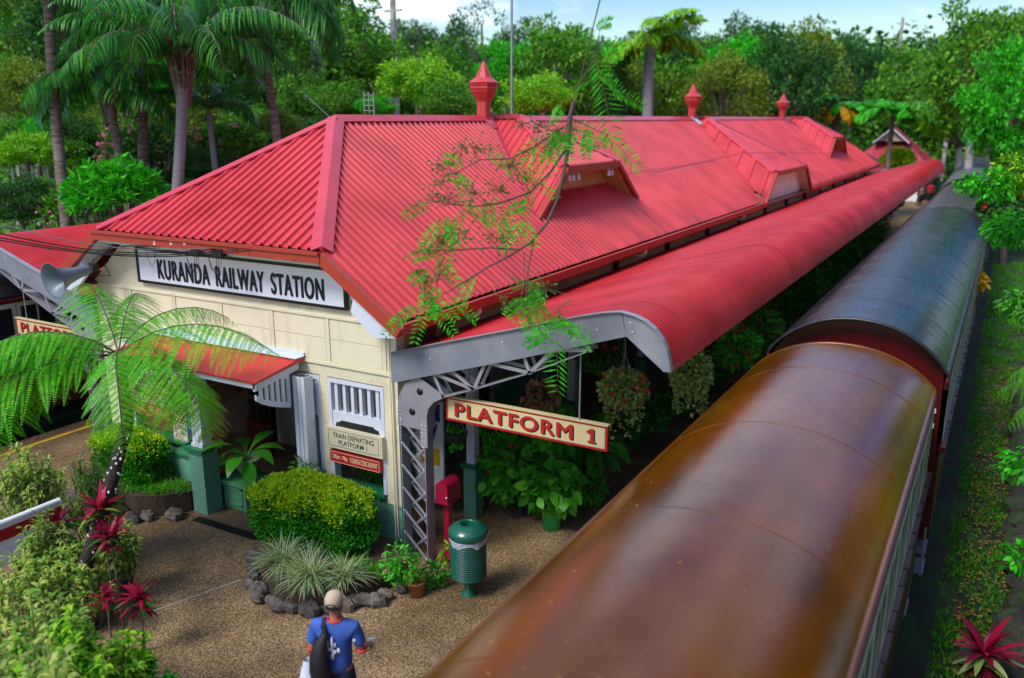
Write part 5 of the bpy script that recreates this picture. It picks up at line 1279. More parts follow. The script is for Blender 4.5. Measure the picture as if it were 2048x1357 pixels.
CROWN = {
 'jungle': crown(1, 75, 230, .075), 'dark': crown(2, 70, 240, .07, m='lf_dark'), 'lime': crown(3, 60, 200, .085, .55, m='lf_lime', flat=.65),
 'olive': crown(4, 85, 230, .06, .55, m='lf_olive'), 'bright': crown(5, 70, 230, .08, .6, m='lf_bright'),
 'airy': crown(6, 34, 120, .06, m='lf_dark', shell=.75, clr=(.12, .22)), 'flat': crown(7, 60, 220, .08, .5, flat=.42, m='lf_lime', up=.6)}
for k, (me, wd) in CROWN.items():
    pass
def tz(x, y): return float(terrain_z(x, y))
def tree(kind, c, R, label, cat='tree', group=None, fz=1.0, name=None, bark='bark', rot=None):
    c = np.asarray(c, float); rnd = random.Random(int(abs(c[0]*97+c[1]*31)*10)); z0 = tz(c[0], c[1])
    lean = rnd.uniform(-.05, .05)*(c[2]-z0)
    if c[1] > 45: fz *= 1.4; c = c-np.array([0, 0, R*.35])
    t = thing(name or {'jungle': 'rainforest_tree', 'dark': 'dark_leaved_tree', 'lime': 'lime_leaved_tree', 'olive': 'olive_leaved_tree', 'bright': 'bright_green_tree', 'airy': 'thin_crowned_tree', 'flat': 'spreading_tree'}[kind], label, cat, (float(c[0])+lean, float(c[1]), z0), group)
    me, wd = CROWN[kind]; o = bpy.data.objects.new('crown', me); COL.objects.link(o); o.parent = t; o.location = (-lean, 0, c[2]-z0); o.scale = (R, R, R*fz); o.rotation_euler.z = rnd.uniform(0, 6.28) if rot is None else rot
    g = MB(); g.tube([(0, 0, -.4), (-lean*.5, 0, (c[2]-z0)*.5), (-lean, 0, c[2]-z0-.45*R*fz), (-lean*1.1, 0, c[2]-z0+.3*R*fz)], [R*.075, R*.06, R*.045, R*.015], 8)
    tr = g.build('trunk', M['barkw' if rnd.random() < .4 else bark], t, False)
    key = kind+'_limbs'
    if key not in bpy.data.meshes:
        q = MB(); q.v = wd.v; q.f = wd.f; q.mi = wd.mi; q.sm = wd.sm; q.build(key, M['bark']); ob = bpy.data.objects[key]; mesh = ob.data; mesh.name = key; bpy.data.objects.remove(ob)
    lo = bpy.data.objects.new('limbs', bpy.data.meshes[key]); COL.objects.link(lo); lo.parent = tr; lo.location = o.location; lo.scale = o.scale; lo.rotation_euler = o.rotation_euler
    return t

G = 'rainforest trees behind the station'
PX = lambda r, d: r*d/F_PX          # a radius read in photo pixels, at a depth
for kind, px, py, d, r, fz, lab in (
 ('jungle', 690, 95, 40, 120, 1.0, 'large mid-green tree with airy crown right of the drooping palms'),
 ('lime', 840, 165, 38, 95, .8, 'yellowish-green tree left of the nearest roof vent, at ridge height'),
 ('flat', 780, 150, 48, 80, .8, 'lime spreading tree crowning the gap behind the yellowish tree'),
 ('airy', 965, 60, 55, 75, 1.2, 'tall dark thin-crowned tree standing against the blue sky above the vent'),
 ('airy', 830, 45, 60, 50, .5, 'small flat dark crown on the tall pole-like trunk against the sky'),
 ('jungle', 900, 205, 36, 75, .8, 'mid-green tree with layered leaves just above the ridge by the nearest vent'),
 ('bright', 1010, 120, 50, 60, 1.0, 'bright green tree directly behind the nearest vent'),
 ('jungle', 1110, 110, 48, 110, 1.0, 'broad green tree behind the tall mast'),
 ('lime', 1085, 190, 34, 80, .8, 'loose lime-green tree low behind the ridge, right of the mast'),
 ('dark', 1190, 150, 55, 85, 1.1, 'dark tree left of the small blurred palm'),
 ('olive', 1395, 185, 60, 90, .8, 'rounded olive-green tree behind the second roof vent'),
 ('bright', 1470, 140, 70, 85, 1.15, 'tall bright emerald tree between the second and third vents'),
 ('dark', 1345, 90, 80, 95, .9, 'dark crown above the olive tree'),
 ('dark', 1590, 140, 95, 110, .8, 'broad dark tree under the blue gap of sky'),
 ('dark', 1700, 150, 105, 110, .8, 'dark tree behind the floodlights'),
 ('jungle', 1820, 150, 105, 130, .8, 'mid-green tree right of the tall pale pole'),
 ('lime', 1800, 170, 98, 120, .5, 'low lime-green spreading tree over the white kiosk'),
 ('flat', 1930, 190, 60, 110, .8, 'wide layered lime tree on the right beyond the train'),
 ('jungle', 1960, 90, 50, 130, 1.0, 'large leafy tree filling the upper right of the view'),
 ('olive', 1890, 262, 100, 70, .8, 'olive bush-like tree between the kiosk and the last carriages'),
 ('jungle', 1945, 262, 105, 75, .9, 'low green tree behind the far cream house'),
 ('lime', 1990, 300, 70, 60, .9, 'lime bush-like tree on the bank right of the farthest carriage'),
 ('bright', 2040, 160, 42, 110, 1.1, 'bright green tree at the right edge of the view'),
):
    tree(kind, atd(px, py, d), PX(r, d), lab, fz=fz)
rnd = random.Random(5)
lay = 0
ORD = ['first', 'second', 'third', 'fourth', 'fifth', 'sixth', 'seventh', 'eighth', 'ninth', 'tenth', 'eleventh', 'twelfth', 'thirteenth', 'fourteenth', 'fifteenth', 'sixteenth', 'seventeenth', 'eighteenth', 'nineteenth', 'twentieth', 'last but two', 'last but one', 'last']
cnt = {}
for d, y0, step, r in ((62, 165, 105, 100), (85, 135, 100, 95), (112, 120, 85, 90)):
    px = -140+d
    while px < 2250:
        if not (d < 70 and (640 < px < 1000 or 1620 < px < 1920)):
            k = rnd.choice(['jungle', 'dark', 'jungle', 'olive', 'dark', 'bright', 'lime'] if d < 100 else ['dark', 'jungle', 'dark'])
            py = y0+rnd.uniform(-25, 25)
            if px < 620: py -= 60
            if px > 1950: py -= 30
            cnt[(k, d)] = cnt.get((k, d), 0)+1
            lab = '%s rainforest tree, %s of its colour from the left in the %s row' % ({'jungle': 'mid-green', 'dark': 'dark', 'olive': 'olive', 'bright': 'bright green', 'lime': 'lime'}[k], ORD[cnt[(k, d)]-1], {62: 'nearest', 85: 'middle', 112: 'skyline'}[d])
            tree(k, atd(px, py, d+rnd.uniform(-6, 6)), PX(r*rnd.uniform(.85, 1.15), d), lab, group=G+(' %s' % {62: 'in the nearer rows', 85: 'in the middle rows', 112: 'on the skyline'}[d])+', '+k, fz=rnd.uniform(.85, 1.15))
        px += step*rnd.uniform(.8, 1.2)

# left bank: trees and bushes below the palms
for kind, px, py, d, r, fz, lab in (
 ('jungle', 20, 120, 45, 120, 1.1, 'shaggy tree at the top left corner behind the first palm'),
 ('dark', 150, 60, 42, 130, 1.1, 'dark tree behind the two leftmost palms'),
 ('dark', 560, 120, 44, 120, 1.3, 'very dark tall tree behind the drooping fronds'),
 ('olive', 60, 190, 36, 90, 1.0, 'olive tangled tree between the left edge and first palm trunk'),
 ('jungle', 190, 220, 38, 90, 1.0, 'green tree behind the second palm from the left'),
 ('bright', 310, 170, 40, 60, .9, 'bright green crown seen between the third and fourth palm trunks'),
 ('dark', 420, 130, 46, 110, 1.1, 'dark tree behind the big palm crown'),
 ('lime', 60, 300, 30, 70, .8, 'lime bushy tree low on the left edge'),
 ('jungle', 160, 310, 33, 80, .9, 'green bush between the first and second palms'),
 ('dark', 330, 290, 34, 80, .9, 'dark bush behind the silver-grey palm trunk'),
 ('jungle', 470, 270, 33, 80, .8, 'leafy bush right of the slender young palm'),
 ('jungle', 610, 190, 36, 70, 1.0, 'green tree above the left hip of the roof'),
 ('olive', 560, 250, 30, 50, .8, 'olive bush just above the left roof hip'),
 ('dark', 40, 400, 27, 80, .8, 'dark bush above the left awning'),
 ('jungle', 110, 390, 28, 70, .7, 'green bush left of the first palm trunk base'),
 ('dark', 300, 370, 29, 70, .7, 'dark bush behind the glossy shrub'),
 ('dark', 400, 330, 28, 60, .8, 'dark bush at the foot of the slender young palm'),
 ('jungle', 690, 200, 34, 70, .8, 'green tree behind the television antenna'),
 ('dark', 640, 130, 40, 80, 1.2, 'dark green tree right of the hanging palm fronds'),
 ('bright', 750, 215, 32, 45, .7, 'bright low tree beside the television antenna'),
):
    tree(kind, atd(px, py, d), PX(r, d), lab, fz=fz)
cnt = {}
for d, ys_, rr0 in ((34, (250, 300), 62), (42, (150, 230), 75), (52, (40, 140), 95)):
    px = -60
    while px < 660:
        k = rnd.choice(['jungle', 'jungle', 'dark', 'olive', 'bright']); cnt[(k, d)] = cnt.get((k, d), 0)+1
        tree(k, atd(px, rnd.uniform(*ys_), d+rnd.uniform(-2, 2)), PX(rr0*rnd.uniform(.8, 1.2), d), '%s tree, %s of its colour from left, %s row behind the palms' % ({'jungle': 'mid-green', 'dark': 'dark', 'olive': 'olive', 'bright': 'bright green'}[k], ORD[cnt[(k, d)]-1], {34: 'low near', 42: 'middle', 52: 'tall back'}[d]), group='trees behind the palms', fz=1.1)
        px += rr0*rnd.uniform(.9, 1.3)
# glossy bright bush with starry whorls
def bush(label, c, R, m, n, size, width, name='shrub', fl=None, nf=0, cat='shrub', fz=.8, flsize=.1):
    c = np.asarray(c, float); z0 = tz(c[0], c[1]); t = thing(name, label, cat, (float(c[0]), float(c[1]), z0)); rng = np.random.default_rng(int(abs(c[0])*100)+n); lm = LM()
    k = n//14; o = unit(rng.normal(size=(k, 3))); o[:, 2] = np.abs(o[:, 2])*1.0-.25*rng.random(k); W0 = c+o*R*np.array([1, 1, fz])*(.55+.45*rng.random((k, 1))**.5)
    C = np.repeat(W0, 14, 0); lm.quads(rand_leaves(rng, C+rng.normal(size=C.shape)*size*.12, size, width, .3, np.repeat(o, 14, 0)+[0, 0, .3], .35, .1)); lm.build('foliage', M[m], t)
    g = MB()
    for q in W0[::max(1, k//14)]: g.tube([(c[0], c[1], z0), tuple((q+c)/2-[0, 0, R*.2]), tuple(q)], [R*.05, R*.025, .01], 5)
    g.build('stems', M['bark'], t)
    if fl: lm = LM(); P = np.repeat(c+unit(rng.normal(size=(nf//8, 3))+[0, -.8, .4])*R*.98, 8, 0); lm.quads(rand_leaves(rng, P+rng.normal(size=P.shape)*flsize*.8, flsize, .8, .2)); lm.build('flowers', M[fl], t)
    return t
bush('bright glossy shrub with starry leaf whorls at the left foot of the roof', atd(235, 395, 24), 1.35, 'lf_bright', 5200, .26, .24)
bush('pink-flowering shrub behind the silver-grey palm trunk', atd(300, 320, 30), 1.7, 'lf_dark', 3000, .2, .35, fl='fl_pink', nf=500)
bush('pink-tipped shrub right of the slender young palm', atd(455, 300, 30), 1.2, 'lf_jungle', 2600, .2, .4, fl='fl_pink', nf=160)
bush('low shrub with pink tips beside the first palm trunk base', atd(150, 420, 27), 1.0, 'lf_jungle', 2200, .18, .4, fl='fl_pink', nf=130)
bush('small yellow-green shrub at the far end of the platform awning', atd(1795, 325, 60), .85, 'lf_hedge_n', 2000, .5, .4, name='yellow_shrub', fz=1.0)

# ---------------- palms
M['palmbark'] = mat('ringed_palm_trunk', (.10, .065, .035), .8, .3, 3, dirt=(.2, .17, .14), dscale=3, dpos=(.45, .6), stretch=(1, 1, 6), bump=.5, bscale=8)
M['palmgrey'] = mat('grey_palm_trunk', (.22, .21, .21), .8, .2, 3, dirt=(.12, .10, .09), dscale=3, dpos=(.5, .65), stretch=(1, 1, 5))
def palm(label, top, base, r, fronds, L, ll, seed, hang=.9, bark='palmbark', elev=(.3, 1.2), droop=(1.2, 2.2), lmat='lf_palm', name='palm_tree', w=.022, az=None, n=60, boots=True):
    top = np.asarray(top, float); base = np.asarray(base, float); z0 = tz(base[0], base[1]); k = (top[2]-z0)/max(.1, top[2]-base[2]); b = top+(base-top)*k; b[2] = z0
    rng = np.random.default_rng(seed); t = thing(name, label, 'palm', tuple(map(float, b))); g = MB(); pts = [b+(top-b)*u+np.array([.12*math.sin(u*5+seed), 0, 0]) for u in np.linspace(0, 1, 12)]
    rad = [r*(1.15-.3*u) for u in np.linspace(0, 1, 12)]
    fine = [b+(top-b)*u+np.array([.12*math.sin(u*5+seed), 0, 0]) for u in np.linspace(0, 1, 90)]
    g.tube([tuple(map(float, p)) for p in fine], [float(r*(1.15-.3*u)*(1+.045*(i % 2))) for i, u in enumerate(np.linspace(0, 1, 90))], 12); g.build('trunk', M[bark], t)
    lm = LM(); wd = MB()
    for i in range(fronds):
        a = (i*2.4+rng.uniform(-.3, .3)) if az is None else az[i % len(az)]+rng.uniform(-.15, .15)
        palm_frond(lm, wd, rng, fine[-1]+np.array([0, 0, .1]), a, rng.uniform(*elev), L*rng.uniform(.85, 1.1), rng.uniform(*droop), n, ll, hang, w)
    lm.build('fronds', M[lmat], t)
    if boots:
        for i in range(16):
            a = i*2.4; p = fine[-1]; wd.tube([tuple(p+np.array([math.cos(a)*r*.8, math.sin(a)*r*.8, -.5-.03*i])), tuple(p+np.array([math.cos(a)*r*1.7, math.sin(a)*r*1.7, .0])), tuple(p+np.array([math.cos(a)*r*2.6, math.sin(a)*r*2.6, .5]))], [.07, .05, .02], 5)
    wd.build('leaf_stalks', M['bark'], t); return t
palm('leftmost tall palm with ringed brown trunk, its crown above the frame', atd(96, -40, 25), atd(132, 450, 25), .16, 20, 4.2, .8, 1, droop=(1.6, 2.6))
palm('palm with a drooping crown and reddish trunk, second from the left', atd(212, 190, 26), atd(250, 350, 26), .15, 20, 3.0, .8, 2, droop=(1.8, 2.6), hang=1.2)
palm('slim straight brown-trunked palm between the drooping one and the big-crowned one', atd(278, 30, 27), atd(290, 390, 27), .15, 18, 3.2, .8, 3, droop=(1.6, 2.4), hang=1.2)
palm('tall palm with pale silver-grey trunk and the biggest arching crown', atd(362, 150, 24), atd(350, 380, 24), .16, 26, 4.4, .8, 4, bark='palmgrey', elev=(.75, 1.4), droop=(1.9, 2.9), hang=1.3)
palm('slender young palm with smooth yellowish stem low beside the roof hip', atd(420, 225, 27), atd(428, 345, 27), .1, 12, 2.2, .5, 5, bark='palmgrey', elev=(.3, 1.0), droop=(.9, 1.7), hang=.8, boots=False)
palm('dark hanging-frond palm standing right of the big silver-trunked one', atd(525, 20, 26), atd(555, 300, 26), .14, 26, 3.8, 1.0, 6, droop=(2.0, 2.8), hang=1.5)
palm('small blurred palm with pale trunk behind the ridge between the first two vents', atd(1302, 95, 52), atd(1298, 230, 52), .35, 12, 4.0, 1.1, 7, bark='palmgrey', lmat='lf_lime', droop=(1.5, 2.4), w=.1, hang=1.0, n=40, boots=False)
palm('round lime fan palm clump behind the third roof vent', atd(1600, 200, 66), atd(1600, 260, 66), .4, 26, 3.6, .9, 8, lmat='lf_lime', elev=(.1, 1.4), droop=(.9, 1.7), w=.16, hang=.6, n=36, boots=False)
palm('low umbrella-shaped palm with flat bright fronds over the white kiosk', atd(1783, 222, 58), atd(1780, 300, 58), .16, 13, 3.0, .9, 9, lmat='lf_bright', elev=(.1, .7), droop=(.9, 1.5), w=.12, hang=.8, n=40, boots=False)
t = palm('broad-leaved plant with green and yellow drooping leaves behind the third vent', atd(1668, 212, 60), atd(1668, 280, 60), .3, 9, 2.4, .5, 10, lmat='lf_bright', elev=(.2, .8), droop=(.9, 1.8), w=.26, hang=.8, n=30, boots=False, name='banana_plant')
lm = LM(); wd = MB(); rr_ = np.random.default_rng(3)
for a in (-2.2, -1.6, -.7, .2): palm_frond(lm, None, rr_, atd(1668, 214, 59.6), a, .2, 2.3, 1.9, 30, .5, .8, .26)
lm.build('yellow_leaves', M['lf_yel'], t)

# ---------------- far wooded mass and undergrowth nobody could count
lm = LM(); rng = np.random.default_rng(21)
k = 520; a = rng.uniform(math.radians(-62), math.radians(12), k); dd = rng.uniform(130, 175, k); hh = rng.uniform(2, 15, k)
Cc = np.stack([np.sin(a)*dd, np.cos(a)*dd, hh+2], 1); P = np.repeat(Cc, 60, 0)+unit(rng.normal(size=(k*60, 3)))*rng.random((k*60, 1))**.4*np.array([5, 5, 3.6])
lm.quads(rand_leaves(rng, P, 1.1, .6, .35)); tag(lm.build('far_wood', M['lf_dark']), kind='stuff')
lm = LM(); k = 1700; x = -22.5-40*rng.random(k)**1.7; y = rng.uniform(2, 110, k); z = terrain_z(x, y)
P = np.repeat(np.stack([x, y, z+rng.uniform(.2, 3.6, k)], 1), 46, 0)+rng.normal(size=(k*46, 3))*[.9, .9, .7]
lm.quads(rand_leaves(rng, P, .34, .5, .35)); tag(lm.build('undergrowth', M['lf_jungle']), kind='stuff')
lm = LM(); k = 900; x = rng.uniform(-40, 26, k); y = rng.uniform(86, 125, k); z = terrain_z(x, y)
P = np.repeat(np.stack([x, y, z+rng.uniform(.2, 5.5, k)], 1), 50, 0)+rng.normal(size=(k*50, 3))*[1.3, 1.3, 1.1]
lm.quads(rand_leaves(rng, P, .7, .5, .35)); tag(lm.build('wood_edge', M['lf_jungle']), kind='stuff')
lm = LM(); k = 620; x = rng.uniform(2.0, 18, k); y = rng.uniform(4, 110, k); z = terrain_z(x, y)
P = np.repeat(np.stack([x, y, z+rng.uniform(.1, 1.6, k)*(1+np.clip(y-30, 0, 60)/25)], 1), 50, 0)+rng.normal(size=(k*50, 3))*[.6, .8, .5]
lm.quads(rand_leaves(rng, P, .24, .5, .35)); tag(lm.build('bank_undergrowth', M['lf_green_s']), kind='stuff')

# ---------------- big tree fern, left foreground
def tree_fern(label, crown_c, base, r, azs, L, seed, old=(), wmark=False, trunk_pts=None):
    rng = np.random.default_rng(seed); t = thing('tree_fern', label, 'tree fern', tuple(map(float, base))); c = np.asarray(crown_c, float)
    g = MB(); pts = trunk_pts or [tuple(base), tuple(np.asarray(base)*.5+c*.5+[.1, 0, 0]), tuple(c)]
    pp = [Vector(p) for p in pts]; fine = []
    for a, b in zip(pp[:-1], pp[1:]): fine += [a.lerp(b, u/8) for u in range(8)]
    fine.append(pp[-1]); rr = random.Random(seed)
    g.tube(fine, [r*(1.25-.45*i/len(fine))*rr.uniform(.92, 1.1) for i in range(len(fine))], 12); tk = g.build('trunk', M['fernbark'], t)
    if wmark:
        g = MB()
        for i in range(130):
            u = rr.random()*.62; p = fine[int(u*(len(fine)-1))].lerp(fine[int(u*(len(fine)-1))+1], rr.random()); a = rr.uniform(0, 6.28); q = p+Vector((math.cos(a)*r*1.12, math.sin(a)*r*1.12, 0)); s = rr.uniform(.008, .02)
            g.ell(q, (s, s, s*1.2), 6, 4)
        tag(g.build('leaf_scars', M['porc'], tk), kind='stuff')
    lm = LM(); wd = MB()
    for i, (a, e, dr, lf) in enumerate(azs): fern_frond(lm, wd, rng, c+[0, 0, .05], math.radians(a), e, L*lf, dr)
    lm.build('fronds', M['lf_fern'], t)
    if old: 
        lm = LM()
        for a, e, dr, lf in old: fern_frond(lm, wd, rng, c, math.radians(a), e, L*lf, dr)
        lm.build('bronze_fronds', M['lf_fern_old'], t)
    wd.build('leaf_stalks', M['fernstalk'], t)
    return t
M['fernstalk'] = mat('fern_stalk', (.05, .07, .015), .7, .3, 10)
M['fernbark'] = mat('fern_trunk', (.03, .02, .014), .9, .4, 14, bump=1, bscale=40)
cc = ony(238, 715, 7.2)
tb = [ony(128, 1280, 5.95), ony(150, 1190, 6.1), ony(195, 1060, 6.35), ony(232, 930, 6.7), ony(256, 840, 6.95), ony(245, 760, 7.15), cc]
tb[0][2] = 0
# azimuth: 0 = +x (towards the train), 90 = away along the station, 180 = left, 270 = towards the camera
FR = [(12, .60, 1.15, 1.12), (-8, .45, 1.8, 1.0), (-38, .4, 2.1, .85), (70, .95, 1.9, .75), (125, .95, 1.7, .8), (158, .95, 1.6, .95), (184, .35, 1.4, 1.1), (200, .45, 1.55, 1.15), (218, .25, 1.5, 1.2), (238, .1, 1.5, 1.25), (208, -.15, 1.2, 1.15), (228, .7, 2.1, 1.0)]
tree_fern('large tree fern with spotted dark leaning trunk in front of the station corner', cc, tb[0], .085, FR, 2.6, 3, old=((-12, .25, 1.5, .8), (5, .25, 1.7, .9)), wmark=True, trunk_pts=[tuple(map(float, p)) for p in tb])
tree_fern('tree fern at the right edge, its lowest fronds over the grass beside the train', (1.75, 12.6, 3.5), (2.1, 12.3, .3), .08, [(a, e, d, l) for a, e, d, l in ((180, .3, 1.3, 1), (200, .2, 1.4, 1), (155, .4, 1.4, 1), (225, .2, 1.5, 1), (130, .5, 1.5, 1), (100, .6, 1.5, 1), (60, .5, 1.4, 1), (10, .5, 1.4, 1), (330, .5, 1.4, 1), (290, .3, 1.4, 1), (255, .2, 1.4, .9), (168, .0, 1.2, .9), (190, .7, 1.9, 1))], 1.75, 8)
tree_fern('second tree fern at the right edge, higher and farther along the bank', (1.65, 17.0, 3.9), (2.2, 17.2, .3), .08, [(a, e, d, l) for a, e, d, l in ((180, .3, 1.4, 1), (205, .3, 1.5, 1), (150, .4, 1.4, 1), (230, .2, 1.5, 1), (120, .5, 1.5, 1), (80, .6, 1.5, 1), (40, .5, 1.4, 1), (0, .5, 1.4, 1), (320, .5, 1.4, 1), (280, .3, 1.4, 1), (255, .3, 1.6, .9))], 1.8, 9)

# ---------------- hedges
def hedge(label, x0, x1, y0, y1, z0, z1, n, size, newf, rot=0.0, seed=1):
    cx_, cy_, cz_ = (x0+x1)/2, (y0+y1)/2, (z0+z1)/2; rng = np.random.default_rng(seed)
    t = thing('hedge', label, 'hedge', (cx_, cy_, 0)); h = np.array([(x1-x0)/2, (y1-y0)/2, (z1-z0)/2])
    ar = np.array([h[1]*h[2], h[0]*h[2], h[0]*h[1]]); ax = rng.choice(3, n, p=ar/ar.sum()); q = rng.uniform(-1, 1, (n, 3)); q[np.arange(n), ax] = rng.choice([-1., 1.], n); q /= (np.abs(q)**4).sum(1, keepdims=True)**(1/4)
    q *= .9+.13*rng.random((n, 1)); bump = 1+.08*np.sin(q[:, :1]*8+seed)*np.cos(q[:, 1:2]*6)+.06*np.sin(q[:, 2:3]*9+q[:, :1]*4)
    inner = rng.random(n) < .35; q[inner] *= rng.uniform(.72, .95, (inner.sum(), 1)); P = q*h*bump
    c, s = math.cos(rot), math.sin(rot); P = np.stack([P[:, 0]*c-P[:, 1]*s, P[:, 0]*s+P[:, 1]*c, P[:, 2]], 1)+[cx_, cy_, cz_]; on = unit(q/h)
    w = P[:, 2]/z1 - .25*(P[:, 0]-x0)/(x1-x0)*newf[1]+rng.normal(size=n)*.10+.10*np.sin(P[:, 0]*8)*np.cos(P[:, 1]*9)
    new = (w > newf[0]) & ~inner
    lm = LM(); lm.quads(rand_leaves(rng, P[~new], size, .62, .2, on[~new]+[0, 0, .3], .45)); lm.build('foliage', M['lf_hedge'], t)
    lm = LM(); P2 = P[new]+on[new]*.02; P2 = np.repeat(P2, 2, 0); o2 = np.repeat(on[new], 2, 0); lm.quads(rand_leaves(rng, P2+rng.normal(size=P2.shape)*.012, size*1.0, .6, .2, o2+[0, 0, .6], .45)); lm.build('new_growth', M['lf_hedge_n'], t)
    g = MB(); g.ell((cx_, cy_, cz_), tuple(h*.70), 16, 10, .05, random.Random(seed));  # dark core added for the shaded, see-through inside; thin stems follow
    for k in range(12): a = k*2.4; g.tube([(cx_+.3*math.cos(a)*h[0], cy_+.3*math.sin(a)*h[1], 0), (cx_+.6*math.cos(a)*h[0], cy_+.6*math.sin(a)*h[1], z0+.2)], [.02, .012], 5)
    g.build('core_and_stems', mat('dark_core_stems', (.012, .022, .006), .95), t); return t
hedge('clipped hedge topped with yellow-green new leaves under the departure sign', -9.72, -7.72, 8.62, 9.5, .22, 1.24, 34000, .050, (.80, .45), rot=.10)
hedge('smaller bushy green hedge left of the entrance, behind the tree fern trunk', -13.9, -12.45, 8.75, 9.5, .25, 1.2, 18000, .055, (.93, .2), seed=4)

# ---------------- garden beds: stones, soil, tufts
def stones(label, path, hgt, size, seed, name='stone_edging', rm='rock'):
    rr = random.Random(seed); P = [Vector(p) for p in path]; t = thing(name, label, 'rock wall', tuple(P[len(P)//2])); g = MB()
    for a, b in zip(P[:-1], P[1:]):
        L_ = (b-a).length; n = max(1, int(L_/size*1.25))
        for k in range(n):
            for lay in range(max(1, int(hgt/size*1.2))):
                p = a.lerp(b, (k+.5*(lay % 2)+rr.uniform(0, .35))/n); s = size*rr.uniform(.5, .85)
                g.ell((p.x+rr.uniform(-.06, .06), p.y+rr.uniform(-.06, .06), p.z+size*.3+lay*size*.6), (s, s*rr.uniform(.6, .9), s*rr.uniform(.6, .85)), 9, 6, .17, rr)
    for i in range(len(g.sm)): g.sm[i] = False
    g.build('stones', M[rm], t); return t
bedp = [(-9.75, 9.3, 0), (-9.5, 8.55, 0), (-9.15, 8.05, 0), (-8.6, 7.72, 0), (-8.0, 7.66, 0), (-7.5, 7.95, 0), (-7.1, 8.5, 0), (-6.95, 9.0, 0)]
stones('dark field-stone edging curving round the garden bed under the hedge', bedp, .30, .21, 2)
g = MB(); ins = [(-9.7, 9.7), (-9.45, 8.7), (-9.05, 8.18), (-8.55, 7.88), (-8.0, 7.84), (-7.6, 8.1), (-7.25, 8.6), (-7.1, 9.1), (-7.45, 9.7)]
g.prism(ins, -.02, .27, 'z'); tag(g.build('garden_soil', mat('mulch', (.05, .03, .02), .95, .6, 30, bump=1, bscale=50, dirt=(.3, .2, .09), dscale=40, dpos=(.62, .7))), kind='structure')
lp = [onz(275, 1000, 0), onz(295, 1050, 0), onz(340, 1062, 0), onz(395, 1035, 0)]
stones('rough field-stone wall beside the green stuccoed pier, left of the entrance', [(-14.2, 8.55, -.02), (-13.2, 8.4, -.02), (-12.4, 8.42, -.02), (-11.9, 8.75, -.02), (-11.65, 9.1, -.02)], .42, .27, 7, 'stone_wall')
g = MB(); g.prism([(-14.3, 9.75), (-14.2, 8.7), (-13.2, 8.55), (-12.4, 8.6), (-12.0, 8.85), (-11.75, 9.2), (-11.75, 9.75)], -.02, .38, 'z'); tag(g.build('garden_soil', bpy.data.materials['mulch']), kind='structure')
def blades(rng, c, n, L, w, spread=.05, elev=(.6, 1.5), droop=(1.0, 2.2), k=6):
    a = rng.uniform(0, 2*PI, n); e = rng.uniform(*elev, n); dr = rng.uniform(*droop, n); ln = L*rng.uniform(.6, 1.1, n)
    P = np.zeros((n, k, 3)); W = np.zeros((n, k, 3)); q = np.asarray(c)+rng.normal(size=(n, 3))*[spread, spread, 0]
    sd = np.stack([-np.sin(a), np.cos(a), 0*a], 1)
    for i in range(k):
        P[:, i] = q; W[:, i] = sd*(w*[.7, 1, 1, .9, .6, .08][min(i, 5)]); ee = e-dr*(i+.5)/k; q = q+np.stack([np.cos(ee)*np.cos(a), np.cos(ee)*np.sin(a), np.sin(ee)], 1)*(ln/(k-1))[:, None]
    return P, W
rng = np.random.default_rng(31)
for i, (px, py, L, lab) in enumerate(((570, 1120, .62, 'leftmost striped grass tuft spilling over the stone edging'), (620, 1150, .66, 'middle and largest striped grass tuft at the front of the bed'), (690, 1148, .5, 'right-hand smaller striped grass tuft beside bare mulch'))):
    c = onz(px, py, .38); c[2] = .27; t = thing('grass_tuft', lab, 'grass tuft', tuple(c), 'striped grass tufts in the bed'); lm = LM(); P, W = blades(rng, c, 330 if i < 2 else 220, L, .0065); lm.strips(P, W); lm.build('blades', M['lf_lir'], t)
lm = LM()
for x, y, n in ((-7.6, 8.75, 260), (-7.3, 8.9, 200), (-12.3, 8.95, 500), (-12.8, 8.8, 400), (-12.0, 9.2, 300)):
    for k in range(n//20):
        P, W = blades(rng, (x+rng.uniform(-.25, .25), y+rng.uniform(-.15, .15), .27 if x > -10 else .38), 20, .22, .004); lm.strips(P, W)
tag(lm.build('fine_ground_cover', M['lf_grass']), kind='stuff')
# lawn strip right of the train
lm = LM(); n = 40000; x = -.1+rng.random(n)*1.5; y = 6+rng.random(n)**1.4*45; keep = (np.sin(x*5+y*1.7)+np.sin(y*3.1-x*4)+rng.normal(size=n)*.8) > -.2; x, y = x[keep], y[keep]; n = len(x)
C = np.stack([x, y, terrain_z(x, y)+.05], 1); d = unit(np.stack([rng.normal(size=n)*.6, rng.normal(size=n)*.6, np.ones(n)], 1)); s = rng.uniform(.06, .15, n)[:, None]; w = unit(np.cross(d, rng.normal(size=(n, 3)))); lm.quads(leaf_quads(C, d*s, w*.013)); tag(lm.build('lawn_grass', M['lf_grass']), kind='stuff')
lm = LM(); n = 2600; x = .1+rng.random(n)*1.0; y = 7+rng.random(n)*22; C = np.stack([x, y, terrain_z(x, y)+.10], 1); lm.quads(rand_leaves(rng, C, .075, .6, .85)); tag(lm.build('fallen_leaves', M['lf_dead']), kind='stuff')
stones('dark mossy rock bank at the right edge of the grass strip', [(1.02, 8, -.6), (1.06, 12, -.6), (1.12, 18, -.6), (1.2, 28, -.6)], .6, .6, 9, 'rock_bank', 'rock_dark')

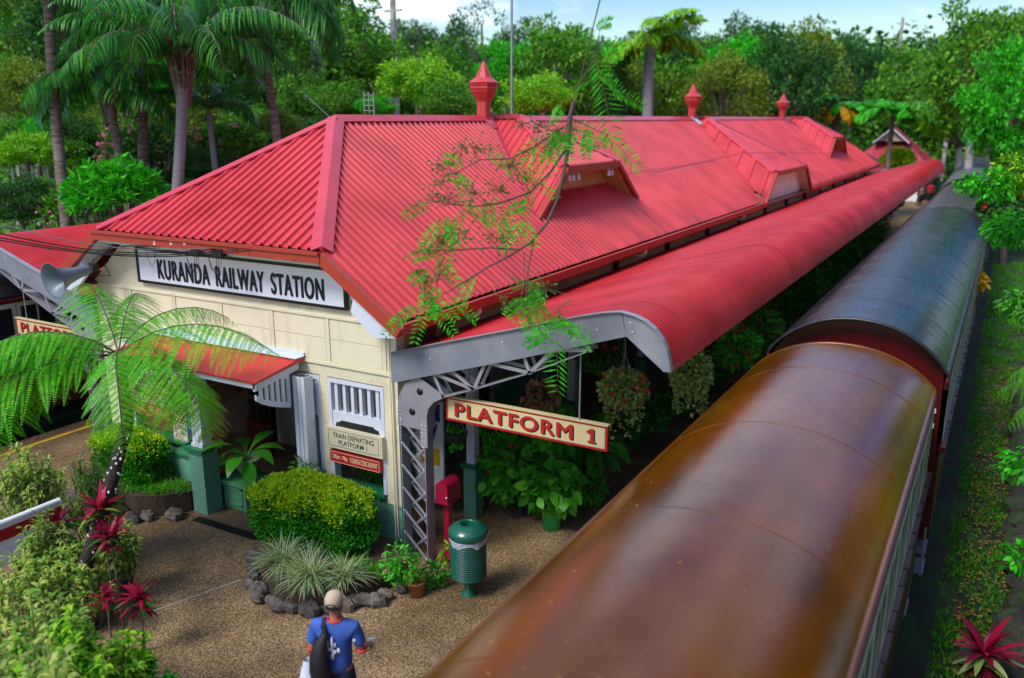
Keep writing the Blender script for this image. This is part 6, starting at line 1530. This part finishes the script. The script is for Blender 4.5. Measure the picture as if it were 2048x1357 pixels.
# ---------------- variegated shrubs, lower left
def whorl_shrub(label, c, h, spread, nst, ll, m, seed, group=None, lw=.2, name='variegated_shrub', dens=1.0):
    rng = np.random.default_rng(seed); t = thing(name, label, 'shrub', (float(c[0]), float(c[1]), 0), group); lm = LM(); g = MB()
    for i in range(nst):
        a = rng.uniform(0, 2*PI); r = spread*rng.random()**.6; H = h*rng.uniform(.55, 1.05)*(1-.3*(r/spread)**2); tip = np.array([c[0]+r*math.cos(a), c[1]+r*math.sin(a), H]); b0 = np.array([c[0]+r*.3*math.cos(a), c[1]+r*.3*math.sin(a), 0.0])
        mid = (b0+tip)/2+np.array([math.cos(a), math.sin(a), 0])*r*.12; pts = [b0, mid, tip]; g.tube([tuple(p) for p in pts], [.014, .011, .006], 5)
        k = int(34*dens); u = rng.random(k)**.6*.62+.38; P = b0*(1-u[:, None])+tip*u[:, None]; aa = rng.uniform(0, 2*PI, k); e = .15+.9*(u-.4)+rng.normal(size=k)*.15
        kk = 4; Q = np.zeros((k, kk, 3)); W = np.zeros((k, kk, 3)); q = P.copy(); sd = np.stack([-np.sin(aa), np.cos(aa), 0*aa], 1)
        for j in range(kk):
            Q[:, j] = q; W[:, j] = sd*ll*lw*.5*[.5, 1, .8, .05][j]; ee = e+.35-.75*j; q = q+np.stack([np.cos(ee)*np.cos(aa), np.cos(ee)*np.sin(aa), np.sin(ee)], 1)*(ll/(kk-1)*rng.uniform(.7, 1.1, k))[:, None]
        lm.strips(Q, W)
    lm.build('foliage', M[m], t); g.build('stems', M['bark'], t); return t
VG = 'cream-striped shrubs in the lower left'
for i, (px, py, h, sp, n, lab) in enumerate((
 (45, 915, 1.5, .6, 55, 'cream-striped shrub at the left edge just under the yellow platform line'),
 (185, 920, 1.9, .45, 50, 'tall cream-striped shrub directly left of the tree fern trunk'),
 (225, 1050, 1.3, .35, 22, 'cream-striped shrub between the fern trunk and the red cordyline'),
 (95, 1050, 1.35, .6, 50, 'cream-striped shrub in front of the white barrier'),
 (30, 1110, 1.4, .6, 34, 'cream-striped shrub at the left edge below the barrier'),
 (170, 1150, .9, .4, 24, 'low cream-striped shrub at the foot of the fern trunk'))):
    c = onz(px, py, h*.9); whorl_shrub(lab, c, h, sp, n, .17, 'lf_var', 40+i, lw=.2)
for i, (px, py, h, sp, n, m, lab) in enumerate((
 (40, 1215, 1.9, .7, 46, 'lf_var', 'blurred pale shrub in the near left corner, upper one'),
 (120, 1270, 1.7, .6, 44, 'lf_lime', 'blurred lime shrub in the near foreground beside the pale corner shrub'),
 (215, 1285, 1.3, .5, 36, 'lf_lime', 'small blurred lime shrub nearest the paving at bottom left'),
 (60, 1340, 2.2, .7, 44, 'lf_var', 'blurred pale shrub cut by the bottom left corner'),
 (300, 1345, .7, .3, 14, 'lf_bright', 'tiny blurred green plant at the bottom edge left of the man'))):
    c = onz(px, py, h*.9); whorl_shrub(lab, c, h, sp, n, .17, m, 60+i, lw=.28, name='foreground_shrub')

# ---------------- cordylines
def cordyline(label, c, h, L, n, seed, m='lf_red', extra=None, stems=1, z0=0.0):
    rng = np.random.default_rng(seed); t = thing('cordyline', label, 'plant', (float(c[0]), float(c[1]), z0)); g = MB(); lm = LM(); lg = LM()
    for s in range(stems):
        o = np.array([(s*.22), -(s*.08), 0]); hh = h*(1-.28*s); p = np.array([c[0], c[1], z0])+o; top = p+[rng.uniform(-.03, .03), 0, hh]; g.tube([tuple(p), tuple(top)], [.016, .012], 6)
        for mm, lmx, nn in ((0, lm, n), (1, lg, n//3 if extra else 0)):
            if not nn: continue
            P, W = blades(rng, top-[0, 0, .02], nn, L*(1 if mm == 0 else 1.05), L*.085, .012, (.3, 1.35) if mm == 0 else (-.1, .5), (.5, 1.5)); P[..., 2] -= 0; W = W; lmx.strips(P, W)
            P, W = blades(rng, top-[0, 0, .13], nn//2, L*.9, L*.08, .012, (-.1, .7), (.5, 1.3)); lmx.strips(P, W)
    lm.build('leaves', M[m], t)
    if extra: lg.build('lower_leaves', M[extra], t)
    g.build('stem', M['bark'], t); return t
def cord_at(label, hx, hy, bx, by, L, n, seed, **k):
    b = onz(bx, by, 0); zt = ony(hx, hy, b[1])[2]; cordyline(label, b, max(.4, zt), L, n, seed, **k)
cord_at('dark red cordyline behind the fern trunk at the left of the paving', 130, 1060, 128, 1175, .42, 26, 1, stems=2, extra='lf_dark')
cord_at('tall bright red cordyline right of the fern trunk, upper head', 238, 1030, 232, 1240, .38, 24, 2, extra='lf_olive')
cord_at('red cordyline in front of the tall one, with broad glossy leaves', 252, 1085, 248, 1265, .36, 26, 3, extra='lf_dark')
cord_at('low magenta cordyline standing alone at the paving edge', 288, 1200, 290, 1305, .34, 24, 4, extra='lf_dark')
cord_at('small red cordyline half hidden at the foot of the tall ones', 226, 1195, 222, 1275, .26, 16, 5)
c = onz(1965, 1330, .15); cordyline('pink and cream cordyline growing from the rocks at the lower right', c, .9, .55, 24, 6, extra='lf_pale', z0=-.6)

# ---------------- pots and hanging plants under the awning
HANG = 'hanging baskets along the awning edge'
def heart_leaves(rng, P, size, width, up, out, outw, droop):
    n = len(P); d = rng.normal(size=(n, 3)); d[:, 2] *= (1-up); d = d*(1-outw)+unit(out)*outw*1.5; d[:, 2] -= droop; d = unit(d); s = size*rng.uniform(.55, 1.25, n)[:, None]
    nrm = rng.normal(size=(n, 3))*(1-up)*.6+np.array([0, 0, 1.0])*max(up, .4); w = unit(np.cross(d, nrm)); k = 6; Q = np.zeros((n, k, 3)); W = np.zeros((n, k, 3)); q = np.array(P, float)
    for i in range(k):
        Q[:, i] = q; W[:, i] = w*s*width*.5*[.25, .85, 1, .85, .5, .02][i]; q = q+d*s/(k-1); d = unit(d-np.array([0, 0, .16])*(i+1)*.5)
    return Q, W
def put_leaves(lm, rng, P, size, width, up, o, outw, droop):
    if size >= .1 and len(P) < 1200: lm.strips(*heart_leaves(rng, P, size, width, up, o, outw, droop))
    else: lm.quads(rand_leaves(rng, P, size, width, up, o, outw, droop))
def potted(label, c, r, h, m, n, R, size, width, seed, potm='potgreen', fl=None, nf=0, name='potted_plant', up=.5, lift=.0, fz=.9, droop=.25):
    t = thing(name, label, 'potted plant', tuple(map(float, c))); g = MB(); pot(g, tuple(c), r, h); g.build('pot', M[potm] if isinstance(potm, str) else potm, t)
    g = MB(); g.lathe([(0, h*.88), (r*.94, h*.88)], tuple(c), 20); g.build('soil', M['rubber'], t)
    rng = np.random.default_rng(seed); k = n; cc = np.array([c[0], c[1], c[2]+h+R*fz*.55+lift]); o = unit(rng.normal(size=(k, 3))); P = cc+o*rng.random((k, 1))**.4*np.array([R, R, R*fz])
    lm = LM(); put_leaves(lm, rng, P, size, width, up, o, .5, droop); lm.build('foliage', M[m], t)
    g = MB()
    for q in P[::max(1, k//16)][:16]: g.tube([(c[0], c[1], c[2]+h*.85), tuple((cc+q)/2-[0, 0, R*.3]), tuple(q)], [.012, .008, .004], 5)
    g.build('stems', M['lf_green_s'], t)
    if fl: lm = LM(); P = np.repeat(cc+unit(rng.normal(size=(nf//6, 3))+[.3, -.6, .2])*[R, R, R*fz], 6, 0); lm.quads(rand_leaves(rng, P+rng.normal(size=P.shape)*.02, .05, .8, .2)); lm.build('flowers', M[fl], t)
    return t
gp = onz(1103, 1056, 0)
potted('big bright green pot with heart-leaved plant nearest the litter bin', gp, .19, .42, 'lf_pot', 380, .50, .22, .75, 1, fz=.8, up=.3, lift=.16)
c = onz(1015, 1015, 0)
t = thing('plant_stand', 'low dark wooden slatted plant stand left of the big green pot', 'stand', tuple(c)); g = MB()
for dx in (-.35, .35):
    for dy in (-.15, .15): g.box(c[0]+dx-.02, c[0]+dx+.02, c[1]+dy-.02, c[1]+dy+.02, 0, .3)
for k in range(4): g.box(c[0]-.38, c[0]+.38, c[1]-.17+k*.1, c[1]-.10+k*.1, .3, .325)
g.build('frame', M['greyd'], t)
def leafy(label, c, R, m, n, size, width, seed, fz=1.0, fl=None, nf=0, up=.35, name='leafy_plant', cat='plant', flsize=.05, out=.5):
    t = thing(name, label, cat, (float(c[0]), float(c[1]), float(c[2]-R*fz))); rng = np.random.default_rng(seed); o = unit(rng.normal(size=(n, 3))); P = np.asarray(c)+o*rng.random((n, 1))**.4*np.array([R, R, R*fz]); lm = LM(); put_leaves(lm, rng, P, size, width, up, o, out, .25); lm.build('foliage', M[m], t)
    g = MB()
    for q in P[::max(1, n//10)][:10]: g.tube([(c[0], c[1], c[2]-R*fz), tuple(q)], [.012, .004], 5)
    g.build('stems', M['lf_green_s'], t)
    if fl: lm = LM(); P = np.repeat(np.asarray(c)+unit(rng.normal(size=(nf//6, 3))+[.2, -.6, .1])*[R, R, R*fz], 6, 0); lm.quads(rand_leaves(rng, P+rng.normal(size=P.shape)*.02, flsize, .8, .2)); lm.build('flowers', M[fl], t)
    return t
leafy('dense heart-leaved plant on the stand left of the big green pot', (-6.8, 11.75, .9), .5, 'lf_pot', 460, .2, .7, 2, fz=1.0, fl='fl_red', nf=50)
leafy('tall climbing heart-leaved plant behind the PLATFORM 1 sign', (-6.6, 12.5, 1.3), .6, 'lf_pot', 560, .26, .78, 3, fz=.85)
leafy('large dark banana-like leaves behind the right end of the PLATFORM 1 sign', (-6.0, 13.2, 1.0), .5, 'lf_green_s', 90, .55, .35, 4, fz=1.1)
leafy('spiky fine green plant right of the big heart-leaved pot', (-5.7, 12.6, .5), .32, 'lf_pot', 420, .16, .4, 5, fz=.9)
for i, (px, py, r, h, m, lab) in enumerate(((1272, 888, .19, .28, 'lf_pot', 'short green pot with dark leaves behind the sign end, second along the platform edge'), (1325, 858, .22, .32, 'lf_pot', 'squat green pot with dark bushy plant below the flowering basket'), (1374, 824, .16, .45, 'lf_green_s', 'tall green pot, first of the three in line under the pale trailing plant'), (1402, 800, .16, .5, 'lf_green_s', 'tall green pot, middle of the three in line under the pale trailing plant'), (1424, 780, .18, .46, 'lf_pot', 'green pot, farthest of the three in line by the carriage'))):
    potted(lab, onz(px, py, 0), r, h, m, 260, .30, .13, .6, 20+i, lift=.08)
def basket(label, c, R, m, n, size, width, seed, fl=None, nf=0, zt=3.9, fz=.9, tail=0):
    t = thing('hanging_basket', label, 'hanging basket', (float(c[0]), float(c[1]), float(c[2]-.15)), HANG); g = MB(); g.lathe([(0, -.17), (.10, -.15), (.17, -.05), (.19, .03), (.17, .03), (0, -.0)], tuple(c), 18); g.build('basket', M['rubber'], t)
    g = MB()
    for a in (0, 2.1, 4.2): g.tube([(c[0]+.18*math.cos(a), c[1]+.18*math.sin(a), c[2]+.02), (c[0], c[1], c[2]+.55)], .004, 4)
    g.tube([(c[0], c[1], c[2]+.55), (c[0], c[1], zt)], .005, 4); g.build('hanger', M['steel'], t)
    rng = np.random.default_rng(seed); o = unit(rng.normal(size=(n, 3))); P = np.asarray(c)+[0, 0, -.02]+o*rng.random((n, 1))**.4*np.array([R, R, R*fz])
    if tail: T = rng.random((tail, 1)); P = np.vstack([P, np.asarray(c)+unit(rng.normal(size=(tail, 3))*[1, 1, .01])*R*.7+T*[0, 0, -1]*R*1.9]); o = np.vstack([o, unit(rng.normal(size=(tail, 3)))])
    lm = LM(); put_leaves(lm, rng, P, size, width, .3, o, .5, .3); lm.build('foliage', M[m], t)
    if fl: lm = LM(); P = np.repeat(np.asarray(c)+unit(rng.normal(size=(nf//6, 3))+[.3, -.6, -.1])*[R, R, R*fz], 6, 0); lm.quads(rand_leaves(rng, P+rng.normal(size=P.shape)*.02, .055, .8, .2)); lm.build('flowers', M[fl], t)
basket('hanging basket of pinkish begonia leaves behind the PLATFORM 1 sign', ony(1083, 790, 11.4), .28, 'lf_pink', 420, .10, .8, 1, zt=3.6)
basket('small hanging basket trailing bright green under the left end of the sign', ony(912, 868, 10.6), .13, 'lf_bright', 200, .07, .6, 2, zt=3.2, tail=120)
basket('large hanging basket of yellow-green leaves with red flowers right of the sign', ony(1248, 775, 11.6), .38, 'lf_pale', 1500, .075, .8, 3, 'fl_red', 150, fz=.8, tail=260)
basket('long pale trailing basket close to the awning tip', onx(1382, 742, -3.85), .33, 'lf_pale', 1700, .075, .8, 4, fz=1.15, tail=300, zt=3.7)
basket('dark leafy basket with a few red flowers high under the awning end', ony(1195, 700, 13.0), .36, 'lf_dark', 500, .13, .8, 5, 'fl_red', 40)
basket('fern-like green basket left of the pinkish one', ony(985, 850, 11.8), .24, 'lf_bright', 420, .12, .25, 6, zt=3.5, fz=1.2)
basket('green basket with crimson flowers beyond the pale trailing one', onx(1475, 692, -3.8), .38, 'lf_bright', 800, .12, .6, 7, 'fl_red', 130, zt=3.7)
basket('hanging basket of green leaves and red flowers nearest the charcoal carriage', onx(1522, 650, -3.8), .38, 'lf_green_s', 700, .13, .6, 8, 'fl_red', 130, zt=3.7)
for i, y in enumerate(np.arange(25.5, 54, 2.6)):
    y = float(y); basket('dark hanging basket, %s from the near end of the far awning row' % ORD[i], (-5.2, y, 2.4), .42, 'lf_green_s' if i % 2 else 'lf_dark', 420, .16, .6, 90+i, 'fl_red' if i % 3 == 0 else None, 40, zt=4.1)
for i, y in enumerate(np.arange(22, 54, 2.2)):
    y = float(y); potted('dark leafy potted shrub, %s from the near end beneath the far awning' % ORD[i], (-5.95, y, 0), .2, .38, 'lf_pot' if i % 2 else 'lf_green_s', 380, .48, .16, .55, 130+i, fz=1.2).__setitem__('group', 'potted shrubs beneath the far awning')
# terracotta pot, bedding plants by the column
tc_ = onz(834, 1192, 0); M['terra'] = mat('terracotta', (.42, .13, .04), .8, .15, 5, dirt=(.3, .12, .06), dscale=5)
potted('terracotta pot with a small yellowish plant beside the stone edging', tc_, .115, .24, 'lf_olive', 90, .13, .08, .6, 31, 'terra')
leafy('bushy plant with tiny pink flowers at the foot of the lattice column', np.append(onz(800, 1120, .6)[:2], .55), .26, 'lf_bright', 330, .085, .4, 33, fz=1.3, fl='fl_pink', nf=90, name='flowering_plant', flsize=.03)
leafy('dark round-leaved bedding plant behind the terracotta pot', np.append(onz(868, 1150, .15)[:2], .18), .24, 'lf_green_s', 260, .07, .8, 34, fz=.7, name='bedding_plant')
leafy('pale green leaves with white tips left of the litter bin', np.append(onz(905, 1115, .35)[:2], .4), .17, 'lf_lime', 46, .15, .4, 35, fz=1.2)
leafy('small fern in the window opening behind the red time board', (-8.6, 10.4, 1.05), .3, 'lf_green_s', 240, .15, .2, 36, fz=.9)
leafy('feathery fern beside the right entrance post', (-9.25, 9.45, 1.15), .2, 'lf_jungle', 300, .12, .2, 37, fz=1.4)
# aspidistra-like plant in an urn on the planter box
t = thing('urn_plant', 'big paddle-shaped leaves in a pale green urn on the planter box', 'potted plant', (-11.1, 9.95, .53))
g = MB(); g.lathe([(0, 0), (.12, 0), (.10, .04), (.14, .10), (.24, .26), (.26, .33), (.28, .34), (.28, .37), (.24, .37), (0, .3)], (-11.1, 9.95, .53), 24); g.build('urn', mat('urn_glaze', (.22, .30, .16), .5, .15, 3), t)
lm = LM(); wd = MB(); rng = np.random.default_rng(77)
for a, e, L_ in ((-1.2, .6, .85), (-.2, .8, .95), (.5, .9, .8), (-2.2, .3, .8), (2.5, .8, .8), (-1.8, 1.1, 1.0), (-.7, .2, .9), (1.5, 1.0, .9), (3.2, .5, .7)):
    p, d = rachis((-11.1, 9.95, .88), a, e, L_, 1.7, 10); sd = unit(np.cross(d, [0, 0, 1.0])); w = np.array([.01, .01, .02, .05, .10, .125, .12, .09, .05, .004]); lm.strips(p[None], (sd*w[:, None])[None])
lm.build('leaves', M['lf_pot'], t)
for i, (px, py, d, R, n, m, fl, lab) in enumerate(((2020, 460, 17, .5, 700, 'lf_bright', None, 'bright leafy shrub above the right edge of the last carriages'), (1985, 372, 16, .42, 420, 'lf_bright', None, 'bright overhanging leaves crossing the pale grey carriage roof'), (1935, 368, 16, .22, 140, 'lf_bright', None, 'tip of bright leaves hanging in front of the third carriage'), (2040, 345, 16, .5, 500, 'lf_lime', None, 'lime leaves at the right edge level with the farthest carriage'), (2012, 420, 30, .9, 900, 'lf_dark', 'fl_red', 'dark bank shrub dotted with red flowers right of the train'), (2045, 610, 13, .35, 240, 'lf_green_s', None, 'dark green leaves under the right-hand fern fronds'), (2047, 930, 11.5, .3, 160, 'lf_bright', None, 'small fresh green sprig over the rock bank'), (1950, 560, 24, .25, 90, 'lf_yel', None, 'yellowing leaf spray beside the charcoal carriage'), (2050, 1120, 11.5, .3, 160, 'lf_bright', None, 'low green sprig above the pink cordyline'))):
    leafy(lab, atd(px, py, d), R, m, n, .12 if d < 20 else .3, .5, 200+i, fz=.75, fl=fl, nf=90 if fl else 0, name='bank_shrub', cat='shrub', flsize=.14)
# out-of-frame trees on the right bank which the carriage roofs mirror
for i, (x, y, z, R) in enumerate(((7.0, 6, 8.5, 4.2), (7.5, 14, 9.5, 4.4), (8.5, 23, 9, 4.4), (9.5, 33, 9, 4.4), (7, -3, 8.5, 4.2))):
    tree(('jungle', 'dark', 'jungle', 'olive', 'dark')[i], (x, y, z), R, 'tall bank tree right of the line, %s counted from the near end' % ORD[(1, 2, 3, 4, 0)[i]], group='tall bank trees right of the line')

for i, (x, y, z, R, k) in enumerate(((4.2, 18, 16, 5.4, 'jungle'), (3.0, 7.5, 15.5, 5.0, 'olive'))):
    tree(k, (x, y, z), R, ('spreading crown high over the line, source of the hanging branch', 'tall crown over the line directly above the nearest carriage')[i], fz=.6)
# ---------------- flowering branch hanging in front of the roof
D0 = 9.6
def bp(px, py, dd=0.0): return atd(px, py, D0+dd)
br = thing('overhanging_branch', 'thin leafy branch with bud clusters hanging in front of the red roof', 'branch', tuple(map(float, bp(1215, -60))))
paths = [([(1215, -60), (1185, 60), (1160, 160), (1143, 225)], .009),
 ([(1148, 205), (1140, 235), (1136, 300), (1128, 345), (1115, 400), (1095, 445), (1062, 485), (1020, 512), (975, 535), (935, 560)], .028),
 ([(1138, 290), (1100, 345), (1060, 385), (1000, 407), (950, 413), (890, 408), (850, 398)], .014), ([(1125, 255), (1075, 290), (1020, 318), (960, 320), (915, 345), (880, 352)], .011),
 ([(1040, 500), (980, 496), (920, 500), (860, 502), (832, 505)], .012), ([(1068, 478), (1056, 540), (1052, 600), (1060, 660)], .011), ([(1048, 505), (1050, 570)], .006), ([(935, 560), (895, 585), (860, 600)], .009),
 ([(1140, 235), (1180, 255), (1215, 270)], .008), ([(1150, 180), (1190, 120), (1200, 60)], .008), ([(1060, 385), (1040, 350), (1030, 330)], .006), ([(960, 320), (935, 280), (900, 290)], .005), ([(1060, 640), (1085, 665), (1110, 690)], .006), ([(1060, 640), (1035, 620), (1010, 610)], .005)]
g = MB()
for pts, r in paths:
    P = [Vector(bp(*p, .25*math.sin(i))) if False else Vector(bp(*p)) for i, p in enumerate(pts)]; fine = []
    for a, b in zip(P[:-1], P[1:]): fine += [a.lerp(b, u/3) for u in range(3)]
    fine.append(P[-1]); g.tube(fine, [r*(1-.7*i/len(fine)) for i in range(len(fine))], 7)
g.build('bough', mat('branch_bark', (.09, .055, .04), .8, .3, 10), br)
rng = np.random.default_rng(55); lm = LM(); bud = MB(); tw = MB()
def compound(base, dirv, L, npin=11, pl=.085):
    base = np.asarray(base); dirv = unit(np.asarray(dirv, float)); t = np.linspace(0, 1, 12)[:, None]; p = base+dirv*L*t+np.array([0, 0, -1])*L*.35*t**2; d = unit(np.gradient(p, axis=0)); u = np.linspace(.12, 1, npin); P = interp(p, u); D = unit(interp(d, u)); vw = unit(P-np.array([0, 0, EYE])); sd = unit(np.cross(D, vw)+rng.normal(size=3)*.25)
    ln = pl*(np.sin(u*PI*.85)**.5+.2)
    for s in (1, -1):
        U = unit(sd*s+D*.5+rng.normal(size=P.shape)*.08)*ln[:, None]; W = np.cross(unit(U), vw)*.010; lm.quads(leaf_quads(P, U, W))
    tw.tube([tuple(q) for q in p[::3]], .003, 4, cap=False)
def budspray(c, R, n):
    c = np.asarray(c); 
    for i in range(n):
        q = c+rng.normal(size=3)*R*[.55, .55, .45]; tw.tube([tuple(c+rng.normal(size=3)*R*.15), tuple(q)], .0028, 4, cap=False); r = rng.uniform(.009, .016); bud.ell(tuple(q), (r, r, r*1.1), 6, 4)
X_ = lambda a, b: np.asarray(bp(a+b[0]*50, 300+b[1]*50))-np.asarray(bp(a, 300))
spots = [(1090, 265, 8), (1130, 255, 9), (1165, 262, 7), (1060, 290, 4), (1180, 300, 3), (975, 318, 3), (920, 345, 4), (890, 360, 3), (1040, 350, 3), (1070, 375, 3), (985, 400, 4), (1010, 430, 5), (940, 420, 4), (890, 440, 5), (870, 400, 3), (1050, 430, 4), (925, 505, 3), (880, 520, 4), (850, 545, 4), (960, 545, 2), (865, 600, 8), (845, 620, 5), (900, 590, 4), (1060, 570, 6), (1090, 590, 5), (1040, 600, 5), (1100, 655, 5), (1120, 650, 4), (1080, 610, 4), (1190, 150, 4), (1205, 90, 4), (1180, 60, 4), (1215, 200, 3)]
for px, py, n in spots:
    for i in range(max(1, int(n*.62))):
        a = rng.uniform(0, 2*PI); compound(bp(px+rng.uniform(-14, 14), py+rng.uniform(-12, 12), rng.uniform(-.12, .12)), X_(px, (math.cos(a)*1.0, math.sin(a)*.6+.35))+rng.normal(size=3)*.08, rng.uniform(.22, .42))
compound(bp(1190, 262), X_(1190, (1, .45)), .55, 18, .10); compound(bp(1112, 668), X_(1100, (.05, 1)), .48, 12, .15); compound(bp(905, 440), X_(900, (-.3, 1)), .45, 14, .13); compound(bp(1095, 630), X_(1095, (1, .5)), .5, 14, .09); compound(bp(1190, 110), X_(1190, (.3, 1)), .7, 16, .2)
for px, py, n in ((1020, 330, 26), (960, 300, 22), (925, 295, 20), (890, 335, 22), (880, 365, 16), (1000, 380, 26), (945, 385, 26), (900, 400, 24), (860, 395, 16), (1050, 355, 20), (930, 470, 20), (880, 485, 24), (850, 500, 20), (980, 470, 20), (1005, 480, 16), (850, 560, 20), (880, 550, 18), (1075, 260, 20), (1040, 250, 16), (1110, 250, 12), (1050, 570, 18), (1085, 575, 16), (1010, 600, 14), (1115, 620, 14), (1045, 625, 12)):
    budspray(bp(px, py, rng.uniform(-.1, .1)), .17, n)
lm.build('leaves', M['lf_bright'], br); tw.build('twigs', mat('green_twig', (.12, .12, .03), .7), br); tag(bud.build('buds', mat('bud_green', (.10, .14, .02), .6, .4, 40), br), kind='stuff')

lm = LM(); rng = np.random.default_rng(91); n = 260; x = rng.uniform(-2.7, -.8, n); y = rng.uniform(3, 32, n)
car2 = y > 13.5; xc_ = np.where(car2, -1.7, -1.77); hw_ = np.where(car2, 1.28, 1.25); u = np.abs((x-xc_)/hw_); z = np.where(car2, 3.12, 3.0)+np.where(car2, .66, .52)*np.clip(1-u**2.15, 0, 1)**.82+.004
ok = (np.abs(y-13.15) > .5) & (u < .9); C = np.stack([x, y, z], 1)[ok]; d = unit(np.stack([rng.normal(size=len(C)), rng.normal(size=len(C)), .05*rng.normal(size=len(C))], 1)); w = unit(np.cross(d, [0, 0, 1.0])); s_ = rng.uniform(.015, .04, len(C))[:, None]
lm.quads(leaf_quads(C, d*s_, w*s_*.3)); tag(lm.build('roof_litter', M['lf_dead']), kind='stuff')
lm = LM(); n = 500; P = np.stack([rng.uniform(-12, -4, n), rng.uniform(4.5, 9.2, n), np.full(n, .008)], 1); d = unit(np.stack([rng.normal(size=n), rng.normal(size=n), .1*rng.normal(size=n)], 1)); w = unit(np.cross(d, [0, 0, 1.0])); s_ = rng.uniform(.02, .05, n)[:, None]
lm.quads(leaf_quads(P, d*s_, w*s_*.3)); tag(lm.build('paving_litter', M['lf_dead']), kind='stuff')
